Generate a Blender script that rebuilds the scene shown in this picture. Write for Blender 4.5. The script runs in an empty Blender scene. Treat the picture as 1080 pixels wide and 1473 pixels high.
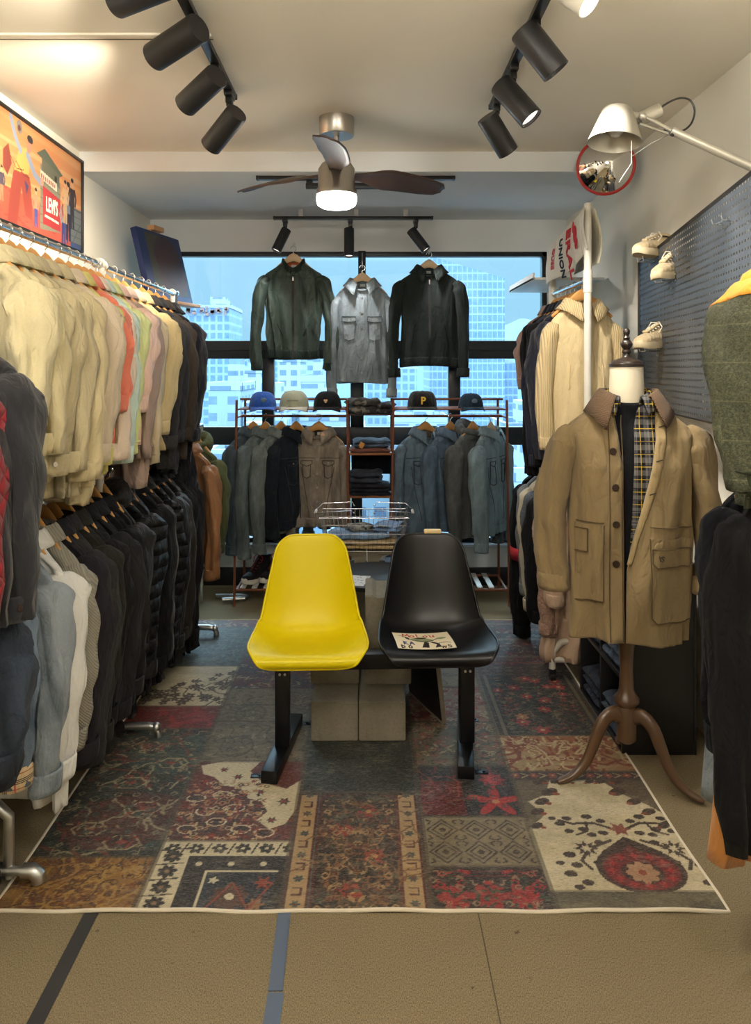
import bpy, bmesh, math, random
import numpy as np
from mathutils import Vector, Matrix, Euler
PI=math.pi; R=math.radians
SC=bpy.context.scene; COL=SC.collection
# camera model: level camera, lens shift; W() turns a spot in the frame and a distance into a place in the room
FPX=1080.0; U0=530.0; V0=530.0; CZ=1.54
def W(px,py,Y): return Vector(((px-U0)*Y/FPX, Y, CZ-(py-V0)*Y/FPX))
def lin(c):
    c=c/255.0
    return c/12.92 if c<=0.04045 else ((c+0.055)/1.055)**2.4
def C(r,g,b): return (lin(r),lin(g),lin(b))
# ---------------------------------------------------------------- materials
MATS={}
def newmat(name):
    m=bpy.data.materials.new(name); m.use_nodes=True
    nt=m.node_tree; b=nt.nodes['Principled BSDF']
    return m,nt,b
def nd(nt,t,**k):
    n=nt.nodes.new(t)
    for a,v in k.items():
        if a.startswith('i_'): n.inputs[a[2:].replace('_',' ')].default_value=v
        else: setattr(n,a,v)
    return n
def mixc(nt,fac,a,b,mode='MIX'):
    n=nt.nodes.new('ShaderNodeMix'); n.data_type='RGBA'; n.blend_type=mode
    for s,v in ((0,fac),(6,a),(7,b)):
        if isinstance(v,bpy.types.NodeSocket): nt.links.new(v,n.inputs[s])
        elif s==0: n.inputs[0].default_value=v
        else: n.inputs[s].default_value=(*v,1) if len(v)==3 else v
    return n.outputs[2]
def ramp(nt,src,stops,interp='LINEAR'):
    n=nt.nodes.new('ShaderNodeValToRGB'); n.color_ramp.interpolation=interp
    e=n.color_ramp.elements
    while len(e)<len(stops): e.new(0.5)
    for k,(p,c) in enumerate(stops):
        e[k].position=p; e[k].color=(*c,1) if not isinstance(c,(int,float)) else (c,c,c,1)
    nt.links.new(src,n.inputs[0]); return n.outputs[0]
def objco(nt,scale=(1,1,1),rot=(0,0,0),kind='Object'):
    t=nt.nodes.new('ShaderNodeTexCoord'); m=nt.nodes.new('ShaderNodeMapping')
    m.inputs['Scale'].default_value=scale; m.inputs['Rotation'].default_value=rot
    nt.links.new(t.outputs[kind],m.inputs[0]); return m.outputs[0]
def noise(nt,vec,scale,detail=4,rough=.55,dist=0):
    n=nd(nt,'ShaderNodeTexNoise'); n.inputs['Scale'].default_value=scale; n.inputs['Detail'].default_value=detail
    n.inputs['Roughness'].default_value=rough; n.inputs['Distortion'].default_value=dist
    nt.links.new(vec,n.inputs['Vector']); return n.outputs['Fac']
def math_(nt,op,a,b=None,c=None):
    n=nt.nodes.new('ShaderNodeMath'); n.operation=op
    for k,v in enumerate((a,b,c)):
        if v is None: continue
        if isinstance(v,bpy.types.NodeSocket): nt.links.new(v,n.inputs[k])
        else: n.inputs[k].default_value=v
    return n.outputs[0]
def bump(nt,b,h,strength=.3,dist=.01,prev=None):
    n=nt.nodes.new('ShaderNodeBump'); n.inputs['Strength'].default_value=strength; n.inputs['Distance'].default_value=dist
    nt.links.new(h,n.inputs['Height'])
    if prev is not None: nt.links.new(prev,n.inputs['Normal'])
    nt.links.new(n.outputs[0],b.inputs['Normal']); return n.outputs[0]
def sc3(c,k): return tuple(min(1,x*k) for x in c)
def plain(name,col,rough=.6,metal=0,var=.08,scale=12,bmp=0,spec=.5,coat=0):
    if name in MATS: return MATS[name]
    m,nt,b=newmat(name); v=objco(nt)
    n=noise(nt,v,scale)
    c=mixc(nt,n,sc3(col,1-var),sc3(col,1+var)); nt.links.new(c,b.inputs['Base Color'])
    b.inputs['Roughness'].default_value=rough; b.inputs['Metallic'].default_value=metal
    b.inputs['Specular IOR Level'].default_value=spec; b.inputs['Coat Weight'].default_value=coat
    if bmp: bump(nt,b,noise(nt,v,scale*6),bmp,.004)
    MATS[name]=m; return m
def fabric(col,kind='twill',name=None,accent=None):
    """cloth: col is linear base colour. kind: twill, knit, denim, wool, nylon, tweed, quilt, plaid, fleece, corduroy"""
    key=name or f'cloth_{kind}_{int(col[0]*999)}_{int(col[1]*999)}_{int(col[2]*999)}'
    if key in MATS: return MATS[key]
    m,nt,b=newmat(key); v=objco(nt); L=nt.links
    b.inputs['Roughness'].default_value=.92; b.inputs['Specular IOR Level'].default_value=.2
    lum=max(col); b.inputs['Sheen Weight'].default_value=.02+.12*min(1,lum*3); b.inputs['Sheen Roughness'].default_value=.6
    big=noise(nt,v,5,3,.6,.4); fine=noise(nt,v,220,2)
    c=mixc(nt,big,sc3(col,.84),sc3(col,1.14)); c=mixc(nt,.18,c,mixc(nt,fine,sc3(col,.5),sc3(col,1.6)))
    def ridge(vec,sc_,ds):
        n_=noise(nt,vec,sc_,2,.5,ds); a_=math_(nt,'ABSOLUTE',math_(nt,'SUBTRACT',n_,.5)); return math_(nt,'SUBTRACT',1.0,math_(nt,'MINIMUM',math_(nt,'MULTIPLY',a_,6.0),1.0))
    r1=ridge(objco(nt,(1,1,.30),(0,.25,.1)),7,.8); r2=ridge(objco(nt,(1,1,.5),(.3,-.5,.2)),17,1.2)
    crease=math_(nt,'ADD',math_(nt,'MULTIPLY',noise(nt,objco(nt,(1,1,.35),(0,.25,.1)),9,2,.5,.6),2.2),math_(nt,'ADD',math_(nt,'MULTIPLY',r1,-.55),math_(nt,'MULTIPLY',r2,-.22)))
    h=crease; hs=.75; hd=.012
    if kind=='denim':
        st=noise(nt,objco(nt,(9,9,.9)),9,4,.7)
        worn=ramp(nt,noise(nt,objco(nt,(1,1,.6)),6,4,.6,.5),[(.35,0.0),(.62,1.0)])
        light=accent or sc3(col,2.1)
        c=mixc(nt,worn,sc3(col,.55),mixc(nt,.75,c,light)); c=mixc(nt,mathmul(nt,st,.5),c,light); c=mixc(nt,mathmul(nt,r1,.45),c,sc3(col,.45))  # worn fade plus painted shading: stronger contrast, crease lines darkened in the colour
        h=math_(nt,'ADD',crease,math_(nt,'MULTIPLY',noise(nt,v,90,3),.35)); hs=.85
    elif kind=='knit':
        w=nd(nt,'ShaderNodeTexWave',wave_type='BANDS',bands_direction='X'); w.inputs['Scale'].default_value=32; L.new(v,w.inputs[0])
        c=mixc(nt,mathmul(nt,w.outputs['Fac'],.5),sc3(col,1.12),sc3(col,.55)); h=math_(nt,'ADD',math_(nt,'MULTIPLY',w.outputs['Fac'],-.35),math_(nt,'MULTIPLY',crease,.6)); hs=.8
    elif kind=='corduroy':
        w=nd(nt,'ShaderNodeTexWave',wave_type='BANDS',bands_direction='DIAGONAL'); w.inputs['Scale'].default_value=60; w.inputs['Distortion'].default_value=1; L.new(v,w.inputs[0])
        c=mixc(nt,mathmul(nt,w.outputs['Fac'],.5),sc3(col,1.3),sc3(col,.55)); h=w.outputs['Fac']; hd=.003
    elif kind=='tweed':
        a=accent or sc3(col,2)
        s=nd(nt,'ShaderNodeSeparateXYZ'); L.new(v,s.inputs[0])
        gx=math_(nt,'LESS_THAN',math_(nt,'FRACT',math_(nt,'MULTIPLY',s.outputs[0],16)),.03)
        gz=math_(nt,'LESS_THAN',math_(nt,'FRACT',math_(nt,'MULTIPLY',s.outputs[2],11)),.035)
        g=math_(nt,'MAXIMUM',gx,gz)
        sp=noise(nt,v,150,3,.8); c=mixc(nt,ramp(nt,sp,[(.4,0.0),(.65,1.0)]),c,mixc(nt,.3,c,a)); c=mixc(nt,mathmul(nt,g,.25),c,a)
        h=math_(nt,'ADD',crease,math_(nt,'MULTIPLY',sp,.5))
    elif kind=='plaid':
        a=accent or (.5,.4,.1)
        s=nd(nt,'ShaderNodeSeparateXYZ'); L.new(v,s.inputs[0])
        def band(o,f,w,off=0): return math_(nt,'LESS_THAN',math_(nt,'FRACT',math_(nt,'ADD',math_(nt,'MULTIPLY',s.outputs[o],f),off)),w)
        for o in (0,2):
            c=mixc(nt,mathmul(nt,band(o,22,.42),.12),c,(.6,.58,.55)); c=mixc(nt,mathmul(nt,band(o,22,.06,.35),.6),c,a); c=mixc(nt,mathmul(nt,band(o,24,.10,.72),.8),c,(.02,.02,.03))
    elif kind=='check':
        s=nd(nt,'ShaderNodeSeparateXYZ'); L.new(v,s.inputs[0])
        def band(o,f,w,off=0): return math_(nt,'LESS_THAN',math_(nt,'FRACT',math_(nt,'ADD',math_(nt,'MULTIPLY',s.outputs[o],f),off)),w)
        for o in (0,2):
            for of in (0,.12,.24): c=mixc(nt,mathmul(nt,band(o,24,.07,of),.9),c,(.02,.02,.02))
            c=mixc(nt,mathmul(nt,band(o,24,.07,.6),.8),c,(.4,.03,.03))
    elif kind=='quilt':
        s=nd(nt,'ShaderNodeSeparateXYZ'); L.new(v,s.inputs[0])
        q1=math_(nt,'ABSOLUTE',math_(nt,'SINE',math_(nt,'MULTIPLY',math_(nt,'ADD',s.outputs[1],s.outputs[2]),60)))
        q2=math_(nt,'ABSOLUTE',math_(nt,'SINE',math_(nt,'MULTIPLY',math_(nt,'SUBTRACT',s.outputs[1],s.outputs[2]),60)))
        h=math_(nt,'POWER',math_(nt,'MULTIPLY',q1,q2),.4); hs=.9; b.inputs['Roughness'].default_value=.55
    elif kind=='puffer':
        s=nd(nt,'ShaderNodeSeparateXYZ'); L.new(v,s.inputs[0])
        q=math_(nt,'POWER',math_(nt,'ABSOLUTE',math_(nt,'SINE',math_(nt,'MULTIPLY',s.outputs[2],55))),.5)
        h=math_(nt,'ADD',q,math_(nt,'MULTIPLY',crease,.5)); hs=.9; hd=.03; b.inputs['Roughness'].default_value=.45
    elif kind=='nylon':
        b.inputs['Roughness'].default_value=.5; b.inputs['Sheen Weight'].default_value=.05; b.inputs['Specular IOR Level'].default_value=.35; hs=.7
    elif kind=='fleece':
        f=noise(nt,v,60,3,.7); c=mixc(nt,f,sc3(col,.55),sc3(col,1.25)); h=f; hs=1; hd=.02
    elif kind=='wool':
        b.inputs['Sheen Weight'].default_value=.15
    elif kind=='camo':
        f=noise(nt,v,14,2,.5,1.0); c=mixc(nt,ramp(nt,f,[(.42,0.0),(.46,1.0)]),c,accent or (.25,.25,.22)); c=mixc(nt,ramp(nt,noise(nt,v,20,2,.5,1.3),[(.56,0.0),(.6,1.0)]),c,(.03,.03,.035))
    L.new(c,b.inputs['Base Color'])
    n1=bump(nt,b,h,hs,hd)
    if kind not in ('nylon','puffer'): bump(nt,b,noise(nt,v,400,2),.25,.001,n1)
    MATS[key]=m; return m
def mathmul(nt,a,k): return math_(nt,'MULTIPLY',a,k)
def emis(name,col,strength):
    if name in MATS: return MATS[name]
    m,nt,b=newmat(name); b.inputs['Base Color'].default_value=(*col,1)
    b.inputs['Emission Color'].default_value=(*col,1); b.inputs['Emission Strength'].default_value=strength
    MATS[name]=m; return m
def vcol(name,rough=.8,weave=0):
    if name in MATS: return MATS[name]
    m,nt,b=newmat(name); a=nd(nt,'ShaderNodeVertexColor'); a.layer_name='paint'
    c=a.outputs[0]
    if weave:
        v=objco(nt,(1,4.5,1)); t=noise(nt,v,70,3,.75); t2=noise(nt,objco(nt,(60,500,1)),1,2,.6)
        thr=ramp(nt,t,[(.50,0.0),(.68,1.0)])
        c=mixc(nt,mathmul(nt,thr,.38),c,(.30,.27,.21)); s5=ramp(nt,noise(nt,objco(nt,(90,420,1)),1,2,.7),[(.50,0.0),(.62,1.0)]); c=mixc(nt,mathmul(nt,s5,.34),c,mixc(nt,.5,c,(.42,.39,.32))); s6=ramp(nt,noise(nt,objco(nt,(70,500,1),(0,0,.02)),1,2,.7),[(.52,0.0),(.66,1.0)]); c=mixc(nt,mathmul(nt,s6,.5),c,(.02,.02,.022)); c=mixc(nt,.25,c,mixc(nt,t2,(0,0,0),(1,1,1)),'OVERLAY')
        bump(nt,b,t2,.4,.002)
    nt.links.new(c,b.inputs['Base Color']); b.inputs['Roughness'].default_value=rough
    b.inputs['Specular IOR Level'].default_value=.45
    MATS[name]=m; return m
def glassmat(name,tint,rough=0,refl=.06):
    if name in MATS: return MATS[name]
    m=bpy.data.materials.new(name); m.use_nodes=True; nt=m.node_tree; nt.nodes.clear()
    o=nd(nt,'ShaderNodeOutputMaterial'); t=nd(nt,'ShaderNodeBsdfTransparent'); g=nd(nt,'ShaderNodeBsdfGlossy'); mx=nd(nt,'ShaderNodeMixShader')
    t.inputs[0].default_value=(*tint,1); g.inputs['Roughness'].default_value=rough
    f=nd(nt,'ShaderNodeFresnel'); f.inputs[0].default_value=1.35
    nt.links.new(f.outputs[0],mx.inputs[0]); nt.links.new(t.outputs[0],mx.inputs[1]); nt.links.new(g.outputs[0],mx.inputs[2]); nt.links.new(mx.outputs[0],o.inputs[0])
    MATS[name]=m; return m
# ---------------------------------------------------------------- mesh builder
class MB:
    def __init__(s): s.v=[]; s.f=[]
    def add(s,vs,fs,M=None):
        n=len(s.v)
        if M is not None: vs=[tuple(M@Vector(p)) for p in vs]
        s.v.extend(tuple(map(float,p)) for p in vs); s.f.extend(tuple(i+n for i in f) for f in fs); return s
    def box(s,c,d,rot=None,bev=0,M=None):
        bm=bmesh.new(); bmesh.ops.create_cube(bm,size=1)
        for v in bm.verts: v.co=Vector((v.co.x*d[0],v.co.y*d[1],v.co.z*d[2]))
        if bev: bmesh.ops.bevel(bm,geom=bm.edges[:],offset=bev,segments=2,affect='EDGES',profile=.5)
        T=Matrix.Translation(c)
        if rot is not None: T=T@Euler(rot).to_matrix().to_4x4()
        if M is not None: T=M@T
        bm.verts.index_update(); vs=[T@v.co for v in bm.verts]; fs=[[v.index for v in f.verts] for f in bm.faces]
        bm.free(); return s.add(vs,fs)
    def tube(s,pts,r,n=10,caps=True,closed=False,ry=None,M=None,side=None):
        P=[Vector(p) for p in pts]; k=len(P); vs=[];fs=[]
        rs=r if isinstance(r,(list,tuple)) else [r]*k
        rys=ry if isinstance(ry,(list,tuple)) else ([ry]*k if ry else rs)
        up=None
        for i,p in enumerate(P):
            a=P[(i-1)%k] if (closed or i>0) else p; b=P[(i+1)%k] if (closed or i<k-1) else p
            t=(b-a).normalized() if (b-a).length>1e-9 else Vector((0,0,1))
            if up is None:
                q=Vector(side) if side is not None else (Vector((1,0,0)) if abs(t.x)<.8 else Vector((0,1,0)))
                up=(q-t*q.dot(t)).normalized()
            else: up=(up-t*up.dot(t)).normalized()
            w=t.cross(up)
            for j in range(n):
                an=2*PI*j/n; vs.append(p+up*math.cos(an)*rs[i]+w*math.sin(an)*rys[i])
        m=k if closed else k-1
        for i in range(m):
            for j in range(n):
                a=i*n+j; b=i*n+(j+1)%n; c=((i+1)%k)*n+(j+1)%n; d=((i+1)%k)*n+j
                fs.append((a,b,c,d))
        if caps and not closed: fs.append(tuple(range(n-1,-1,-1))); fs.append(tuple((k-1)*n+j for j in range(n)))
        return s.add(vs,fs,M)
    def cyl(s,a,b,r,r2=None,n=20,caps=True,M=None): return s.tube([a,b],[r,r if r2 is None else r2],n,caps,M=M)
    def lathe(s,prof,n=28,M=None,capb=True,capt=True):
        vs=[];fs=[];k=len(prof)
        for (r,z) in prof:
            for j in range(n): a=2*PI*j/n; vs.append((r*math.cos(a),r*math.sin(a),z))
        for i in range(k-1):
            for j in range(n): fs.append((i*n+j,i*n+(j+1)%n,(i+1)*n+(j+1)%n,(i+1)*n+j))
        if capb: fs.append(tuple(range(n-1,-1,-1)))
        if capt: fs.append(tuple((k-1)*n+j for j in range(n)))
        return s.add(vs,fs,M)
    def grid(s,P,closeu=False,M=None,flip=False):
        """P array [nv,nu,3]; u closes optionally"""
        nv,nu=P.shape[:2]; fs=[]
        for i in range(nv-1):
            for j in range(nu if closeu else nu-1):
                a=i*nu+j; b=i*nu+(j+1)%nu; c=(i+1)*nu+(j+1)%nu; d=(i+1)*nu+j
                fs.append((a,d,c,b) if flip else (a,b,c,d))
        return s.add([tuple(p) for p in P.reshape(-1,3)],fs,M)
    def prism(s,poly,h,M=None,bev=0):
        n=len(poly); bm=bmesh.new()
        vb=[bm.verts.new((x,y,0)) for x,y in poly]; f=bm.faces.new(vb)
        r=bmesh.ops.extrude_face_region(bm,geom=[f]); 
        for e in r['geom']:
            if isinstance(e,bmesh.types.BMVert): e.co.z+=h
        bmesh.ops.recalc_face_normals(bm,faces=bm.faces[:])
        if bev: bmesh.ops.bevel(bm,geom=bm.edges[:],offset=bev,segments=2,affect='EDGES')
        bm.verts.index_update(); vs=[v.co.copy() for v in bm.verts]; fs=[[v.index for v in f.verts] for f in bm.faces]; bm.free()
        return s.add(vs,fs,M)
    def ball(s,c,r,n=14,sc=(1,1,1)):
        pr=[(r*math.sin(PI*k/n),-r*math.cos(PI*k/n)) for k in range(n+1)]; pr[0]=(r*.02,-r); pr[-1]=(r*.02,r)
        return s.lathe(pr,max(12,n),Matrix.Translation(c)@Matrix.Diagonal((*sc,1)))
    def build(s,name,mat,parent=None,loc=None,rotz=0,angle=40,solid=0,subsurf=0,smooth=True):
        me=bpy.data.meshes.new(name); me.from_pydata(s.v,[],s.f); me.update()
        if mat is not None: me.materials.append(mat)
        if smooth:
            me.polygons.foreach_set('use_smooth',[True]*len(me.polygons)); 
            try: me.set_sharp_from_angle(angle=R(angle))
            except Exception: pass
        o=bpy.data.objects.new(name,me); COL.objects.link(o)
        if parent is not None: o.parent=parent
        if loc is not None: o.location=loc
        if rotz: o.rotation_euler=(0,0,rotz)
        if solid:
            m=o.modifiers.new('solid','SOLIDIFY'); m.thickness=solid; m.offset=0
        if subsurf:
            m=o.modifiers.new('sub','SUBSURF'); m.levels=subsurf; m.render_levels=subsurf
        return o
def tag(o,label,cat,group=None,kind=None):
    if label: o['label']=label
    if cat: o['category']=cat
    if group: o['group']=group
    if kind: o['kind']=kind
    return o
def thing(name,label,cat,loc=(0,0,0),rotz=0,group=None,rot=None):
    o=bpy.data.objects.new(name,None); COL.objects.link(o); o.empty_display_size=.05
    o.location=loc; o.rotation_euler=rot if rot else (0,0,rotz); return tag(o,label,cat,group)
def struct(name,mb,mat,**k):
    o=mb.build(name,mat,**k); o['kind']='structure'; return o
def copy_tree(src,parent=None):
    c=src.copy(); COL.objects.link(c)
    if parent is not None: c.parent=parent; c.matrix_parent_inverse=src.matrix_parent_inverse.copy()
    for ch in list(src.children): copy_tree(ch,c)
    return c
def text_mb(txt,size,M,depth=.0006,align='CENTER',sx=1.0,bold=0):
    cu=bpy.data.curves.new('t','FONT'); cu.body=txt; cu.size=size; cu.align_x=align; cu.align_y='CENTER'; cu.extrude=depth; cu.offset=bold; cu.resolution_u=3
    ob=bpy.data.objects.new('t',cu); COL.objects.link(ob)
    bpy.context.view_layer.update()
    dg=bpy.context.evaluated_depsgraph_get(); me=bpy.data.meshes.new_from_object(ob.evaluated_get(dg))
    mb=MB(); mb.add([v.co*1 for v in me.vertices],[tuple(p.vertices) for p in me.polygons],M@Matrix.Diagonal((sx,1,1,1)))
    bpy.data.objects.remove(ob); bpy.data.curves.remove(cu); bpy.data.meshes.remove(me); return mb
def frame_M(o,x,y):
    """matrix with local X->x, Y->y, Z->x cross y at o"""
    x=Vector(x).normalized(); y=Vector(y).normalized(); z=x.cross(y)
    return Matrix(((x.x,y.x,z.x,o[0]),(x.y,y.y,z.y,o[1]),(x.z,y.z,z.z,o[2]),(0,0,0,1)))
# ---------------------------------------------------------------- paint canvas -> vertex colours
class Canvas:
    def __init__(s,w,h,res,base):
        s.nx=int(round(w/res))+1; s.ny=int(round(h/res))+1; s.w=w; s.h=h
        s.X,s.Y=np.meshgrid(np.linspace(0,w,s.nx),np.linspace(0,h,s.ny)); s.A=np.zeros((s.ny,s.nx,3)); s.A[:]=base; s.clip=None
        s.rs=np.random.RandomState(5)
    def put(s,m,col,a=1.0):
        if s.clip is not None: m=m&s.clip
        s.A[m]=s.A[m]*(1-a)+np.array(col)*a
    def rect(s,x0,y0,x1,y1,col,a=1.0): s.put((s.X>=x0)&(s.X<x1)&(s.Y>=y0)&(s.Y<y1),col,a)
    def setclip(s,x0,y0,x1,y1): s.clip=(s.X>=x0)&(s.X<x1)&(s.Y>=y0)&(s.Y<y1)
    def ell(s,cx,cy,rx,ry,col,rot=0,a=1.0,ring=None):
        c,d=math.cos(rot),math.sin(rot); u=((s.X-cx)*c+(s.Y-cy)*d)/rx; v=(-(s.X-cx)*d+(s.Y-cy)*c)/ry; q=u*u+v*v
        m=q<1
        if ring: m&=q>(1-ring)**2
        s.put(m,col,a)
    def poly(s,pts,col,a=1.0):
        m=np.zeros(s.X.shape,bool); n=len(pts)
        for i in range(n):
            x1,y1=pts[i]; x2,y2=pts[(i+1)%n]
            if y1==y2: continue
            m^=((s.Y>=min(y1,y2))&(s.Y<max(y1,y2))&(s.X<(x2-x1)*(s.Y-y1)/(y2-y1)+x1))
        s.put(m,col,a)
    def line(s,pts,t,col,a=1.0):
        for (x1,y1),(x2,y2) in zip(pts,pts[1:]):
            dx,dy=x2-x1,y2-y1; L=dx*dx+dy*dy+1e-12
            k=np.clip(((s.X-x1)*dx+(s.Y-y1)*dy)/L,0,1); s.put((s.X-x1-k*dx)**2+(s.Y-y1-k*dy)**2<(t/2)**2,col,a)
    def star(s,cx,cy,r,n,col,inner=.45,rot=0):
        s.poly([(cx+(r if k%2==0 else r*inner)*math.cos(rot+PI*k/n),cy+(r if k%2==0 else r*inner)*math.sin(rot+PI*k/n)) for k in range(2*n)],col)
    def flower(s,cx,cy,r,n,col,core,rot=0):
        for k in range(n):
            a=rot+2*PI*k/n; s.ell(cx+.55*r*math.cos(a),cy+.55*r*math.sin(a),.48*r,.3*r,col,a)
        s.ell(cx,cy,.25*r,.25*r,core)
    def fbm(s,fx,fy,seed=0,octs=4):
        rs=np.random.RandomState(seed); out=np.zeros(s.X.shape); amp=1;tot=0
        for o in range(octs):
            gx,gy=max(2,int(s.w*fx)+2),max(2,int(s.h*fy)+2); g=rs.rand(gy,gx)
            x=s.X/s.w*(gx-1.001); y=s.Y/s.h*(gy-1.001); i=x.astype(int); j=y.astype(int); u=x-i; v=y-j
            u=u*u*(3-2*u); v=v*v*(3-2*v)
            out+=amp*((g[j,i]*(1-u)+g[j,i+1]*u)*(1-v)+(g[j+1,i]*(1-u)+g[j+1,i+1]*u)*v); tot+=amp; amp*=.55; fx*=2.1; fy*=2.1
        return out/tot
    def mesh(s,name,mat,M,parent=None,zfun=None):
        P=np.stack([s.X,s.Y,np.zeros_like(s.X) if zfun is None else zfun(s.X,s.Y)],-1).reshape(-1,3)
        Mn=np.array(M); P=P@Mn[:3,:3].T+Mn[:3,3]
        i=np.arange(s.ny-1)[:,None]*s.nx+np.arange(s.nx-1)[None,:]; q=np.stack([i,i+1,i+s.nx+1,i+s.nx],-1).reshape(-1,4)
        me=bpy.data.meshes.new(name); me.vertices.add(len(P)); me.vertices.foreach_set('co',P.ravel().astype(np.float32))
        me.loops.add(q.size); me.loops.foreach_set('vertex_index',q.ravel().astype(np.int32))
        me.polygons.add(len(q)); me.polygons.foreach_set('loop_start',(np.arange(len(q))*4).astype(np.int32))
        me.polygons.foreach_set('use_smooth',np.ones(len(q),bool))
        me.update(calc_edges=True); me.validate()
        at=me.color_attributes.new('paint','FLOAT_COLOR','POINT'); a=np.ones((len(P),4),np.float32); a[:,:3]=np.clip(s.A.reshape(-1,3),0,1)
        at.data.foreach_set('color',a.ravel()); me.materials.append(mat)
        o=bpy.data.objects.new(name,me); COL.objects.link(o)
        if parent is not None: o.parent=parent
        return o
def catmull(P,n):
    P=[np.array(p,float) for p in P]; P=[2*P[0]-P[1]]+P+[2*P[-1]-P[-2]]; out=[]
    segs=len(P)-3
    for i in range(n):
        t=i/(n-1)*segs; k=min(int(t),segs-1); t-=k; a,b,c,d=P[k:k+4]
        out.append(.5*((2*b)+(-a+c)*t+(2*a-5*b+4*c-d)*t*t+(-a+3*b-3*c+d)*t**3))
    return out
# ---------------------------------------------------------------- garments
WOOD=plain('hanger_wood',C(205,150,85),.45,var=.12,scale=20)
WOOD2=plain('pale_hanger_wood',C(222,190,150),.5,var=.08,scale=20)
CHROME=plain('chrome',(.75,.76,.78),.18,1,.02)
STEEL=plain('brushed_steel',(.55,.56,.56),.35,1,.06)
WHITEPIPE=plain('white_pipe',C(225,222,212),.4,.0,.03)
DARKLINE=fabric((.006,.006,.008),'twill')
BTN_D=plain('dark_button',(.035,.02,.012),.3,0,.2); BTN_L=plain('pale_button',(.6,.56,.48),.35); BRASS=plain('brass_button',(.5,.35,.12),.35,1)
def mk_hanger(wood,label,loc=(0,0,0),rotz=0,hook=.06,w=.158):
    """root at the hook's top"""
    t=thing('clothes_hanger',label,'hanger',loc,rotz)
    m=MB(); z0=-hook-.012
    cl=[(x*w, -.006*math.cos(x*PI/2)*0, z0-.112*abs(x)**1.25-.006) for x in np.linspace(-1,1,21)]
    hh=[.008+.022*(1-abs(x))**2.4 for x in np.linspace(-1,1,21)]
    m.tube(cl,[.0075]*21,12,ry=hh,side=(0,1,0)); m.build('shoulder_bar',wood,t)
    m=MB(); pts=[(0,0,z0+.012),(0,0,-.035)]+[(.019*math.cos(a)-.0,0,-.019+.019*math.sin(a)) for a in np.linspace(-PI*.5,PI,12)]
    m.tube(pts,.0019,6); m.build('hook',CHROME,t)
    return t
HPROTO={}
def hanger(kind,label,loc,rotz,group):
    if kind not in HPROTO:
        t=mk_hanger(WOOD if kind=='wood' else WOOD2,label,loc,rotz); HPROTO[kind]=t
    else:
        t=copy_tree(HPROTO[kind]); t.location=loc; t.rotation_euler=(0,0,rotz); t['label']=label
    if group: t['group']=group
    return t
DEF=dict(hw=.215,L=.68,SL=.56,dc=.06,dh=.075,wh=None,ww=None,n=2.4,amp=.013,slope=.068,dip=.035,nphi=60,nz=34,
    collar='shirt',cuff='band',hem=None,front='button',gap=None,sl_r=(.045,.068),sl_out=.035,sl_f=(-.01,-.03,-.04),pockets=None,
    seed=0,lean=0,neck=(.075,.055),cuffmat=None,collarmat=None,hemmat=None,sl_mat=None,btn=None,bs=.008,solid=.004,hide_sleeve=False,sl_fs=None,inner=None,label_parts=None)
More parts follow.
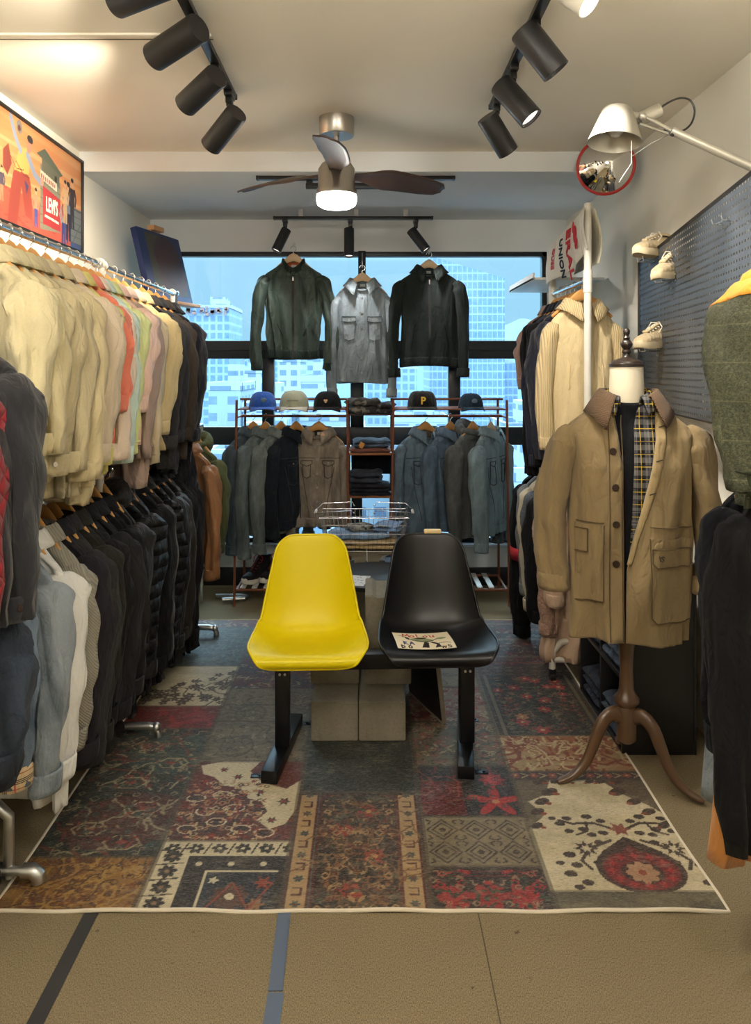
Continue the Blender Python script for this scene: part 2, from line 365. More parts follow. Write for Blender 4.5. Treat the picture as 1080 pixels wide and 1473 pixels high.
class Gar:
    def __init__(s,**k):
        s.o=dict(DEF); s.o.update(k); o=s.o
        rs=np.random.RandomState(o['seed']+11)
        s.k=[(rs.randint(2,6),rs.uniform(-5,5),rs.uniform(0,6.3),.5) for _ in range(3)]+[(rs.randint(6,13),rs.uniform(-9,9),rs.uniform(0,6.3),.42) for _ in range(4)]+[(rs.randint(12,20),rs.uniform(-14,14),rs.uniform(0,6.3),.14) for _ in range(3)]
        hw=o['hw']; L=o['L']; sl=o['slope']; wh=o['wh'] or hw*1.02; ww=o['ww'] or hw*.97
        nw,nd_=o['neck']
        zs=[-L,-L+.06,-L*.55,-.22,-sl-.03,-sl-.008,-sl+.006]; ws=[wh,wh*1.0,ww,hw*.985,hw,hw*.985,hw*.93]
        for t in np.linspace(.12,1,8): zs.append(-sl+.006+(sl-.006)*t); ws.append(hw*.93+(nw-hw*.93)*t)
        s.zs=np.array(zs); s.ws=np.array(ws)
        s.dz=np.array([-L,-L*.6,-.25,-sl-.04,-sl,-sl*.5,0]); s.dd=np.array([o['dh'],(o['dh']+o['dc'])/2,o['dc'],o['dc']*.8,max(o['dc']*.6,nd_*.98 if o['dc']>.1 else 0),max(.045,nd_*.97 if o['dc']>.1 else 0),nd_])
    def wd(s,z): return np.interp(z,s.zs,s.ws),np.interp(z,s.dz,s.dd)
    def pos(s,phi,z,off=0):
        o=s.o; w,d=s.wd(z); n=o['n']
        c,sn=np.cos(phi),np.sin(phi)
        x=w*np.sign(c)*np.abs(c)**(2/n); y=d*np.sign(sn)*np.abs(sn)**(2/n)
        t=np.clip((-z-.02)/o['L'],0,1); A=o['amp']*(.4+1.1*t)*np.clip((-z)/.06,0,1)
        D=0
        for (f,g,p,a) in s.k: D=D+a*(1-2*np.abs(np.sin(.5*(f*phi+g*z*1.5+p))))
        D=D*A+off
        y=y+D*np.sign(sn)*np.abs(sn)**.5; x=x+D*.6*np.sign(c)*np.abs(c)
        fr=np.clip(-sn,0,1)**o.get('vp',2)
        zz=z-o['dip']*fr*np.clip((z+.045)/.045,0,1)-.006*np.sin(phi*2+o['seed'])*t
        return np.stack([x,y,zz],-1)
    def phi_x(s,x,z,front=True):
        w,d=s.wd(z); r=np.clip(np.abs(x)/w,0,.999)**(s.o['n']/2)
        a=np.arccos(r*np.sign(x) if np.ndim(x)==0 else r*np.sign(x))
        return -a if front else a
    def patch(s,mb,x0,x1,z0,z1,off=.005,nx=8,nz=8,point=0,taper=0):
        """raised cloth piece following the front; point: lower edge dips to a point"""
        xs=np.linspace(0,1,nx+2); zs=np.linspace(0,1,nz+2)
        U,V=np.meshgrid(xs,zs)
        u=np.clip((U-xs[1])/(xs[-2]-xs[1]),0,1); v=np.clip((V-zs[1])/(zs[-2]-zs[1]),0,1)
        zz=z0+(z1-z0)*v; zz=zz-point*(1-np.abs(2*u-1))*(1-v)
        xa=x0+taper*(1-v); xb=x1-taper*(1-v); xx=xa+(xb-xa)*u
        edge=(U==0)|(U==1)|(V==0)|(V==1)
        O=np.where(edge,-.003,off)
        P=s.pos(s.phi_x(xx,zz),zz); P[...,1]-=O; P[...,0]=xx
        mb.grid(P)
        return mb
    def pt(s,x,z,off=0):
        P=s.pos(s.phi_x(np.array(x*1.0),np.array(z*1.0)),np.array(z*1.0)); return Vector((x,P[1]-off,float(P[2])))
    def button(s,x,z,r=.008,off=.006):
        p=s.pt(x,z,off); m=MB(); m.lathe([(r*.5,0),(r,.0005),(r,.002),(r*.75,.003),(r*.5,.0022)],14,Matrix.Translation(p)@Matrix.Rotation(PI/2,4,'X')); return m
def build_garment(name,label,cat,loc,rotz,mat,group=None,root=None,**k):
    """loc: collar point (base of the neck)"""
    g=Gar(**k); o=g.o; t=root or thing(name,label,cat,loc,rotz,group)
    if o['lean']: t.rotation_euler[1]=o['lean']
    L=o['L']; nphi,nz=o['nphi'],o['nz']
    zz=np.concatenate([np.linspace(-L,-o['slope']-.03,nz),np.linspace(-o['slope']-.02,0,9)])
    if o['gap'] is None:
        ph=np.linspace(-PI/2,1.5*PI,nphi,endpoint=False); PH,Z=np.meshgrid(ph,zz); m=MB().grid(g.pos(PH,Z),True)
    else:
        rows=[]
        for z in zz:
            xl,xr=o['gap'](z)
            a0=float(g.phi_x(np.array(xr),np.array(z))); a1=float(g.phi_x(np.array(xl),np.array(z)))+2*PI
            rows.append(g.pos(np.linspace(a0,a1,nphi),np.full(nphi,z)))
        m=MB().grid(np.array(rows))
    m.build('body',mat,t,solid=o['solid'],angle=70)
    if not o['hide_sleeve']:
        for sd in (-1,1):
            fs=o['sl_fs'][0 if sd<0 else 1] if o['sl_fs'] else o['sl_f']
            hw=o['hw']; so=o['sl_out']; rx,ry=o['sl_r']; SL=o['SL']+o['slope']; rs=np.random.RandomState(o['seed']*3+sd+5)
            so+=rs.uniform(-.008,.012)
            key=[(sd*hw*.80,0,-o['slope']-.030),(sd*(hw*.96),0,-o['slope']-.05),(sd*(hw+.012),fs[0]*.3,-o['slope']-.10),(sd*(hw+so*.8),fs[0],-o['slope']-SL*.36),(sd*(hw+so),fs[1],-o['slope']-SL*.62),(sd*(hw+so*.75),fs[2],-SL+.0)]
            P=catmull(key,26); ks=np.linspace(0,1,26)
            RX=np.interp(ks,[0,.12,.3,.6,1],[.02,rx*.8,rx,rx*.95,rx*.78]); RY=np.interp(ks,[0,.12,.3,.6,1],[.03,ry*.72,ry,ry*.88,ry*.62])
            n=22; an=np.linspace(0,2*PI,n,endpoint=False); rows=[]
            p1,p2,p3=rs.uniform(0,6,3)
            for i,c in enumerate(P):
                tt=ks[i]; wr=o['amp']*1.25*(.55*np.sin(2*an+p2+tt*3)+.35*np.sin(3*an+p1+tt*7)-.5*np.abs(np.sin(2.5*an+p3+tt*5))+.30*np.sin(2*an+tt*26+p2)*np.exp(-((tt-.55)/.25)**2)+.3*np.sin(5*an-tt*9+p3)*.6+.3*np.sin(an+tt*40+p3)*np.clip(tt-.6,0,1)*2)
                wr=wr*np.clip(tt*4,0,1)
                tx=(P[min(i+1,25)]-P[max(i-1,0)]); tx/=np.linalg.norm(tx)
                s1=np.array([1,0,0])-tx*tx[0]; s1/=np.linalg.norm(s1); s2=np.cross(tx,s1)
                rows.append(c+np.outer(np.cos(an)*(RX[i]+wr),s1)+np.outer(np.sin(an)*(RY[i]+wr),s2))
            m=MB().grid(np.array(rows),True); sl=m.build('sleeve',o['sl_mat'] or mat,t,solid=o['solid'],angle=75)
            if o.get('cap_mat') and sd<0:
                rr_=[P[i]+(rows[i]-P[i])*1.07 for i in range(1,o.get('cap_n',8))]; MB().grid(np.array(rr_),True).build('shoulder_patch',o['cap_mat'],sl,solid=.004,angle=75)['label']='orange shoulder patch'
            if o['cuff']:
                m=MB(); e=P[-1]; e0=P[-1]+(P[-2]-P[-1])/np.linalg.norm(P[-2]-P[-1])*(.055 if o['cuff']!='rib' else .045)
                kx,ky=(RX[-1],RY[-1]); rr=1.07 if o['cuff']!='rib' else .74; dn=(e-e0)*.15
                q=[e0+(e-e0)*a for a in (0,.15,.85,1.15)]
                f=[1.0,rr,rr,rr*.97]
                rows=[c+np.outer(np.cos(an)*(kx*ff+.002),[1,0,0])+np.outer(np.sin(an)*(ky*ff+.002),[0,1,0]) for c,ff in zip(q,f)]
                m.grid(np.array(rows),True); cf=m.build('cuff',o['cuffmat'] or mat,sl,solid=.004)
                if o['cuff']=='button':
                    bm_=MB(); bp=Vector(q[2])+Vector((sd*kx*1.1,-ky*.4,.02)); bm_.lathe([(.004,0),(.008,.001),(.008,.003),(.004,.003)],12,Matrix.Translation(bp)@Matrix.Rotation(sd*PI/2,4,'Y')); bm_.build('button',o['btn'] or BTN_L,cf)
    cm=o['collarmat'] or mat; nw,nd_=o['neck']
    if o['collar'] in('shirt','wide'):
        wd_=1.0 if o['collar']=='shirt' else 1.35
        gp=R(o.get('cgap',14 if o['front']!='open' else 26)); th=np.linspace(-PI/2+gp,1.5*PI-gp,44); fr=np.clip(-np.sin(th),0,1)**o.get('vp',2)
        zb=-o['dip']*fr; rows=[]
        for (dr,dz_,ex) in ((-.004,-.012,0),(0,.018,0),(.004,.034,0),(.010,.036,0),(.020,.026,.15),(.033,.006,.5),(.045*wd_,-.016*wd_,1)):
            e=np.clip(-np.sin(th),0,1)**6*ex; rows.append(np.stack([(nw+dr+e*.012)*np.cos(th),(nd_+dr*.85+e*.006)*np.sin(th),zb+dz_-e*.032*wd_],-1))
        MB().grid(np.array(rows)).build('collar',cm,t,solid=.004,angle=60)
    elif o['collar'] in ('rib','stand'):
        H=.035 if o['collar']=='rib' else .055; gp=R(8); th=np.linspace(-PI/2+gp,1.5*PI-gp,40); fr=np.clip(-np.sin(th),0,1)**2
        rows=[np.stack([(nw+dr)*np.cos(th),(nd_+dr)*np.sin(th),-o['dip']*fr+dz_],-1) for dr,dz_ in ((.006,-.008),(.004,H*.5),(.0,H),(-.006,H*.97))]
        MB().grid(np.array(rows)).build('collar',cm,t,solid=.006)
    elif o['collar']=='hood':
        m=MB(); th=np.linspace(-PI*.40,1.40*PI,36); an=np.linspace(0,2*PI,12,endpoint=False); rows=[]
        for a in th:
            f=max(0,-math.sin(a))**2; bk=max(0,math.sin(a)); c=np.array([(nw+.012)*math.cos(a),(nd_+.016)*math.sin(a)+bk*.02,-o['dip']*f*.7+.012]); rr=.018+.024*bk
            rad=np.array([math.cos(a),math.sin(a),0]); rows.append(c+np.outer(np.cos(an)*rr,rad)+np.outer(np.sin(an)*rr*(1.0+.8*bk),[0,0,1]))
        m.grid(np.array(rows),True); m.build('hood',cm,t,angle=80)
    if o['hem']:
        hh=.055; ph=np.linspace(-PI/2+.02,1.5*PI-.02,nphi); rows=[]
        for z,of in ((-L+hh,.002),(-L+hh*.85,.005),(-L+.004,.005),(-L-.006,.0)): rows.append(g.pos(ph,np.full(nphi,z),of if o['hem']!='rib' else of-.002*0))
        MB().grid(np.array(rows)).build('hem_band',o['hemmat'] or mat,t,solid=.003,angle=70)
    fr=o['front']
    if fr in('button','snap'):
        m=MB(); g.patch(m,-.018,.018,-L+.005,-o['dip']-.03,.005,4,40); pk=m.build('placket',o.get('plmat') or mat,t,angle=60)
        nb=6
        for i in range(nb):
            z=-o['dip']-.05-(L-.12-o['dip'])*i/(nb-1); g.button(0,z,o['bs'],.0075).build('button',o['btn'] or BTN_D,pk)
    elif fr=='zip':
        m=MB(); g.patch(m,-.007,.007,-L+.005,-o['dip']-.015,.004,3,40); zp=m.build('zip',o.get('zipmat') or plain('zip_dark',(.02,.02,.02),.4,.6),t,angle=60)
        p=g.pt(0,-o['dip']-.04,.008); MB().box(p,(.008,.003,.03),bev=.001).build('pull_tab',STEEL,zp)
    for pk in (o['pockets'] or []):
        kind,x0,x1,z0,z1=pk[:5]
        m=MB()
        if kind=='flap':   g.patch(m,x0,x1,z0,z1,.008,8,5,point=pk[5] if len(pk)>5 else .012)
        elif kind=='bag':  g.patch(m,x0,x1,z0,z1,.005,8,8,point=.012,taper=.004)
        elif kind=='welt':
            a=g.pt(x0,z0,.004); b=g.pt(x1,z1,.004); pts=[g.pt(x0+(x1-x0)*q,z0+(z1-z0)*q,.003) for q in np.linspace(0,1,8)]; m.tube(pts,.0035,8)
        elif kind=='seam':
            pts=[g.pt(x0+(x1-x0)*q,z0+(z1-z0)*q,.0025) for q in np.linspace(0,1,16)]; m.tube(pts,.0022,6)
        pm=(pk[6] if len(pk)>6 else None) or (o.get('seam_mat') if kind in('seam','welt') else o.get('flap_mat')) or mat
        po=m.build({'flap':'pocket_flap','bag':'pocket','welt':'pocket_welt','seam':'seam'}[kind],pm,t,angle=60)
        if kind in('flap','bag') and o.get('edge_mat'):
            pt_=pk[5] if len(pk)>5 else .012; tp=.004 if kind=='bag' else 0; E=[(x0,z1),(x0+tp,z0),((x0+x1)/2,z0-pt_),(x1-tp,z0),(x1,z1)]; E=E+([E[0]] if kind=='flap' else []); Q=[]
            for (xa,za),(xb,zb) in zip(E,E[1:]): Q+=[g.pt(xa+(xb-xa)*q_,za+(zb-za)*q_,.0105 if kind=='flap' else .007) for q_ in np.linspace(0,1,6)]
            m2=MB(); m2.tube(Q,.0024,5); m2.build('stitched_edge',o['edge_mat'],po)
        if kind=='flap' and o['btn'] is not False: g.button((x0+x1)/2,z0+.004,.0065,.010).build('button',o['btn'] or BTN_D,po)
    if o['inner']:
        m=MB(); th=np.linspace(.15*PI,.85*PI,16); m.grid(np.array([np.stack([(nw-.006)*np.cos(th),(nd_-.008)*np.sin(th),np.full(16,z)],-1) for z in (.015,-.06)])); m.build('lining',o['inner'],t,solid=.002)
        MB().box((0,nd_-.014,-.012),(.034,.002,.018)).build('neck_label',plain('label_white',(.6,.6,.58),.7),t)
    return t,g
RAILN={}
def hang(name,label,cat,hook,rotz,mat,group,hk='wood',hlabel=None,drop=.105,**k):
    hook=Vector(hook)
    t,g=build_garment(name,label,cat,hook-Vector((0,0,drop)),rotz,mat,group,**k)
    hanger(hk,hlabel,hook+Vector((0,0,.017)),rotz,k.get('hgroup') or 'wooden clothes hangers')
    return t,g
# ---------------------------------------------------------------- camera, world, render look
cam=bpy.data.cameras.new('camera'); co=bpy.data.objects.new('camera',cam); COL.objects.link(co); SC.camera=co
co.location=(0,0,CZ); co.rotation_euler=(PI/2,0,0)
cam.sensor_fit='VERTICAL'; cam.sensor_height=36; cam.lens=36*FPX/1473; cam.shift_x=(540-U0)/1473; cam.shift_y=-(736.5-V0)/1473
cam.clip_start=.05; cam.clip_end=5000
vs=SC.view_settings; vs.view_transform='Standard'; vs.look='None'; vs.gamma=1; vs.use_curve_mapping=False; vs.exposure=0.5
SC.display_settings.display_device='sRGB'
cy=SC.cycles
cy.use_denoising=True
try: cy.denoiser='OPENIMAGEDENOISE'
except Exception: pass
cy.max_bounces=8; cy.diffuse_bounces=4; cy.glossy_bounces=3; cy.transparent_max_bounces=12; cy.transmission_bounces=4
cy.sample_clamp_indirect=6; cy.caustics_reflective=False; cy.caustics_refractive=False
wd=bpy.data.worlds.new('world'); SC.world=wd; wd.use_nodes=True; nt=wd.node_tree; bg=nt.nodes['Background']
tc=nd(nt,'ShaderNodeTexCoord'); sp=nd(nt,'ShaderNodeSeparateXYZ'); nt.links.new(tc.outputs['Generated'],sp.inputs[0])
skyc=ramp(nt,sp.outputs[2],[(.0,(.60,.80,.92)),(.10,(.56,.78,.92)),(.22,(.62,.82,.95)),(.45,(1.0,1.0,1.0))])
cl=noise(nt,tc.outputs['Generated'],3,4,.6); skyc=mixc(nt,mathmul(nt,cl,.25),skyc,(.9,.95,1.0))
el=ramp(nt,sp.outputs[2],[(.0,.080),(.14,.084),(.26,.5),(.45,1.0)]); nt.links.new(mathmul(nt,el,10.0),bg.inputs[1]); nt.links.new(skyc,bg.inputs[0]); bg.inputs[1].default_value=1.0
# ---------------------------------------------------------------- room shell
XL,XR,YB,YN=-1.555,1.41,5.35,-3.6
ZC=2.707; ZS=2.60; YBEAM=4.04
def wallmat(name,col,rough=.9,b=.12):
    m,nt,bb=newmat(name); v=objco(nt); n=noise(nt,v,1.3,4,.6); c=mixc(nt,n,sc3(col,.95),sc3(col,1.04))
    c=mixc(nt,mathmul(nt,ramp(nt,noise(nt,v,5,5,.7),[(.62,0.0),(.75,1.0)]),.12),c,sc3(col,.75)); nt.links.new(c,bb.inputs[0]); bb.inputs['Roughness'].default_value=rough
    bump(nt,bb,noise(nt,v,60,4),b,.003); return m
M_WALL=wallmat('painted_wall',C(232,228,216)); M_CEIL=wallmat('painted_ceiling',C(246,240,226))
M_SOFF=wallmat('painted_soffit',C(228,230,230))
m,nt,b=newmat('carpet'); v=objco(nt)
c=mixc(nt,noise(nt,v,2.2,4,.6),C(104,93,74),C(123,111,88)); f=noise(nt,objco(nt,(2.2,1,1)),210,4,.75)
c=mixc(nt,.62,c,mixc(nt,ramp(nt,f,[(.35,0.0),(.65,1.0)]),C(64,54,38),C(176,160,128)),'MIX')
c=mixc(nt,mathmul(nt,ramp(nt,noise(nt,v,26,2,.4),[(.74,0.0),(.78,1.0)]),.6),c,(.04,.03,.02))
nt.links.new(c,b.inputs[0]); b.inputs['Roughness'].default_value=.97; b.inputs['Specular IOR Level'].default_value=.1; bump(nt,b,f,.5,.003); M_CARPET=m
struct('floor',MB().box((-.07,.9,-.03),(3.4,9.2,.06)),M_CARPET)
struct('wall_left',MB().box((XL-.06,.9,1.35),(.12,9.2,2.9)),M_WALL)
struct('wall_right',MB().box((XR+.06,.9,1.35),(.12,9.2,2.9)),M_WALL)
struct('wall_front',MB().box((-.07,YN-.06,1.35),(3.4,.12,2.9)),M_WALL)
struct('ceiling',MB().box((-.07,(YBEAM+YN)/2,ZC+.05),(3.2,YBEAM-YN,.1)),M_CEIL)
struct('ceiling_soffit',MB().box((-.07,(YBEAM+YB+.1)/2,ZS+.1),(3.2,YB+.1-YBEAM,.2)),M_SOFF)
# back wall around the window opening
WX0,WX1,WZ0,WZ1=-1.46,1.27,.30,2.372
mb=MB(); cx=lambda a,b:(a+b)/2
mb.box((cx(XL,XR),YB+.1,WZ0/2),(XR-XL,.2,WZ0)); mb.box((cx(XL,XR),YB+.1,cx(WZ1,ZS)),(XR-XL,.2,ZS-WZ1))
mb.box((cx(XL,WX0),YB+.1,cx(WZ0,WZ1)),(WX0-XL,.2,WZ1-WZ0)); mb.box((cx(WX1,XR),YB+.1,cx(WZ0,WZ1)),(XR-WX1,.2,WZ1-WZ0))
struct('wall_back',mb,M_SOFF)
struct('baseboard_back',MB().box((cx(XL,XR),YB-.01,.06),(XR-XL,.02,.13),bev=.003),plain('black_skirting',(.012,.012,.014),.5))
# thin surface trim across the ceiling, upper left
struct('trim_1',MB().box((-1.05,2.62,ZC-.003),(1.0,.018,.008),bev=.002),M_CEIL)
struct('trim_2',MB().box((-1.05,2.66,ZC-.001),(1.0,.003,.003)),plain('crack_dark',(.1,.085,.06),.9))
# window
M_FR=plain('window_frame_dark',(.018,.022,.026),.42,.3,.08)
M_GL=glassmat('tinted_glass',(.72,.885,.965))
win=bpy.data.objects.new('window_1',None); COL.objects.link(win); win['kind']='structure'; win.location=(0,YB,0)
def wbar(px0,px1,py0,py1,d=.07,y=.03,nm='window_frame'):
    a=W(px0,py0,YB); b=W(px1,py1,YB); o=MB().box((cx(a.x,b.x),y,cx(a.z,b.z)),(abs(b.x-a.x),d,abs(a.z-b.z)),bev=.004).build(nm,M_FR,win); o['kind']='structure'; return o
wp0=WX0*FPX/YB+U0; wp1=WX1*FPX/YB+U0
zp=lambda z: V0-(z-CZ)*FPX/YB
wbar(wp0,wp1,zp(WZ1),zp(WZ1)+7)           # head
wbar(wp0,wp1,zp(WZ0)-7,zp(WZ0))           # foot
wbar(wp0,wp0+7,zp(WZ1),zp(WZ0)); wbar(wp1-7,wp1,zp(WZ1),zp(WZ0))
wbar(wp0,wp1,490,516,.075)
wbar(wp0,wp1,503,504.5,.09)
wbar(wp0,wp1,614,640,.075)
wbar(515,526,361,490,.08)                 # upper mullion
for a in (377,645): wbar(a,a+17,516,614,.08)
wbar(504,523,516,614,.06); 
for a in (377,505,645): wbar(a,a+16,640,zp(WZ0),.07)
wa=W(wp0,0,YB); gz=MB().box((cx(WX0,WX1),.04,cx(WZ0,WZ1)),(WX1-WX0,.006,WZ1-WZ0)).build('window_glass',M_GL,win); gz['kind']='structure'
struct('windowsill_1',MB().box((cx(WX0,WX1),YB-.015,WZ0-.012),(WX1-WX0+.05,.07,.024),bev=.004),plain('sill_white',C(200,205,210),.4))
# floor tapes and seam
tape=plain('black_tape',(.03,.029,.027),.6); tb=plain('blue_grey_tape',C(80,92,112),.55)
tag(MB().box((-.783,1.2,.0012),(.04,1.9,.0024)).build('floor_tape',tape),'black tape strip stuck across the beige carpet','tape','tape strips on the carpet')
m=MB(); m.box((-.228,1.25,.0012),(.040,1.2,.0024)); m.box((-.234,1.99,.002),(.036,.27,.003),rot=(0,0,.03))
tag(m.build('floor_tape',tb),'blue-grey tape strip stuck down on the beige carpet','tape','tape strips on the carpet')
struct('trim_3',MB().box((.31,1.2,.0006),(.003,1.86,.0012)),plain('carpet_seam',(.07,.055,.035),.9))
# grey board patch on the right wall behind the rack
# ---------------------------------------------------------------- lights
LK=3.2
def spot(name,loc,target,watts,col,size=70,blend=.6,rad=.03):
    l=bpy.data.lights.new(name,'SPOT'); l.energy=watts*LK; l.color=col; l.spot_size=R(size); l.spot_blend=blend; l.shadow_soft_size=rad
    o=bpy.data.objects.new(name,l); COL.objects.link(o); o.location=loc
    d=Vector(target)-Vector(loc); o.rotation_euler=d.to_track_quat('-Z','Y').to_euler(); return o
def area(name,loc,rot,w,h,watts,col):
    l=bpy.data.lights.new(name,'AREA'); l.energy=watts*LK; l.color=col; l.shape='RECTANGLE'; l.size=w; l.size_y=h
    o=bpy.data.objects.new(name,l); COL.objects.link(o); o.location=loc; o.rotation_euler=rot; return o
WARM=(1,.86,.66); WARM2=(1,.92,.80)
BLK=plain('track_black',(.012,.012,.013),.38,.3,.1)
BLK2=plain('lamp_black',(.02,.02,.022),.42,.2,.1)
LENS=emis('lamp_lens_dim',(1,.93,.8),1.2); LENS_ON=emis('lamp_lens_lit',(1,.93,.78),14)
def spot_head(label,mount,center,direction,length,rad,group,lens=LENS,body=BLK2,watts=0,size=70,col=WARM,arm=True):
    """mount: point on the track; center: centre of the can"""
    t=thing('track_spotlight',label,'spotlight',mount,0,group); mt=Vector(mount)
    d=Vector(direction).normalized(); c=Vector(center)-mt; a=c-d*length/2; e=c+d*length/2
    m=MB(); q=d.to_track_quat('Z','Y').to_matrix().to_4x4(); Mx=Matrix.Translation(a)@q
    m.lathe([(rad*.4,0),(rad*.96,0),(rad,.004),(rad,length),(rad*.9,length),(rad*.86,length-.012)],28,Mx,True,False); m.build('can',body,t)
    m=MB(); m.lathe([(.001,length-.012),(rad*.87,length-.012)],28,Mx,False,False); m.build('lens',lens,t)
    m=MB(); m.box((0,0,-.012),(.032,.085,.024),bev=.003); m.box((0,.0,-.034),(.026,.045,.03),bev=.003); m.build('track_adapter',BLK,t)
    m=MB(); j=a+d*length*.18; k=Vector((0,0,-.05)); m.tube([k,k+(j-k)*.4+Vector((0,0,-.01)),j],.009,10); m.ball(k,.014,10); m.ball(k+(j-k)*.45+Vector((0,0,-.01)),.015,10); m.build('swivel_arm',BLK,t)
    if watts: spot('track_lamp_light',Vector(mount)+e+d*.01,Vector(mount)+e+d*2,watts,col,size)
    return t
def track(label,a,b,group=None):
    a,b=Vector(a),Vector(b); t=thing('lighting_track',label,'lighting track',(a+b)/2,0,group); d=(b-a)/2
    horiz=abs(d.x)>abs(d.y)
    L=d.length*2; m=MB(); sz=(L,.036,.02) if horiz else (.036,L,.02); m.box((0,0,0),sz,bev=.002); m.build('rail',BLK,t)
    for s_ in (-1,1): m=MB(); m.box(d*s_*(1+.012/L),( .014,.038,.022) if horiz else (.038,.014,.022),bev=.002); m.build('end_cap',BLK,t)
    return t
zt=ZC-.012
track('long black lighting track on the ceiling above the left clothes rack',(-.578,.9,zt),(-.578,3.19,zt),'black ceiling tracks')
track('long black lighting track on the ceiling beside the silver desk lamp',(.549,.9,zt),(.549,3.31,zt),'black ceiling tracks')
gl='black can spotlights on the left track'; gr_='black can spotlights on the right track'
def head_px(label,mx,my,Yc,p0,p1,Y0,Y1,rad,group,**k):
    """can drawn from its rear end p0 (frame spot, distance Y0) to its front end p1"""
    a=W(*p0,Y0); b=W(*p1,Y1); return spot_head(label,(mx,my,zt-.008),(a+b)/2,b-a,(b-a).length,rad,group,**k)
head_px('black can spotlight nearest the camera on left track, cut off by frame',-.578,1.98,0,(262,-35),(168,3),2.0,2.12,.044,gl,watts=4)
head_px('large black can spotlight on left track, second from camera, aimed down left',-.578,2.52,0,(286,40),(222,82),2.42,2.54,.0475,gl,watts=17)
head_px('black can spotlight aimed at the left rack, middle one of the row',-.578,2.86,0,(312,109),(267,151),2.70,2.82,.0455,gl,watts=14)
head_px('smallest looking black can spotlight at the far end of left track',-.578,3.12,0,(341,162),(303,210),2.99,3.10,.0445,gl,watts=12)
head_px('black can spotlight near the right desk lamp, largest of the right row',.549,2.50,0,(752,42),(800,103),2.44,2.44,.0475,gr_,watts=16,col=WARM2)
head_px('black can spotlight on right track, middle of the right row',.549,2.86,0,(720,121),(764,171),2.78,2.74,.0445,gr_,watts=14,col=WARM2)
head_px('black can spotlight at the far end of the right track',.549,3.22,0,(700,168),(731,219),3.0,3.06,.0435,gr_,watts=12,col=WARM2)
WB=plain('lamp_white',C(225,220,205),.4)
head_px('lit silver white spotlight at the top edge, glowing lens showing',.549,2.05,0,(800,-28),(848,6),2.2,2.15,.042,gr_,lens=LENS_ON,body=WB,watts=14,col=WARM2)
for k,(x,y) in enumerate(((-.7,.75),(.7,.75),(0,-1.2))):  # added globes, never in view, that brighten the ceiling and the goods below
    t=thing('added_fill_globe','added white fill globe hung out of view to brighten the room','lamp',(x,y,ZC),0,'added fill globes out of view')
    MB().ball((0,0,-.26),.13,20).build('globe',emis('fill_globe_glow',(1,.93,.82),46),t)
    m=MB(); m.cyl((0,0,0),(0,0,-.14),.004); m.lathe([(.05,-.03),(.05,0)],20); m.build('cord',STEEL,t)
# ---- ceiling fan
FAN=Vector((-.149,3.5,ZC))
t=thing('ceiling_fan','brushed steel ceiling fan with three dark wood blades and a lit round lamp','fan',FAN)
NICK=plain('brushed_nickel',(.48,.45,.41),.33,1,.05); BLADE=plain('fan_blade_wood',C(70,52,44),.45,0,.2,9)
MB().lathe([(.078,-.085),(.082,-.08),(.082,0)],36).build('canopy',NICK,t)
m=MB(); m.cyl((0,0,-.08),(0,0,-.185),.0125); m.build('downrod',NICK,t)
m=MB(); m.lathe([(.02,-.15),(.034,-.20),(.045,-.215)],28); m.build('coupling',plain('fan_dark',(.03,.028,.026),.4,.5),t)
MB().lathe([(.075,-.365),(.094,-.360),(.094,-.335),(.086,-.325),(.086,-.24),(.07,-.215),(.04,-.208)],40).build('motor_housing',NICK,t)
MB().lathe([(.02,-.420),(.070,-.416),(.088,-.405),(.093,-.39),(.093,-.362)],40).build('lamp_diffuser',emis('fan_glow',(1,.97,.9),22),t)
for k,an in enumerate((-92,28,148)):
    Mz=Matrix.Translation((0,0,-.262))@Matrix.Rotation(R(an),4,'Z')
    n=22; rows=[]
    for i in range(n):
        q=i/(n-1); x=.07+.52*q; wv=np.interp(q,[0,.12,.4,.8,.95,1],[.028,.035,.075,.070,.055,.02]); tw=R(np.interp(q,[0,.3,1],[-6,-26,-14])); z=.012*math.sin(q*PI)-.01*q
        sh=.012*math.sin(q*PI)
        for_=[]
        for u in np.linspace(-1,1,9):
            for_.append((x,u*wv*math.cos(tw)+sh,z+u*wv*math.sin(tw)+.006*(1-u*u)))
        rows.append(for_)
    MB().grid(np.array(rows),M=Mz).build('blade',BLADE,t,solid=.007,angle=60)
# ---- rear tracks
ty=4.14; a=W(372,0,ty).x; b=W(651,0,ty).x
t=track('black lighting track fixed just behind the ceiling beam',(a,ty,ZS-.012),(b,ty,ZS-.012),'black ceiling tracks')
m=MB(); x0=W(440,0,ty).x-(a+b)/2; x1=W(612,0,ty).x-(a+b)/2
m.box(((x0+x1)/2,-.01,-.045),(x1-x0,.03,.03),bev=.003); o=m.build('linear_lamp',BLK,t)
for xx in (x0+.02,x1-.04): MB().box((xx,0,-.025),(.035,.03,.03),bev=.003).build('lamp_mount',BLK,t)
ty=5.02; zt2=ZS-.055; a=W(396,0,ty).x; b=W(620,0,ty).x
t=track('short black lighting track above the window jackets',(a,ty,zt2),(b,ty,zt2),'black ceiling tracks')
for xx in (-.35,.02,.35): MB().box((xx,0,.032),(.03,.03,.05),bev=.002).build('ceiling_mount',plain('track_mount_pale',(.5,.5,.5),.5),t)
gw='small can spotlights over the window'
for (lb,mpx,p0,p1) in (('small black can spotlight tilted left above the green bomber jacket',410,(412,330),(397,361)),('small black can spotlight pointing straight down between window jackets',504,(502,329),(502,369)),('small black can spotlight tilted right above the dark green zip jacket',598,(591,331),(613,360))):
    A=W(*p0,5.0); B=W(*p1,4.97); x=W(mpx,0,ty).x
    spot_head(lb,(x,ty,zt2-.008),(A+B)/2,B-A,(B-A).length,.034,gw,watts=3,col=(1,.97,.93),size=120)
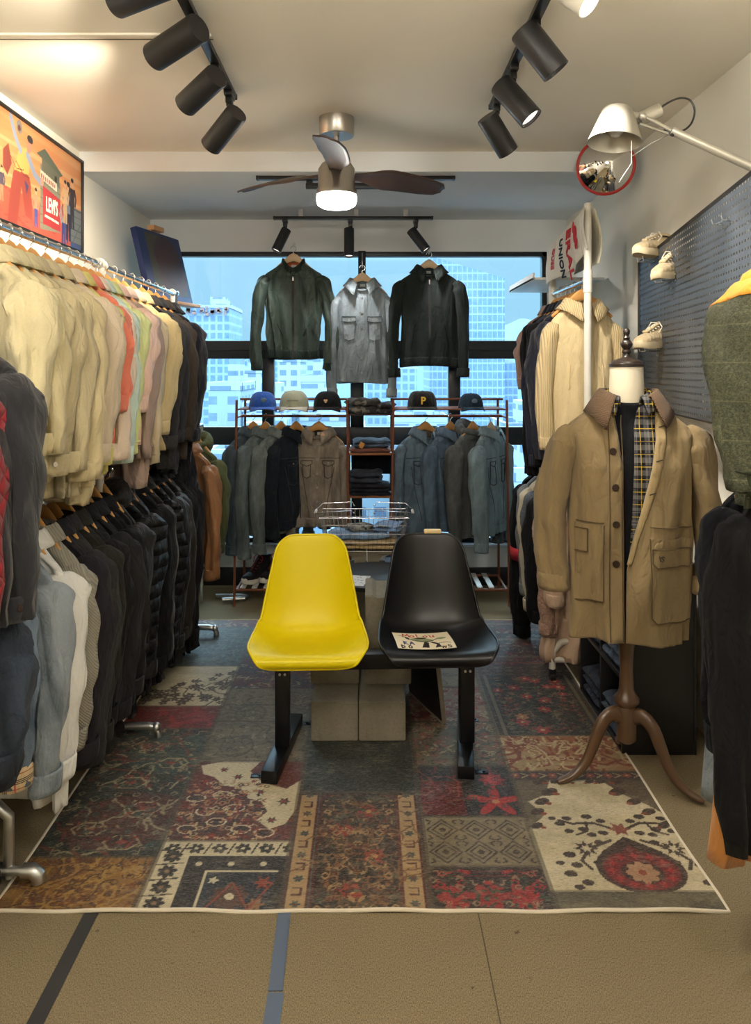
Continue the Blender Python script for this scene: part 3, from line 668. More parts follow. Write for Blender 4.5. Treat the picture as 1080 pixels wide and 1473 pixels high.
# ---------------------------------------------------------------- rug
def paint_rug():
    x0,x1,y0,y1=-1.07,1.02,2.125,4.58
    c=Canvas(x1-x0,y1-y0,.004,C(110,100,85)); c.X+=x0; c.Y+=y0; rs=np.random.RandomState(3)
    navy=C(34,40,52); teal=C(44,62,62); dk=C(40,30,28); cream=C(214,202,172); red=C(140,34,36); rust=C(150,70,44); gold=C(150,112,52); taupe=C(128,116,96); brown=C(70,48,40); pink=C(190,80,88); green=C(70,82,62); grey=C(96,98,92); dgreen=C(30,44,42)
    c.w=x1-x0; c.h=y1-y0
    def fb(fx,fy,sd):
        X,Y=c.X,c.Y; c.X=X-x0; c.Y=Y-y0; r=c.fbm(fx,fy,sd); c.X,c.Y=X,Y; return r
    n1=fb(6,14,1); n2=fb(30,90,2); n3=fb(14,14,9)
    def base(px,a,b,k=1.0):
        t=np.clip((n1-.35)/.3,0,1)[...,None]; col=np.array(a)*(1-t)+np.array(b)*t; m=c.clip; c.A[m]=col[m]
    def leaves(x0_,y0_,x1_,y1_,n,cols,s0=.012,s1=.03):
        for _ in range(n):
            c.ell(rs.uniform(x0_,x1_),rs.uniform(y0_,y1_),rs.uniform(s0,s1),rs.uniform(.35,.6)*s0,cols[rs.randint(len(cols))],rs.uniform(0,PI))
    def vines(x0_,y0_,x1_,y1_,n,col,t=.006,amp=.03):
        for _ in range(n):
            xs=rs.uniform(x0_,x1_); ys=rs.uniform(y0_,y1_); a=rs.uniform(0,6.3); pts=[(xs,ys)]
            for k in range(9):
                a+=rs.uniform(-.9,.9); xs+=.025*math.cos(a); ys+=.025*math.sin(a); pts.append((xs,ys))
            c.line(pts,t,col)
    def geo(x0_,y0_,x1_,y1_,col,st=.10,t=.006,hook=True):
        nx=max(1,int(round((x1_-x0_)/st))); ny=max(1,int(round((y1_-y0_)/st))); dx=(x1_-x0_)/nx; dy=(y1_-y0_)/ny
        for i in range(nx):
            for j in range(ny):
                cx_,cy_=x0_+(i+.5)*dx,y0_+(j+.5)*dy
                for k in (.46,.30): c.line([(cx_-dx*k,cy_),(cx_,cy_-dy*k),(cx_+dx*k,cy_),(cx_,cy_+dy*k),(cx_-dx*k,cy_)],t,col)
                c.ell(cx_,cy_,dx*.1,dy*.1,col)
                if hook:
                    for sx in (-1,1):
                        for sy in (-1,1): c.line([(cx_+sx*dx*.46,cy_+sy*dy*.46),(cx_+sx*dx*.33,cy_+sy*dy*.40),(cx_+sx*dx*.40,cy_+sy*dy*.28)],t,col)
    def band_y(x,y0_,y1_,w,bg,motif,mc,step=.07):   # border strip running along Y
        c.rect(x,y0_,x+w,y1_,bg); k=y0_+step/2; i=0
        while k<y1_:
            if i%2==0: c.flower(x+w/2,k,w*.36,6,mc[0],mc[1],i)
            else: c.line([(x+w*.2,k-.015),(x+w*.8,k-.015),(x+w*.8,k+.015),(x+w*.2,k+.015)],.006,mc[2])
            k+=step; i+=1
    def band_x(y,x0_,x1_,h,bg,mc,step=.07):
        c.rect(x0_,y,x1_,y+h,bg); k=x0_+step/2; i=0
        while k<x1_:
            if i%2==0: c.flower(k,y+h/2,h*.38,6,mc[0],mc[1],i)
            else: c.line([(k-.012,y+h*.2),(k+.012,y+h*.5),(k-.012,y+h*.8)],.006,mc[2])
            k+=step; i+=1
    P=[]
    def ornate(ax,ay,bx,by,cols,n=110,k=1.0):
        c.setclip(ax,ay,bx,by); mx_=(ax+bx)/2
        for i in range(n):
            u=rs.uniform(0,(bx-ax)/2); v=rs.uniform(ay,by); col=cols[rs.randint(len(cols))]; s_=rs.uniform(.007,.018)*k; ty=rs.randint(6); ro=rs.uniform(0,PI)
            for sg in (-1,1):
                x=mx_+sg*u
                if ty==0: c.ell(x,v,s_,s_*.45,col,ro*sg)
                elif ty==1: c.line([(x-s_,v),(x,v-s_),(x+s_,v),(x,v+s_),(x-s_,v)],.0045,col)
                elif ty==2: c.line([(x-s_*sg,v-s_),(x,v-s_),(x,v+s_),(x+s_*sg,v+s_)],.0045,col)
                elif ty==3: c.ell(x,v,s_,s_*.8,col,0,ring=.35)
                elif ty==4: c.star(x,v,s_*1.1,5,col,.45,ro)
                else: c.line([(x,v),(x+s_*sg,v+s_*.5),(x+s_*2*sg,v-s_*.3)],.004,col)
    def patch(ax,ay,bx,by,a,b): c.setclip(ax,ay,bx,by); base(0,a,b); P.append((ax,ay,bx,by))
    X=[-1.07,-.665,-.25,.18,.535,1.02]
    # column 1
    patch(X[0],2.12,X[1],2.36,gold,C(108,62,28)); vines(X[0],2.12,X[1],2.36,26,C(172,138,70),.007); vines(X[0],2.12,X[1],2.36,18,C(84,48,24),.006)
    c.ell(-.82,2.22,.12,.07,C(160,120,60),.2,ring=.12); c.ell(-.95,2.28,.07,.04,C(170,130,66),.4,ring=.2)
    patch(X[0],2.36,X[1],3.2,C(38,46,46),C(54,62,58)); 
    c.ell(-.82,2.55,.2,.16,C(96,38,36),.3,.7); c.ell(-.78,3.0,.16,.15,C(54,84,80),0,.7)
    for (q,w) in ((C(160,150,122),.008),(C(120,60,50),.012)): vines(X[0],2.38,X[1],3.18,12,q,w)
    for (u,v) in ((-.93,2.5),(-.78,2.62),(-.88,2.78),(-.76,2.92),(-.9,3.05),(-.8,2.43)):
        c.line([(u-.06,v),(u-.03,v+.035),(u+.03,v+.035),(u+.06,v),(u+.03,v-.035),(u-.03,v-.035),(u-.06,v)],.007,C(168,156,124)); c.ell(u,v,.02,.012,C(150,70,60)); leaves(u-.08,v-.05,u+.08,v+.05,8,[C(150,70,56),C(90,104,96),C(160,146,112)],.01,.018)
    patch(X[0],3.2,X[1],3.41,C(128,26,34),C(112,24,32)); leaves(X[0],3.2,X[1],3.41,14,[C(146,40,46)],.03,.05)
    patch(X[0],3.41,X[1],3.87,cream,C(196,184,156))
    for k in range(60):
        u=rs.uniform(X[0],X[1]); v=3.41+.03+rs.uniform(0,1)*(.10+.28*(u-X[0])/.4); c.flower(u,v,rs.uniform(.018,.03),5,C(82,64,58),C(150,140,120),rs.uniform(0,6))
    vines(X[0]+.1,3.45,X[1],3.8,10,C(82,64,58),.007)
    patch(X[0],3.87,X[1],4.45,C(58,76,84),C(84,90,88)); leaves(X[0],3.87,X[1],4.45,160,[C(96,112,116),C(34,44,52),C(110,112,100)],.012,.035)
    patch(X[0],4.45,X[1],4.6,C(120,40,48),C(90,60,60)); leaves(X[0],4.45,X[1],4.6,40,[C(170,140,120),C(60,30,34)])
    ornate(X[0],2.36,X[1],3.2,[C(150,140,112),C(60,84,80),C(30,36,38),C(120,54,46),C(92,96,84)],230); ornate(X[0],2.13,X[1],2.36,[C(90,54,26),C(176,140,74),C(128,78,34)],60)
    ornate(X[0],3.87,X[1],4.45,[C(30,40,48),C(100,116,118)],90)
    # column 2
    a,b_=X[1],X[2]
    patch(a,2.12,b_,2.44,dk,C(50,36,34))
    c.rect(a,2.36,b_,2.44,cream); c.rect(a,2.12,a+.10,2.44,cream)
    for k in range(6):
        u=a+.04+k*.075; c.flower(u,2.40,.026,6,dk,cream,k); c.line([(u+.03,2.375),(u+.045,2.425)],.006,dk)
    for k in range(4): c.flower(a+.05,2.15+k*.07,.03,7,dk,C(150,120,90),k); c.line([(a+.01,2.18+k*.07),(a+.09,2.19+k*.07)],.006,dk)
    c.rect(a+.10,2.355,b_,2.362,dk); c.line([(a+.17,2.10),(a+.17,2.29),(b_-.03,2.29)],.009,cream)
    for u in (a+.14,a+.24,a+.34): c.ell(u,2.325,.011,.009,cream)
    c.rect(a+.175,2.12,b_-.03,2.285,navy); c.flower(a+.26,2.18,.055,8,C(96,64,44),cream,.2); c.star(a+.35,2.24,.032,6,rust); c.star(a+.34,2.15,.032,6,C(150,110,70)); c.star(a+.2,2.25,.02,5,cream); c.line([(a+.2,2.13),(a+.26,2.24),(a+.32,2.13),(a+.38,2.24)],.006,rust)
    patch(a,2.44,b_,2.93,C(110,36,34),C(84,40,38))
    leaves(a,2.45,b_,2.75,60,[C(40,36,44),C(170,120,84),C(150,60,40),C(60,60,60)],.010,.022)
    for (u,v) in ((a+.06,2.5),(a+.15,2.54),(a+.24,2.50),(a+.1,2.6),(a+.2,2.62),(a+.32,2.48),(a+.05,2.68),(a+.14,2.70)):
        c.ell(u,v,.035,.024,cream,0,1,ring=.18); c.ell(u,v,.02,.012,C(40,40,50)); 
    c.poly([(a+.02,2.90),(a+.10,2.93),(b_,2.93),(b_,2.62),(b_-.03,2.53),(b_-.08,2.50),(b_-.13,2.55),(b_-.10,2.60),(b_-.13,2.66),(b_-.18,2.68),(b_-.22,2.75),(b_-.28,2.76),(b_-.33,2.82),(a+.04,2.84)],cream)
    c.poly([(b_-.17,2.93),(b_,2.93),(b_,2.80),(b_-.05,2.74),(b_-.14,2.78),(b_-.2,2.86)],C(104,34,34))
    for (u,v,r_) in ((b_-.08,2.55,.022),(b_-.05,2.66,.028),(b_-.24,2.82,.022),(b_-.30,2.87,.02),(b_-.14,2.72,.02)): c.star(u,v,r_,6,C(40,40,48)); c.ell(u,v,r_*.4,r_*.4,red)
    patch(a,2.93,b_,3.6,taupe,C(112,104,88))
    for (u,v) in ((a+.13,3.05),(a+.30,3.15),(a+.14,3.34),(a+.3,3.48)):
        c.ell(u,v,.07,.085,C(84,78,68),0,.8,ring=.14); c.ell(u,v,.03,.04,C(90,82,70),0,.8,ring=.3); vines(u-.07,v-.07,u+.07,v+.07,5,C(84,78,68),.005)
    c.rect(a,3.26,b_,3.27,C(80,74,64)); c.rect(a,3.42,b_,3.43,C(80,74,64))
    patch(a,3.6,b_,3.98,C(54,58,76),C(90,44,50)); leaves(a,3.6,b_,3.98,90,[C(160,140,110),C(130,50,50),C(40,46,66),C(170,160,140)],.01,.03)
    patch(a,3.98,b_,4.6,C(44,52,60),C(70,70,70)); leaves(a,3.98,b_,4.6,110,[C(120,60,60),C(96,104,104),C(30,30,36)],.01,.03)
    ornate(a,2.44,a+.30,2.80,[C(36,32,40),C(176,130,94),C(150,56,40),C(196,176,140)],150,.8); ornate(a,2.93,b_,3.6,[C(84,78,66),C(150,140,118),C(96,88,74)],120)
    ornate(a,3.6,b_,4.55,[C(150,130,104),C(120,44,48),C(36,42,60)],120)
    # column 3
    a,b_=X[2],X[3]
    patch(a,2.12,b_,2.72,C(50,38,34),C(64,44,38))
    for xx in (a+.0,b_-.085):
        c.rect(xx,2.12,xx+.085,2.70,C(96,32,32)); c.rect(xx+.012,2.12,xx+.066,2.70,C(178,150,112)); band_y(xx+.018,2.12,2.70,.042,C(178,150,112),0,(C(70,90,84),C(140,40,36),C(90,40,34)),.055)
        c.rect(xx+.074,2.12,xx+.080,2.72,C(60,100,92))
    vines(a+.11,2.13,b_-.1,2.66,40,C(132,96,66),.006); leaves(a+.11,2.13,b_-.1,2.66,60,[C(132,96,66),C(100,52,40),C(60,70,58)],.010,.02)
    for (u,v) in ((a+.2,2.2),(a+.27,2.36),(a+.17,2.5),(a+.25,2.6)): c.flower(u,v,.038,7,C(150,60,44),C(190,150,100),rs.uniform(0,6))
    patch(a,2.72,b_,3.10,dgreen,C(26,36,38)); leaves(a,2.72,b_,3.1,60,[C(40,56,52),C(22,28,30)],.02,.05)
    patch(a,3.10,b_,3.7,C(52,44,40),C(40,38,38)); leaves(a,3.1,b_,3.7,60,[C(90,60,50),C(70,70,60)],.01,.03)
    patch(a,3.7,b_,4.6,C(60,56,58),C(70,44,44)); leaves(a,3.7,b_,4.6,120,[C(120,60,60),C(96,104,104),C(30,30,36)],.01,.03)
    ornate(a+.09,2.13,b_-.09,2.7,[C(140,104,70),C(110,54,42),C(34,28,28),C(80,84,66),C(170,140,100)],200,.9); ornate(a,3.1,b_,4.5,[C(100,84,70),C(40,40,44),C(110,50,50)],160)
    # column 4
    a,b_=X[3],X[4]
    patch(a,2.12,b_,2.31,C(52,26,26),C(44,28,28)); c.rect(a+.02,2.285,b_-.02,2.292,C(120,40,40)); c.rect(a+.02,2.265,b_-.02,2.27,C(120,40,40))
    for u in (a+.07,a+.17,a+.27): c.flower(u,2.18,.055,6,C(150,28,32),C(110,20,24),u*9); leaves(u-.05,2.13,u+.05,2.24,6,[C(44,70,50)],.012,.02)
    patch(a,2.31,b_,2.57,taupe,C(146,132,106)); geo(a+.01,2.325,b_-.01,2.555,C(70,58,48),.115,.006)
    patch(a,2.57,b_,2.9,C(32,34,44),C(28,30,36)); c.rect(a+.01,2.58,a+.16,2.79,C(104,26,32)); vines(a,2.58,a+.16,2.79,6,C(140,60,56),.006)
    for k in range(5): an=.3+k*2*PI/5; c.ell(a+.27+.05*math.cos(an),2.66+.045*math.sin(an),.05,.018,C(176,34,38),an)
    c.ell(a+.27,2.66,.014,.012,C(190,140,90)); c.star(a+.28,2.80,.055,8,C(150,40,56),.6); c.star(a+.28,2.80,.03,6,pink,.6); leaves(a+.16,2.6,b_,2.88,8,[C(60,80,66)],.01,.02)
    patch(a,2.9,b_,3.26,C(96,98,88),C(120,112,96)); leaves(a,2.9,b_,3.26,110,[C(60,66,60),C(160,146,120),C(140,90,80)],.01,.024)
    patch(a,3.26,b_,3.62,C(126,60,62),C(150,130,110)); leaves(a,3.26,b_,3.62,80,[C(150,44,56),C(170,160,136),C(90,44,50)],.012,.03)
    patch(a,3.62,b_,4.0,C(156,146,124),C(132,124,108)); vines(a,3.62,b_,4.0,24,C(110,100,84),.006)
    patch(a,4.0,b_,4.6,C(70,40,48),C(54,54,64)); leaves(a,4,b_,4.6,110,[C(120,60,60),C(96,104,104),C(30,30,36)],.01,.03)
    ornate(a,2.9,b_,3.26,[C(60,66,58),C(166,152,124),C(150,86,80)],90); ornate(a,3.26,b_,3.62,[C(150,44,56),C(176,166,140)],70); ornate(a,2.12,b_,2.30,[C(60,90,60),C(170,40,44),C(150,130,100)],50,.8)
    ornate(a,2.57,b_,2.9,[C(70,60,70),C(120,50,56)],40,.8)
    # column 5
    a,b_=X[4],X[5]
    patch(a,2.12,b_,2.20,C(120,112,90),C(96,90,74)); 
    patch(a,2.20,b_,2.80,C(216,204,176),C(204,192,160))
    c.poly([(a,2.80),(a+.14,2.80),(a+.10,2.70),(a+.03,2.66),(a+.07,2.58),(a,2.50)],C(112,100,82)); c.poly([(b_,2.80),(b_-.16,2.80),(b_-.10,2.70),(b_-.04,2.64),(b_,2.58)],C(104,90,74))
    dkb=C(66,46,40)
    for sg in (0,1):
        fx=(lambda u:a+u) if sg==0 else (lambda u:b_-u)
        for (u,v,r_) in ((.10,2.79,.03),(.12,2.72,.035),(.08,2.66,.03),(.05,2.60,.028),(.03,2.52,.024),(.16,2.79,.024),(.20,2.79,.02)):
            c.ell(fx(u),v,r_,r_*.62,dkb,.5); c.ell(fx(u+.02),v-.012,r_*.4,r_*.3,rust)
    mx=a+.30; my=2.30
    def sym(f):
        f(1); f(-1)
    def vine_path(sg):
        pts=[(mx+sg*.02,2.50),(mx+sg*.08,2.535),(mx+sg*.15,2.53),(mx+sg*.19,2.55)]; c.line(pts,.012,dkb)
        for (u,v,r_) in ((.05,2.545,.017),(.09,2.57,.019),(.12,2.50,.018),(.16,2.56,.017),(.19,2.53,.018),(.10,2.47,.016),(.17,2.49,.016),(.06,2.48,.017),(.21,2.56,.014)): c.ell(mx+sg*u,v,r_,r_*.72,dkb)
        c.line([(mx+sg*.10,2.54),(mx+sg*.11,2.49),(mx+sg*.15,2.47)],.009,dkb)
        c.line([(mx+sg*.05,2.44),(mx+sg*.13,2.40),(mx+sg*.17,2.34),(mx+sg*.15,2.30)],.012,dkb)
        c.star(mx+sg*.14,2.40,.042,8,dkb,.5); c.star(mx+sg*.14,2.40,.02,6,cream,.5)
        for (u,v,r_) in ((.20,2.37,.02),(.19,2.32,.018),(.22,2.28,.02),(.18,2.24,.018),(.21,2.22,.016),(.09,2.43,.016),(.12,2.33,.016),(.24,2.33,.014)): c.ell(mx+sg*u,v,r_,r_*.75,dkb)
    sym(vine_path)
    c.star(mx,2.50,.04,6,C(140,70,56),.5); c.poly([(mx-.10,2.38),(mx,2.46),(mx+.10,2.38),(mx+.03,2.36),(mx-.03,2.36)],dkb)
    c.ell(mx,my,.135,.11,dkb); c.ell(mx,my-.005,.115,.09,C(124,28,36)); c.poly([(mx-.07,2.33),(mx,2.42),(mx+.07,2.33)],C(110,30,36)); c.ell(mx,my-.015,.065,.05,C(66,40,38)); c.flower(mx,my-.015,.05,8,C(176,140,110),rust); 
    for k in range(12): an=k*PI/6; c.star(mx+.09*math.cos(an),my-.005+.07*math.sin(an),.018,4,C(164,44,50))
    patch(a,2.80,b_,2.86,C(60,52,60),C(90,60,50)); band_x(2.805,a,b_,.05,C(58,50,60),(C(150,80,60),C(190,160,120),C(170,150,120)),.035)
    patch(a,2.86,b_,3.14,C(172,150,112),C(160,104,66)); vines(a,2.87,b_,3.13,20,C(140,66,40),.013); vines(a,2.87,b_,3.13,18,C(196,178,140),.009); leaves(a,2.87,b_,3.13,26,[C(140,66,40),C(196,176,136)],.015,.035)
    patch(a,3.14,b_,3.76,C(34,34,40),C(40,46,46))
    for xx in (a,b_-.05): c.rect(xx,3.14,xx+.05,3.76,C(120,108,88)); c.rect(xx+.015,3.14,xx+.035,3.76,C(60,50,48))
    leaves(a+.06,3.16,b_-.06,3.74,120,[C(120,100,80),C(80,90,72),C(60,70,80),C(130,60,50)],.008,.022)
    for _ in range(16): c.flower(rs.uniform(a+.08,b_-.08),rs.uniform(3.18,3.72),rs.uniform(.022,.036),6,[C(170,60,66),C(180,130,90),C(150,46,54)][rs.randint(3)],C(210,180,140),rs.uniform(0,6))
    patch(a,3.76,b_,3.86,C(120,104,90),C(90,70,66)); geo(a,3.76,b_,3.86,C(60,40,40),.06,.006,False)
    patch(a,3.86,b_,4.6,C(84,34,44),C(56,50,60))
    for k in range(8): c.rect(a,3.90+k*.085,b_,3.90+k*.085+.025,[C(120,36,46),C(130,120,104),C(40,38,48)][k%3],.75)
    leaves(a,3.88,b_,4.58,120,[C(150,60,66),C(130,130,116),C(40,40,50)],.01,.024)
    ornate(a+.06,3.16,b_-.06,3.74,[C(140,120,96),C(90,100,80),C(150,70,60)],130,.8); ornate(a,2.86,b_,3.14,[C(130,60,38),C(200,184,146)],50)
    ornate(a,3.86,b_,4.55,[C(130,44,54),C(140,132,118),C(36,36,46)],120)
    c.clip=None
    seam=C(84,76,62)
    for xx in X[1:-1]: c.rect(xx-.011,y0,xx+.011,y1,seam,.65)
    for (ax,ay,bx,by) in P: c.rect(ax,ay-.008,bx,ay+.008,seam,.55)
    # wear: faded weft threads
    w=np.clip((n2-.52)/.2,0,1)*np.clip((n3-.40)/.25,0,1); c.A[:]=c.A*(1-.38*w[...,None])+np.array(C(150,140,118))*.38*w[...,None]
    c.A*= (.82+.36*n2)[...,None]
    c.A=np.clip(c.A,0,1)**1.18*.92
    return c,(x0,x1,y0,y1)
cv,(rx0,rx1,ry0,ry1)=paint_rug()
rt=thing('area_rug','patchwork oriental rug with pale edging under the seats','rug',(0,(ry0+ry1)/2,0))
def rugz(X,Y):
    e=np.clip((ry0+.10-Y)/.10,0,1); return .006+.004*e*(np.sin(X*9+1)*.6+np.sin(X*23)*.4+.6)+.0*X
RM=Matrix.Translation((0,-(ry0+ry1)/2,0))
cv.mesh('rug_pile',vcol('rug_weave',.62,1),RM,rt,rugz)
m=MB(); pts=[]
N=70
for k in range(N): x=rx0+(rx1-rx0)*k/(N-1); pts.append((x,ry0-.001*math.sin(x*14)-(ry0+ry1)/2,float(rugz(np.array(x),np.array(ry0)))-.003))
for k in range(1,40): y=ry0+(ry1-ry0)*k/39; pts.append((rx1+.004*math.sin(y*7),y-(ry0+ry1)/2,.004))
for k in range(1,30): x=rx1+(rx0-rx1)*k/29; pts.append((x,(ry1-ry0)/2,.004))
for k in range(1,39): y=ry1+(ry0-ry1)*k/39; pts.append((rx0+.004*math.sin(y*6),y-(ry0+ry1)/2,.004))
m.tube(pts,.0055,8,closed=True); m.build('rug_edging',plain('edging_cream',C(215,205,185),.8),rt)
# ---------------------------------------------------------------- tandem bench
BENCH=Vector((0.012,2.99,0)); 
bt=thing('tandem_bench','tandem bench seat with one yellow and one black plastic shell on black steel legs','bench',BENCH,R(2.5))
BM_=plain('bench_black_steel',(.012,.013,.016),.3,.6,.05)
def shell(cx_,mat,label):
    prof=[(-.196,.425),(-.212,.445),(-.207,.462),(-.175,.468),(-.10,.458),(-.02,.446),(.05,.440),(.10,.445),(.14,.462),(.168,.503),(.188,.56),(.205,.63),(.222,.70),(.238,.765),(.248,.805),(.254,.823)]
    wdt=[.226,.227,.228,.229,.228,.223,.216,.210,.204,.198,.189,.176,.161,.148,.140,.135]
    curl=[0,.002,.006,.014,.03,.045,.055,.062,.066,.066,.062,.054,.045,.036,.028,.024]
    n=84; C0=np.array(catmull([(a_,b_,0) for a_,b_ in prof],400))[:,:2]; sl_=np.concatenate([[0],np.cumsum(np.linalg.norm(np.diff(C0,axis=0),axis=1))]); Lt=sl_[-1]
    q=np.linspace(0,1,n); ss=Lt*(.5-.5*np.cos(PI*q))*.75+Lt*q*.25
    ki=np.linspace(0,1,len(prof)); kp=np.interp(ss,sl_,np.linspace(0,1,400)); nu=61; rows=[]
    cy_=np.interp(ss,sl_,C0[:,0]); cz_=np.interp(ss,sl_,C0[:,1]); Wd=np.interp(kp,ki,wdt); Cu=np.interp(kp,ki,curl)
    for i in range(n):
        w=Wd[i]; s0,s1=ss[i],Lt-ss[i]
        for s_,rc,rx_,ex in ((s0,.15,.115,2.0),(s1,.08,.075,2.2)):
            if s_<rc: w-=rx_*(1-(max(0,1-(1-s_/rc)**ex))**(1/ex))
        i0,i1=max(i-1,0),min(i+1,n-1); t=np.array([cy_[i1]-cy_[i0],cz_[i1]-cz_[i0]]); t/=np.linalg.norm(t); nrm=np.array([-t[1],t[0]])
        u=np.linspace(-1,1,nu); x=w*np.sin(u*PI/2); uu=np.abs(x)/Wd[i]
        lift=Cu[i]*uu**2.6
        rows.append(np.stack([x+cx_,cy_[i]+nrm[0]*lift,cz_[i]+nrm[1]*lift],-1))
    A=np.array(rows)
    o=MB().grid(A).build('seat_shell',mat,bt,solid=.007,angle=180); o['label']=label
    pts=[A[i][0] for i in range(n)]+[A[-1][j] for j in range(1,nu)]+[A[i][-1] for i in range(n-2,-1,-1)]+[A[0][j] for j in range(nu-2,0,-1)]
    pp=[pts[0]]
    for p in pts[1:]:
        if np.linalg.norm(p-pp[-1])>.006: pp.append(p)
    m=MB(); m.tube([tuple(p) for p in pp],.0055,8,closed=True); m.build('shell_lip',mat,o,angle=180)
    m=MB()
    for xx in (-.09,.09): m.box((cx_+xx,.0,.425),(.03,.18,.022),bev=.003)
    m.box((cx_,.0,.418),(.24,.08,.012),bev=.002); m.build('seat_bracket',BM_,bt)
def plastic(name,col,r):
    m,nt,b=newmat(name); v=objco(nt); nt.links.new(mixc(nt,noise(nt,v,4),sc3(col,.97),sc3(col,1.03)),b.inputs[0]); b.inputs['Roughness'].default_value=r; b.inputs['Specular IOR Level'].default_value=.4
    bump(nt,b,noise(nt,v,300,2),.08,.001); return m
shell(-.247,plastic('yellow_plastic',C(226,206,0),.42),'yellow moulded plastic seat shell')
shell(.253,plastic('black_plastic',C(13,14,17),.36),'black moulded plastic seat shell')
MB().box((0.014,0,.382),(.79,.06,.06),bev=.003).build('cross_beam',BM_,bt)
for sx in (-.352,.380):
    MB().box((sx,0,.203),(.058,.058,.30),bev=.003).build('post',BM_,bt)
    f=MB().box((sx,.03,.028),(.062,.47,.05),rot=(0,0,-R(9)),bev=.003).build('foot_bar',BM_,bt)
    m=MB()
    for k in range(2): m.box((sx,-.03+.0,.352-.02*k),(.012,.006,.008))
    for (dx,dy) in ((.075,.235),(-.085,-.175) if sx<0 else (.03,-.185)):
        m=MB(); m.box((sx+dx,.03+dy,.006),(.05,.03,.005),bev=.002); m.cyl((sx+dx+.01,.03+dy,.008),(sx+dx+.01,.03+dy,.013),.006,n=10); m.build('floor_tab',BM_,bt)
    for k in range(2): MB().cyl((sx-.01+.02*k,-.0295,.34),(sx-.01+.02*k,-.034,.34),.005,n=10).build('bolt',STEEL,bt)
# leaflet on the black seat
lc=Canvas(.20,.125,.0012,C(236,226,200)); blk=C(24,22,22); rd=C(196,40,36); gr=C(150,160,120); nv=C(40,56,110)
def strokes(cv_,x,y,h,segs,col,t):
    for s_ in segs: cv_.line([(x+a*h,y+b*h) for a,b in s_],t,col)
LET={'A':[[(0,0),(.35,1),(.7,0)],[(.15,.4),(.55,.4)]],'M':[[(0,0),(.1,1),(.4,.4),(.7,1),(.8,0)]],'a':[[(.5,.5),(.2,.55),(0,.25),(.2,0),(.5,.15),(.5,.5),(.55,0)]],'l':[[(.1,1),(.1,0),(.25,0)]],'o':[[(.3,.5),(0,.3),(.1,0),(.4,0),(.5,.3),(.3,.5)]],'n':[[(0,0),(0,.5)],[(0,.4),(.3,.5),(.45,.3),(.45,0)]],'u':[[(0,.5),(.05,0),(.4,.05),(.45,.5),(.5,0)]],'R':[[(0,0),(0,1),(.5,.8),(0,.5),(.6,0)]],'D':[[(0,0),(0,1),(.55,.6),(.5,.2),(0,0)]],'O':[[(.3,1),(0,.6),(.1,.1),(.5,.1),(.6,.6),(.3,1)]],'w':[[(0,.6),(.2,0),(.4,.6),(.6,0),(.8,.6)]],'S':[[(.6,.9),(.1,.8),(.1,.55),(.55,.4),(.5,.1),(0,.05)]]}
def word(cv_,s_,x,y,h,adv,col,t,dy=0):
    for k,ch in enumerate(s_): strokes(cv_,x+k*adv,y+dy*k,h,LET[ch],col,t)
word(lc,'Malou',.034,.088,.028,.024,rd,.0046)
lc.ell(.095,.064,.040,.016,gr,-.1); lc.ell(.165,.075,.018,.008,gr,.2); lc.line([(.04,.09),(.052,.066),(.07,.062),(.10,.050),(.13,.058),(.15,.072)],.004,blk); lc.ell(.092,.078,.022,.006,blk,.1); lc.ell(.046,.078,.006,.012,blk,.5); lc.line([(.02,.098),(.034,.094)],.003,blk)
lc.poly([(.10,.048),(.085,.012),(.11,.010),(.115,.046)],blk); lc.poly([(.118,.046),(.14,.030),(.13,.010),(.152,.014),(.15,.036),(.13,.05)],blk)
word(lc,'RA',.028,.030,.02,.02,nv,.005); word(lc,'DO',.016,.006,.018,.024,blk,.005); word(lc,'wS',.152,.006,.02,.022,blk,.004); lc.line([(.15,.04),(.175,.043),(.19,.036)],.003,blk)
p0=Vector((.112,2.845,.474)); t=thing('leaflet','cream printed leaflet with red lettering lying on the black seat','leaflet',p0)
lx=Vector((1,.03,0)).normalized(); ly=Vector((-.10,1,-.02)).normalized(); lz=lx.cross(ly)
lc.mesh('printed_sheet',vcol('paper_print',.7),frame_M((0,0,0),lx,ly)@Matrix.Diagonal((1.12,1.5,1,1)),t,lambda X,Y:.012*((X/.2-.5)**2)*2+.003*np.sin(Y*30))
# wooden block on top of the black shell's back
p=W(622,769,3.245); t=tag(MB().box((0,0,0),(.075,.022,.018),bev=.005).build('wooden_block',plain('pale_wood',C(226,200,150),.5),loc=(p.x,3.247,.836)),'small pale wooden block resting on top edge of the black seat','block')
# ---------------------------------------------------------------- concrete blocks
m,nt,b=newmat('concrete'); v=objco(nt); c=mixc(nt,noise(nt,v,7,5,.65),C(104,98,84),C(148,140,122)); c=mixc(nt,mathmul(nt,ramp(nt,noise(nt,v,90,3,.8),[(.5,0.0),(.7,1.0)]),.35),c,C(80,74,62)); nt.links.new(c,b.inputs[0]); b.inputs['Roughness'].default_value=.95
bump(nt,b,noise(nt,v,55,5,.75),.6,.006); CONC=m
def holeblock(label,loc,sx,sy,sz,notch=True,rotz=0,group='concrete building blocks'):
    """block lying with its cores along Y: front face shows arch openings"""
    bm=bmesh.new(); N=[]
    hx,hz=sx/2,sz
    outer=[(-hx,0),(hx,0),(hx,hz),(hx*.62,hz),(hx*.55,hz-.012),(-hx*.55,hz-.012),(-hx*.62,hz),(-hx,hz)] if notch else [(-hx,0),(hx,0),(hx,hz),(-hx,hz)]
    mb=MB(); mb.prism(outer,sy,Matrix(((1,0,0,0),(0,0,1,-sy/2),(0,1,0,0),(0,0,0,1))),bev=.004)
    t=thing('concrete_block',label,'concrete block',loc,rotz,group); mb.build('block_body',CONC,t); return t
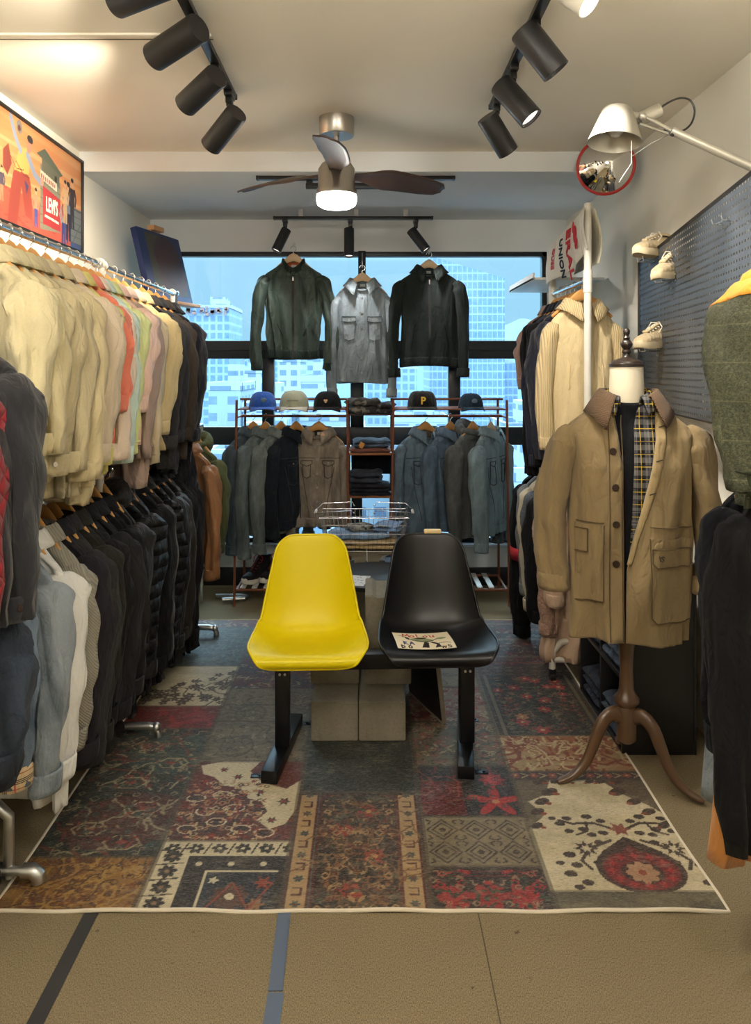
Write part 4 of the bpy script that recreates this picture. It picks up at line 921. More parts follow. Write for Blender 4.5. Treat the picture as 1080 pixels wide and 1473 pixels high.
def archblock(label,loc,sx,sy,sz,group='concrete building blocks'):
    t=thing('concrete_block',label,'concrete block',loc,0,group); hx=sx/2; a=.55*hx
    arch=[(-a,0),(a,0),(a,sz*.5),(a*.8,sz*.68),(a*.4,sz*.78),(-a*.4,sz*.78),(-a*.8,sz*.68),(-a,sz*.5)]
    poly=[(-hx,0),(-a,0),(-a,sz*.5),(-a*.8,sz*.68),(-a*.4,sz*.78),(a*.4,sz*.78),(a*.8,sz*.68),(a,sz*.5),(a,0),(hx,0),(hx,sz),(-hx,sz)]
    MB().prism(poly,sy,Matrix(((1,0,0,0),(0,0,1,-sy/2),(0,1,0,0),(0,0,0,1))),bev=.003).build('block_body',CONC,t); return t
holeblock('lower left concrete block of the front pair, on the rug',(-.140,3.28,.008),.192,.39,.160,False)
holeblock('lower right concrete block of the front pair, on the rug',(.056,3.28,.008),.192,.39,.160,False)
holeblock('concrete block laid on top of the lower left front block',(-.147,3.435,.168),.21,.34,.19,True)
holeblock('tall concrete block standing upright between the two seats',(.085,3.40,.168),.20,.28,.385,True)
for k,(x,lb) in enumerate(((-.33,'left'),(-.11,'second'),(.12,'third'))):
    holeblock(('concrete block under the wire basket, leftmost of the upright three','concrete block under the wire basket, middle of the upright three','concrete block under the wire basket, rightmost of the upright three')[k],(x,4.40,.008),.20,.20,.385,False)
archblock('arched concrete block directly under left half of wire basket',(-.165,4.40,.393),.30,.20,.105)
archblock('arched concrete block directly under right half of wire basket',(.145,4.40,.393),.30,.20,.105)
tag(MB().box((0,0,.03),(.11,.05,.06),bev=.018).build('folded_cloth',fabric(C(120,150,190),'twill'),loc=(.150,4.36,.393)),'pale blue cloth tucked inside the arch of a concrete block','cloth')
# round black table with printed sheet
t=thing('round_side_table','low round black side table between the concrete blocks and the window rack','table',(.035,3.88,.006))
m=MB(); m.lathe([(.235,.445),(.25,.45),(.25,.468),(.245,.472)],40); m.build('table_top',plain('table_black',(.01,.01,.012),.4),t)
for k in range(3):
    a=k*2*PI/3+.5; MB().cyl((.17*math.cos(a),.17*math.sin(a),.447),(.2*math.cos(a),.2*math.sin(a),0),.012).build('leg',BM_,t)
sc_=Canvas(.13,.18,.003,C(214,216,214)); 
for k in range(40): sc_.ell(sc_.rs.uniform(0,.13),sc_.rs.uniform(0,.18),.006,.003,[C(60,90,150),C(60,60,70),C(150,160,180)][k%3],k)
t=thing('printed_sheet','blue and white printed sheet on the round black table','paper',(-.07,3.76,.479),R(-12)); sc_.mesh('sheet',vcol('paper_print',.7),Matrix.Translation((-.065,-.09,.0)),t)
# wire basket
def basket():
    t=thing('wire_basket','chrome wire shopping basket of folded clothes on concrete blocks','basket',(-.025,4.35,.500))
    W1,D1,W0,D0,H=.50,.28,.42,.22,.20
    WIRE=plain('wire_chrome',(.6,.6,.62),.25,1,.02)
    def ring(z,k): w=(W0+(W1-W0)*k)/2; d=(D0+(D1-D0)*k)/2; return [(-w,-d,z),(w,-d,z),(w,d,z),(-w,d,z)]
    m=MB()
    for k in (0,.25,.5,.75): m.tube(ring(.006+H*k,k),.0016,6,closed=True)
    for i in range(19):
        q=-1+2*i/18
        for sy in (-1,1): m.cyl((q*W0/2,sy*D0/2,.006),(q*W1/2,sy*D1/2,H),.0012,n=6)
    for i in range(10):
        q=-1+2*i/9
        for sx in (-1,1): m.cyl((sx*W0/2,q*D0/2,.006),(sx*W1/2,q*D1/2,H),.0012,n=6)
    for i in range(12): x=-W0/2+W0*i/11; m.cyl((x,-D0/2,.006),(x,D0/2,.006),.0012,n=6)
    m.build('wire_mesh',WIRE,t)
    m=MB(); m.tube(ring(H,1),.0026,8,closed=True); m.build('top_rim',WIRE,t)
    for sx in (-1,1):
        m=MB(); w=W1/2; pts=[(sx*.06,-.09,H+.02),(sx*.07,-.10,H+.035),(sx*w*.98,-.10,H+.025),(sx*(w+.03),-.07,H+.012),(sx*(w+.03),.07,H+.012),(sx*w*.98,.10,H+.040),(sx*.07,.10,H+.048),(sx*.06,.09,H+.03)]
        m.tube(pts,.0022,8); m.ball(pts[0],.006,8); m.ball(pts[-1],.006,8); h=m.build('carry_handle',WIRE,t)
        MB().tube([(sx*(w+.03),-.035,H+.012),(sx*(w+.03),.035,H+.012)],.008,10).build('grip',plain('grip_white',(.7,.7,.7),.4),h)
basket()
def folded(name,label,cat,loc,sx,sy,sz,mat,seed=0,rotz=0,group=None,layers=2):
    """a folded garment: soft stacked layers with a rounded fold at the front"""
    rs=np.random.RandomState(seed); t=thing(name,label,cat,loc,rotz,group); h=sz/layers
    for l in range(layers):
        nu,nv=28,14; an=np.linspace(0,2*PI,nu,endpoint=False); rows=[]
        p=rs.uniform(0,6,6)
        for x in np.linspace(-sx/2,sx/2,nv):
            q=x/sx; sag=.006*math.sin(q*9+p[0])+.005*math.sin(q*17+p[1]); k=(1-abs(2*q)**8)**.5 if abs(q)<.5 else .12
            k=max(k,.25)
            yy=sy/2*np.sign(np.cos(an))*np.abs(np.cos(an))**.35*(1+.03*math.sin(q*8+p[2]+l)); z=h*.5*np.sign(np.sin(an))*np.abs(np.sin(an))**.7*k*1.02
            z=z+h*.10*np.sin(an*3+q*12+p[3])*np.clip(np.sin(an),0,1)
            rows.append(np.stack([np.full(nu,x)+.004*np.sin(an*2+p[4]),yy+rs.uniform(-.003,.003),z+h*(l+.5)+sag*(.4+.6*l)*.5],-1))
        m=MB(); m.grid(np.array(rows),True); m.f.append(tuple(range(nu-1,-1,-1))); m.f.append(tuple((nv-1)*nu+j for j in range(nu)))
        m.build('folded_layer',mat,t,angle=70)
    return t
gb='folded clothes in the wire basket'
folded('folded_trousers','tan folded cloth at the bottom of the wire basket','trousers',(-.02,4.35,.510),.36,.19,.05,fabric(C(178,154,112),'twill'),1,0,gb)
folded('folded_jeans','blue folded jeans on the tan cloth in the wire basket','jeans',(-.06,4.35,.562),.34,.18,.04,fabric(C(112,140,172),'denim'),2,.08,gb,1)
folded('folded_shirt','dark camouflage folded shirt on top in the wire basket','shirt',(-.05,4.36,.604),.15,.13,.032,fabric(C(90,90,90),'camo'),3,.3,gb,1)
folded('denim_shorts','light blue denim shorts in the right end of the wire basket','shorts',(.115,4.36,.604),.15,.15,.042,fabric(C(110,138,176),'denim'),4,-.2,gb,2)
# leaning black board
t=thing('leaning_board','black panel with pale edges standing behind the right bench post','board',(.265,3.40,.008),0)
o=MB().box((0,0,.21),(.022,.33,.42),bev=.002).build('panel',plain('board_black',(.012,.012,.014),.4),t); o2=MB().tube([(-.012,-.165,0),(.012,-.165,0)],.001,4)
m=MB(); m.box((-.0,-.167,.21),(.020,.003,.42)); m.build('pale_edge',plain('board_edge',C(150,140,125),.6),t); MB().box((-.012,0,.004),(.004,.33,.008)).build('pale_edge',plain('board_edge',C(150,140,125),.6),t)
t.rotation_euler=(0,R(-7),R(22))
# ---------------------------------------------------------------- racks
COP=plain('rack_brown_wood',C(120,66,40),.5,.1,.18,14)
def rack_window(label,x0,x1,yf,yb,rods=True,shelf=True,slats=True,peg=-1):
    xc=(x0+x1)/2; t=thing('clothes_rack',label,'clothes rack',(xc,(yf+yb)/2,0),0,'brown wooden window racks'); w=(x1-x0)/2; d=(yb-yf)/2; H=1.335
    for sx in (-1,1):
        for sy in (-1,1):
            MB().cyl((sx*w,sy*d,H),(sx*(w+.012),sy*d*1.15,0),.0085,n=10).build('post',COP,t)
    for sy in (1,): MB().cyl((-w-(.035 if peg<0 else 0),sy*d,H-.008),(w+(.035 if peg>0 else 0),sy*d,H-.008),.008,n=10).build('top_rail',COP,t)
    m=MB()
    for sy in (-.9,-.3,.3,.9): m.box((0,sy*d,H-.062),(2*w,.022,.010),bev=.002)
    m.build('shelf_slats',COP,t)
    MB().cyl((-w,0,H-.115),(w,0,H-.115),.009,n=12).build('hanging_rod',COP,t)
    for sx in (-1,1):
        MB().cyl((sx*w,-d,H-.115),(sx*w,d,H-.115),.007,n=8).build('side_rail',COP,t)
        MB().cyl((sx*w,-d,.10),(sx*w,d,.10),.008,n=8).build('side_rail',COP,t)
    if slats:
        for sy in (-1,1): MB().cyl((-w,sy*d,.10),(w,sy*d,.10),.009,n=10).build('lower_rail',COP,t)
        SL=plain('slat_white',C(200,196,190),.5); n=int(2*w/.075)
        for i in range(n): MB().box((-w+.04+i*.075,0,.114),(.034,2*d,.010),bev=.002).build('slat',SL,t)
    return t
YR0,YR1=4.88,5.22; YRC=5.05
sx=lambda px,Y=4.95:(px-U0)*Y/FPX
rack_window('brown wooden clothes rack by the window holding grey and black denim jackets',sx(343),sx(500),YR0,YR1,peg=-1)
rack_window('brown wooden clothes rack by the window holding four blue jackets',sx(565),sx(726),YR0,YR1,peg=1)
RODZ=1.335-.115
# centre shelf boards hung between the two racks
sh=thing('shelf_unit','open wooden shelf of folded jeans between the two window racks','shelf',(sx(532),YRC,0))
for z in (V0-0,): pass
zs_=[CZ-(652-V0)*4.95/FPX, CZ-(713-V0)*4.95/FPX, CZ-(596-V0)*4.95/FPX]
for z in zs_[:2]: MB().box((0,0,z),(sx(563)-sx(501)-.0,.30,.016),bev=.003).build('board',plain('shelf_wood',C(150,92,52),.5,0,.15,9),sh)
MB().box((0,0,zs_[2]),(sx(563)-sx(501),.30,.010),bev=.003).build('board',plain('shelf_wood2',C(70,44,34),.5,0,.15,9),sh)
jx=sx(532); gj='folded jeans on the centre shelf'
folded('folded_trousers','grey mottled folded trousers on top between the two cap shelves','trousers',(jx-.05,4.98,zs_[2]+.006),.20,.22,.10,fabric(C(120,116,108),'camo',accent=C(60,58,56)),7,.25,gj,2)
folded('folded_trousers','black and grey patterned trousers rolled beside the black P cap','trousers',(jx+.10,4.98,zs_[2]+.006),.12,.2,.07,fabric(C(92,90,90),'camo',accent=(.02,.02,.02)),8,-.2,gj,2)
z=zs_[0]+.008
folded('folded_jeans','rusty brown folded jeans under the blue pair on the upper shelf','jeans',(jx,5.0,z),.27,.24,.032,fabric(C(120,74,64),'twill'),9,0,gj,1)
folded('folded_jeans','blue-grey folded jeans with orange tag on the upper shelf','jeans',(jx+.01,5.0,z+.034),.24,.23,.05,fabric(C(62,74,92),'denim'),10,.05,gj,2)
tg=MB().box((0,0,0),(.032,.002,.045),rot=(.5,.5,0),bev=.0005).build('price_tag',plain('tag_orange',C(235,170,90),.7)); tg.location=(jx-.055,4.872,z+.052); tag(tg,'small orange paper tag on the blue-grey folded jeans','tag')
z=zs_[1]+.008
folded('folded_jeans','near black folded jeans at the bottom of the lower shelf','jeans',(jx-.0,5.0,z),.27,.24,.045,fabric(C(22,24,32),'denim'),11,0,gj,2)
folded('folded_jeans','dark jeans with pale yellow hem in the middle of lower shelf','jeans',(jx,5.0,z+.046),.26,.23,.030,fabric(C(30,30,36),'denim'),12,.03,gj,1)
folded('folded_jeans','dark grey rumpled jeans topmost on the lower shelf','jeans',(jx-.03,5.0,z+.078),.22,.22,.075,fabric(C(44,48,58),'denim'),13,-.08,gj,2)
t=thing('draped_jeans','black jeans hanging flat beneath the upper shelf board','jeans',(jx+.01,5.08,zs_[0]-.012)); 
m=MB(); X_,Z_=np.meshgrid(np.linspace(-.125,.135,20),np.linspace(0,-.145,10)); m.grid(np.stack([X_,.006*np.sin(X_*40)*(-Z_*6),Z_*(1-.12*(X_+.1))],-1)); m.build('cloth',fabric(C(8,9,14),'twill'),t,solid=.012)
# caps
def cap(label,px,wpx,mat,brim,vis,facing=0,flat=False,logo=None,Y=4.95):
    s=wpx*1.08*Y/FPX/2; x=sx(px,Y); z0=1.335-.062+.005
    t=thing('baseball_cap',label,'cap',(x,Y,z0),facing,'caps on the window racks')
    nu,nv=32,12; rows=[]; H=s*(1.12 if not flat else 1.08)
    for i in range(nv):
        q=i/(nv-1); a=np.linspace(0,2*PI,nu,endpoint=False)
        r=math.cos(q*PI/2*.98)**(.62 if not flat else .42)
        rr=s*.93*r; fr=np.clip(-np.sin(a),0,1)
        rows.append(np.stack([rr*np.cos(a),rr*np.sin(a)*1.1,H*math.sin(q*PI/2)*np.ones(nu)+.004*np.abs(np.sin(3*a))*q*(1-q)*2+(.06*s*fr*(1-q))],-1))
    MB().grid(np.array(rows),True).build('crown',mat,t,solid=.002,angle=70)
    MB().ball((0,0,H+.001),.006,8,(1,1,.6)).build('button',mat,t)
    rows=[]
    for v in np.linspace(0,1,8):
        a=np.linspace(-PI+.32,-.32,22); ext=.50*s*v*np.sin(-a)**.7
        rows.append(np.stack([(s*.93)*np.cos(a)*(1+.02*v),s*1.02*np.sin(a)-ext,np.full(22,.006)+.06*s-(.28 if not flat else .05)*s*v*np.abs(np.cos(a))**2-.10*s*v],-1))
    o=MB().grid(np.array(rows)).build('brim',brim,t,solid=.004,angle=70)
    if logo: logo(t,s,H)
    return t
def P_logo(t,s,H): text_mb('P',.066,frame_M((0,-s*.99,H*.46),(1,0,0),(0,.22,1)),.003,bold=.002,sx=.95).build('letter_emblem',plain('logo_gold',C(235,185,50),.6),t)
def crest(t,s,H):
    m=MB(); 
    for (dx,dz,r) in ((0,.012,.008),(-.006,0,.007),(.006,0,.007),(0,-.012,.008),(0,.024,.005)): m.ball((dx,-s*1.0+(.012 if dz>.01 else 0)+abs(dz)*.25,H*.5+dz),r,8,(1,.5,1))
    m.build('crest_emblem',plain('logo_cream',C(225,190,150),.6),t)
def smalltext(col): 
    def f(t,s,H): m=MB(); m.tube([(-.035,-s*.98,H*.46),(-.015,-s*1.01,H*.48),(.015,-s*1.01,H*.48),(.035,-s*.98,H*.46)],.005,8,ry=.002); m.build('stitched_emblem',plain('logo_%d'%int(col[0]*999),col,.7),t)
    return f
def oval(t,s,H): m=MB(); m.ball((0,-s*.96,H*.52),.02,10,(1,.25,.8)); m.build('round_emblem',plain('logo_slate',C(90,110,130),.6),t)
cap('blue baseball cap with worn brim, leftmost on the cap shelf',378,39,fabric(C(40,86,170),'twill'),fabric(C(52,100,190),'twill'),0,R(12),logo=oval)
cap('pale khaki baseball cap with white brim on the cap shelf',423,42,fabric(C(168,172,150),'twill'),fabric(C(205,204,190),'twill'),0,0,logo=smalltext(C(90,96,84)))
cap('black baseball cap with cream crest emblem on the cap shelf',471,40,fabric(C(24,25,28),'twill'),fabric(C(32,32,36),'twill'),0,R(-4),logo=crest)
cap('black flat-brim cap with yellow letter P on the cap shelf',607,42,fabric(C(16,16,18),'wool'),fabric(C(16,16,18),'wool'),0,0,flat=True,logo=P_logo)
cap('navy baseball cap with round emblem, rightmost on the cap shelf',677,35,fabric(C(30,46,62),'twill'),fabric(C(36,54,72),'twill'),0,R(10),logo=oval)
# high-top shoes
def hightop(label,loc,rotz,group=None,body=None,sole=None,lace=None,high=True,L=.29,cat='shoe',sc=1):
    t=thing('sneaker',label,cat,loc,rotz,group); body=body or fabric(C(24,20,22),'twill'); sole=sole or plain('sole_white',C(205,200,190),.6); lace=lace or fabric(C(150,26,36),'twill','red_lace')
    hL=L/2; n=36
    def hw_(y): # half width of the sole along its length, toe at -hL
        q=(y+hL)/L; return np.interp(q,[0,.04,.12,.3,.5,.7,.88,.97,1],[.012,.028,.042,.050,.043,.040,.040,.030,.012])
    ang=np.linspace(0,2*PI,n,endpoint=False); ys=-hL*np.cos(ang); xs=np.sign(np.sin(ang))*hw_(ys)
    rows=[]
    for z,g in ((0,.96),(.004,1.02),(.026,1.03),(.032,.99)): rows.append(np.column_stack([xs*g,ys*(1.01 if g>1 else .99),np.full(n,z)+.012*np.clip((-ys/hL-.6)/.4,0,1)**2]))
    m=MB(); m.grid(np.array(rows),True); m.f.append(tuple(range(n-1,-1,-1))); m.f.append(tuple(3*n+j for j in range(n))); m.build('sole',sole,t)
    HA=.125 if high else .072
    st=np.linspace(0.01,.985,26); rows=[]; th=np.linspace(0,PI,21)
    for q in st:
        y=-hL+q*L; h=np.interp(q,[0,.05,.15,.30,.5,.62,.8,.95,1],[.012,.026,.036,.046,HA*.80,HA,HA*.98,HA*.96,HA*.5]); w=hw_(y)*.96
        top=np.interp(q,[0,.3,.6,1],[.95,.8,.62,.66])
        x=w*np.cos(th)*(1-(1-top)*np.sin(th)**2); z=.028+h*np.sin(th)**.75
        rows.append(np.stack([x,np.full(21,y),z],-1))
    MB().grid(np.array(rows)).build('upper',body,t,solid=.003,angle=70)
    yc=-hL+.78*L; m=MB(); m.tube([(.028*math.cos(a),yc+.048*math.sin(a),.028+HA+.002-.006*math.sin(a)) for a in np.linspace(0,2*PI,24,endpoint=False)],.0055,8,closed=True); m.build('ankle_collar',body,t)
    m=MB(); m.lathe([(.001,0),(.026,0)],20,Matrix.Translation((0,yc,.028+HA+.003))@Matrix.Diagonal((1,1.7,1,1)),False,False); m.build('opening',plain('shoe_inside',(.02,.018,.015),.9),t)
    p0=Vector((0,-hL+.30*L,.028+.050)); p1=Vector((0,-hL+.60*L,.028+HA+.004))
    m=MB(); m.box((p0+p1)/2+Vector((0,-.002,.002)),(.034,(p1-p0).length+.03,.010),rot=(math.atan2(p1.z-p0.z,p1.y-p0.y),0,0),bev=.004); m.build('tongue',body,t)
    m=MB(); nn=6 if high else 5; dz=Vector((0,-.004,.007))
    for i in range(nn):
        a=p0+(p1-p0)*(i/(nn-1)); x=.022; m.tube([(-x,a.y,a.z-.006),a+dz,(x,a.y,a.z-.006)],.0032,6)
        if i<nn-1: b=p0+(p1-p0)*((i+1)/(nn-1)); m.tube([(-x,a.y,a.z-.006),(a+b)/2+dz*1.4,(x,b.y,b.z-.006)],.0028,6)
    for s_ in (-1,1): m.tube([p1+dz,p1+Vector((s_*.02,-.02,.012)),p1+Vector((s_*.038,-.02,-.012)),p1+Vector((s_*.03,-.035,-.035))],.003,6)
    m.build('laces',lace,t)
    if high: MB().ball((0,-hL+.022,.036),.026,12,(1.15,.9,.6)).build('toe_cap',sole,t)
    t.scale=(sc,sc,sc); return t
zz=.121
hightop('black and red high-top sneaker, left one of the pair',(sx(368),5.03,zz),R(-32),'red laced high-tops')
hightop('black and red high-top sneaker partly behind the yellow seat',(sx(392),5.05,zz),R(-30),'red laced high-tops')
# ---- left double rack
def rail(name,label,a,b,r=.0135,group=None,posts=(),mat=None,pmat=None,feet=True):
    a,b=Vector(a),Vector(b); t=thing(name,label,'clothes rail',a,0,group); 
    MB().cyl((0,0,0),b-a,r,n=16).build('rail',mat or CHROME,t)
    return t
XLr=-1.12; ZU=1.974; ZLW=1.105
t=thing('clothes_rack','long double-tier chrome and white pipe rack along the left wall','clothes rack',(XLr,3.2,0))
MB().cyl((0,-1.02,ZU),(0,-.10,ZU),.0135,n=16).build('upper_rail',CHROME,t); MB().cyl((0,-.04,ZU-.006),(0,1.12,ZU-.006),.0135,n=16).build('upper_rail',CHROME,t)
MB().cyl((0,-1.02,ZLW),(0,1.12,ZLW),.0135,n=16).build('lower_rail',CHROME,t)
for y in (-.07,-1.02,1.12):
    m=MB(); m.cyl((0,y,.05),(0,y,ZU+.0),.017,n=16); m.build('post',WHITEPIPE,t)
    m=MB()
    m.ball((0,y,ZU),.026,12); m.cyl((0,y-.04,ZU),(0,y+.04,ZU),.021,n=14); m.cyl((0,y,ZU-.06),(0,y,ZU),.021,n=14); m.build('joint',WHITEPIPE if y<1 else CHROME,t)
    m=MB(); m.cyl((0,y-.03,ZLW),(0,y+.03,ZLW),.021,n=14); m.build('joint',WHITEPIPE,t)
    if y<-.5: continue
    m=MB(); m.tube([(-.25,y,.05),(.0,y,.05),(.20,y,.05),(.235,y,.045),(.245,y,.02),(.245,y,.0)],.016,12); m.ball((.235,y,.045),.02,10); m.build('foot',STEEL,t)
fx,fy=.045,-.955
m=MB(); m.tube([(fx-.45,fy,.24),(fx-.10,fy,.24),(fx-.035,fy,.235),(fx,fy,.20),(fx,fy,.15),(fx,fy,.02)],.0165,14); m.build('curved_foot',STEEL,t)
m=MB(); m.cyl((fx-.12,fy-.01,.045),(fx+.055,fy-.01,.045),.014,n=12); m.tube([(fx+.045,fy-.01,.045),(fx+.075,fy-.01,.045),(fx+.092,fy-.01,.030),(fx+.094,fy-.01,.012)],[.021,.022,.022,.020],14); m.build('pipe_elbow',STEEL,t)
m=MB(); m.cyl((fx-.045,fy-.045,.032),(fx-.015,fy-.045,.032),.030,n=20); m.box((fx-.03,fy-.03,.055),(.035,.05,.03),bev=.004); m.build('castor',plain('castor_black',(.012,.012,.012),.35),t)
t=thing('clothes_rack','chrome clothes rack nearest the camera on the left, holding dark coats','clothes rack',(-1.12,1.6,0))
for z in (1.72,1.10): MB().cyl((0,-.5,z),(0,.50,z),.0135,n=14).build('rail',CHROME,t)
for y in (-.5,.50): MB().cyl((0,y,0),(0,y,1.73),.0165,n=14).build('post',STEEL,t)
# silver feet of the far rack seen near the window
t=thing('rack_foot','silver curved pipe foot lying by the baseboard under the brown jacket','pipe',(-.86,5.02,.02)); m=MB(); m.tube([(-.16,0,.0),(.02,0,.0),(.05,-.02,.0),(.04,-.06,.0),(-.1,-.09,0)],.014,12); m.build('pipe',STEEL,t)
# ---- right rack (white pipe)
XRr=1.08; t=thing('clothes_rack','white pipe double rack on the right with castors, cream cardigan in front','clothes rack',(XRr,3.7,0))
ZUR=1.975; ZLR=1.07
for y,h in ((0,2.35),(.70,2.25)):
    m=MB(); m.cyl((0,y,.03 if y else .10),(0,y,h),.0185,n=18); m.ball((0,y,h),.0185,10,(1,1,.4)); m.build('post',WHITEPIPE,t)
    for z in (ZUR,ZLR):
        m=MB(); m.cyl((0,y,z-.06),(0,y,z+.05),.0225,n=16); m.ball((0,y+(.03 if y<.1 else -.03),z),.018,10); m.build('clamp',WHITEPIPE,t)
MB().cyl((0,0,ZUR),(0,.70,ZUR),.013,n=14).build('rail',CHROME,t); MB().cyl((0,0,ZLR),(0,1.02,ZLR),.013,n=14).build('rail',CHROME,t)
for y in (0,1.02):
    m=MB(); m.tube([(.18,y,.205),(-.06,y,.205),(-.13,y,.19),(-.17,y,.15),(-.175,y,.11),(-.175,y,.06)],.0165,14); m.cyl((-.175,y,.105),(.18,y,.105),.0145,n=12); m.build('foot',WHITEPIPE,t)
    m=MB(); m.cyl((-.187,y-.0,.024),(-.163,y,.024),.023,n=18); m.box((-.175,y,.048),(.034,.034,.03),bev=.004); m.build('castor',plain('castor_black',(.012,.012,.012),.35),t)
MB().cyl((0,1.02,.1),(0,1.02,ZLR),.0165,n=14).build('post',WHITEPIPE,t)
# wall shelf right of window
t=thing('wall_shelf','small white tray shelf on the wall right of the window','shelf',(1.18,4.80,2.07))
m=MB(); m.box((0,0,0),(.42,.74,.016),bev=.002); m.build('board',plain('shelf_white',C(225,225,222),.5),t)
m=MB(); m.box((-.205,0,.014),(.010,.74,.04)); m.build('front_lip',plain('shelf_white',C(225,225,222),.5),t)
MB().box((.12,.0,-.05),(.16,.02,.09)).build('bracket',plain('shelf_white',C(225,225,222),.5),t)
# ---- black cube shelf
t=thing('cube_shelf','black open cube shelf holding folded jeans behind the mannequin stand','shelf',(1.15,2.99,0))
BK=plain('cabinet_black',(.008,.008,.010),.45,0,.1); x0,x1,y0,y1,H=-.14,.145,0,.60,.76
# open towards the aisle (-X)
MB().box(((x0+x1)/2,y0+.009,H/2),(x1-x0,.018,H),bev=.002).build('side_panel',BK,t); MB().box(((x0+x1)/2,y1-.009,H/2),(x1-x0,.018,H),bev=.002).build('side_panel',BK,t)
MB().box(((x0+x1)/2,.30,H/2),(x1-x0-.01,.018,H-.03),bev=.002).build('divider',BK,t)
for z in (.009,.30,.56,H-.009): MB().box(((x0+x1)/2,.30,z),(x1-x0,.564,.018),bev=.002).build('board',BK,t)
MB().box((x1+.006,.3,H/2),(.010,.6,H)).build('back_panel',BK,t)
gj2='folded jeans in the black cube shelf'
for k,(y,z,col,lb) in enumerate(((.155,.018,C(56,66,80),'grey-blue folded jeans in bottom front cube of the black shelf'),(.155,.309,C(70,84,104),'blue folded jeans in middle front cube of the black shelf'),(.445,.018,C(40,46,60),'dark blue folded jeans in bottom far cube of the black shelf'),(.445,.309,C(60,70,90),'faded blue jeans in middle far cube of the black shelf'))):
    folded('folded_jeans',lb,'jeans',(1.145,2.99+y,z+.002),.26,.25,.13,fabric(col,'denim'),20+k,0,gj2,3)
# ---- right front rack (mostly out of frame)
t=thing('clothes_rack','chrome clothes rack at the right edge holding the green tweed jacket','clothes rack',(1.12,1.7,0))
for z in (1.94,1.39): MB().cyl((0,-.9,z),(0,.22,z),.0135,n=14).build('rail',CHROME,t)
for y in (-.9,.22): MB().cyl((0,y,.0),(0,y,2.0),.016,n=14).build('post',CHROME,t)
# ---------------------------------------------------------------- clothes
def row(items,group,XR_,ZR_,hgroup,hpre,cat='jacket',**common):
    for k,it in enumerate(items):
        y,rot,mat,label,o=it; k2=dict(common); k2.update(o)
        nm=k2.pop('name','jacket'); ct=k2.pop('cat',cat); hk=k2.pop('hk','wood'); xo=k2.pop('xo',0)
        short=label if len(label.split())<=11 else ' '.join(label.split()[:11])
        hang(nm,label,ct,(XR_+xo,y,ZR_),R(rot),mat,group,hk,('wooden hanger of the '+label) if len(label.split())<=11 else ('hanger of the '+' '.join(label.split()[:11])),seed=k*7+int(y*100)%50,hgroup=hgroup,**k2)
G=lambda r,g,b:C(r,g,b)
UL='upper left rail'
low=dict(drop=.115,nphi=56,nz=28,bs=.007,amp=.019)
row([
 (2.20,-34,fabric(G(205,194,156)),'light beige shirt, nearest the camera on the upper left rail',dict(L=.66,SL=.50,name='shirt',cat='shirt',cuff='band')),
 (2.27,-36,fabric(G(196,186,146)),'beige shirt, second from the camera on the upper left rail',dict(L=.64,SL=.49,name='shirt',cat='shirt')),
 (2.34,-32,fabric(G(190,178,140)),'beige shirt, third from the camera on the upper left rail',dict(L=.66,SL=.49,name='shirt',cat='shirt')),
 (2.41,-35,fabric(G(176,164,130)),'stone coloured jacket with white cuff button, fourth on the upper left rail',dict(L=.72,cuff='button')),
 (2.49,-30,fabric(G(182,170,136)),'dull beige jacket just before the big beige coat, upper left rail',dict(L=.72)),
 (2.60,-36,fabric(G(190,176,138)),'large beige cotton jacket with broad shoulder, sixth on the upper left rail',dict(L=.76,hw=.235,SL=.60,sl_r=(.055,.085),hem='band')),
 (2.71,-30,fabric(G(206,190,166)),'pinkish beige shirt beside the yellow jacket on the upper left rail',dict(L=.70,name='shirt',cat='shirt')),
 (2.80,-34,fabric(G(204,196,116)),'mustard yellow cotton jacket on the upper left rail',dict(L=.70,SL=.58)),
 (2.88,-28,fabric(G(226,126,104)),'coral pink shirt with rolled sleeve on the upper left rail',dict(L=.62,SL=.40,name='shirt',cat='shirt')),
 (2.95,-32,fabric(G(236,214,196)),'pale peach shirt behind the coral one on the upper left rail',dict(L=.66,name='shirt',cat='shirt',SL=.58)),
 (3.02,-34,fabric(G(198,222,214)),'pale aqua shirt on the upper left rail',dict(L=.66,name='shirt',cat='shirt',SL=.60)),
 (3.10,-32,fabric(G(222,230,160),'nylon'),'pale lime green jacket with elastic cuff on the upper left rail',dict(L=.66,cuff='rib',SL=.58)),
 (3.20,-36,fabric(G(238,200,186),'nylon'),'light pink shiny jacket on the upper left rail',dict(L=.64,SL=.42,sl_r=(.05,.08))),
 (3.31,-34,fabric(G(170,148,138),'nylon'),'mauve windbreaker with drawcord hem on the upper left rail',dict(L=.82,SL=.62,cuff='rib')),
 (3.43,-36,fabric(G(204,188,158),'nylon'),'beige crinkled windbreaker on the upper left rail',dict(L=.74,cuff='rib',SL=.62)),
 (3.56,-38,fabric(G(206,186,140)),'tan cotton jacket with buttoned cuff on the upper left rail',dict(L=.70,cuff='button',SL=.54,btn=BTN_D,sl_r=(.05,.085))),
 (3.70,-34,fabric(G(52,50,52)),'charcoal jacket next to the tan jacket on the upper left rail',dict(L=.80,SL=.62)),
 (3.82,-34,fabric(G(44,46,52)),'slate black jacket between charcoal and brown ones, upper left rail',dict(L=.84,SL=.60)),
 (3.95,-36,fabric(G(60,52,46)),'dark brown grey jacket near far end of the upper left rail',dict(L=.78,SL=.60,sl_r=(.05,.08))),
 (4.10,-38,fabric(G(15,17,28),'wool'),'long navy black coat at the far end of the upper left rail',dict(L=.98,SL=.62,hw=.235,sl_r=(.055,.09),cuff='button',btn=BTN_D,name='coat',cat='coat',collar='wide')),
],'light and dark jackets on the upper left rail',XLr,ZU,'wooden hangers on the upper left rail','',**low)
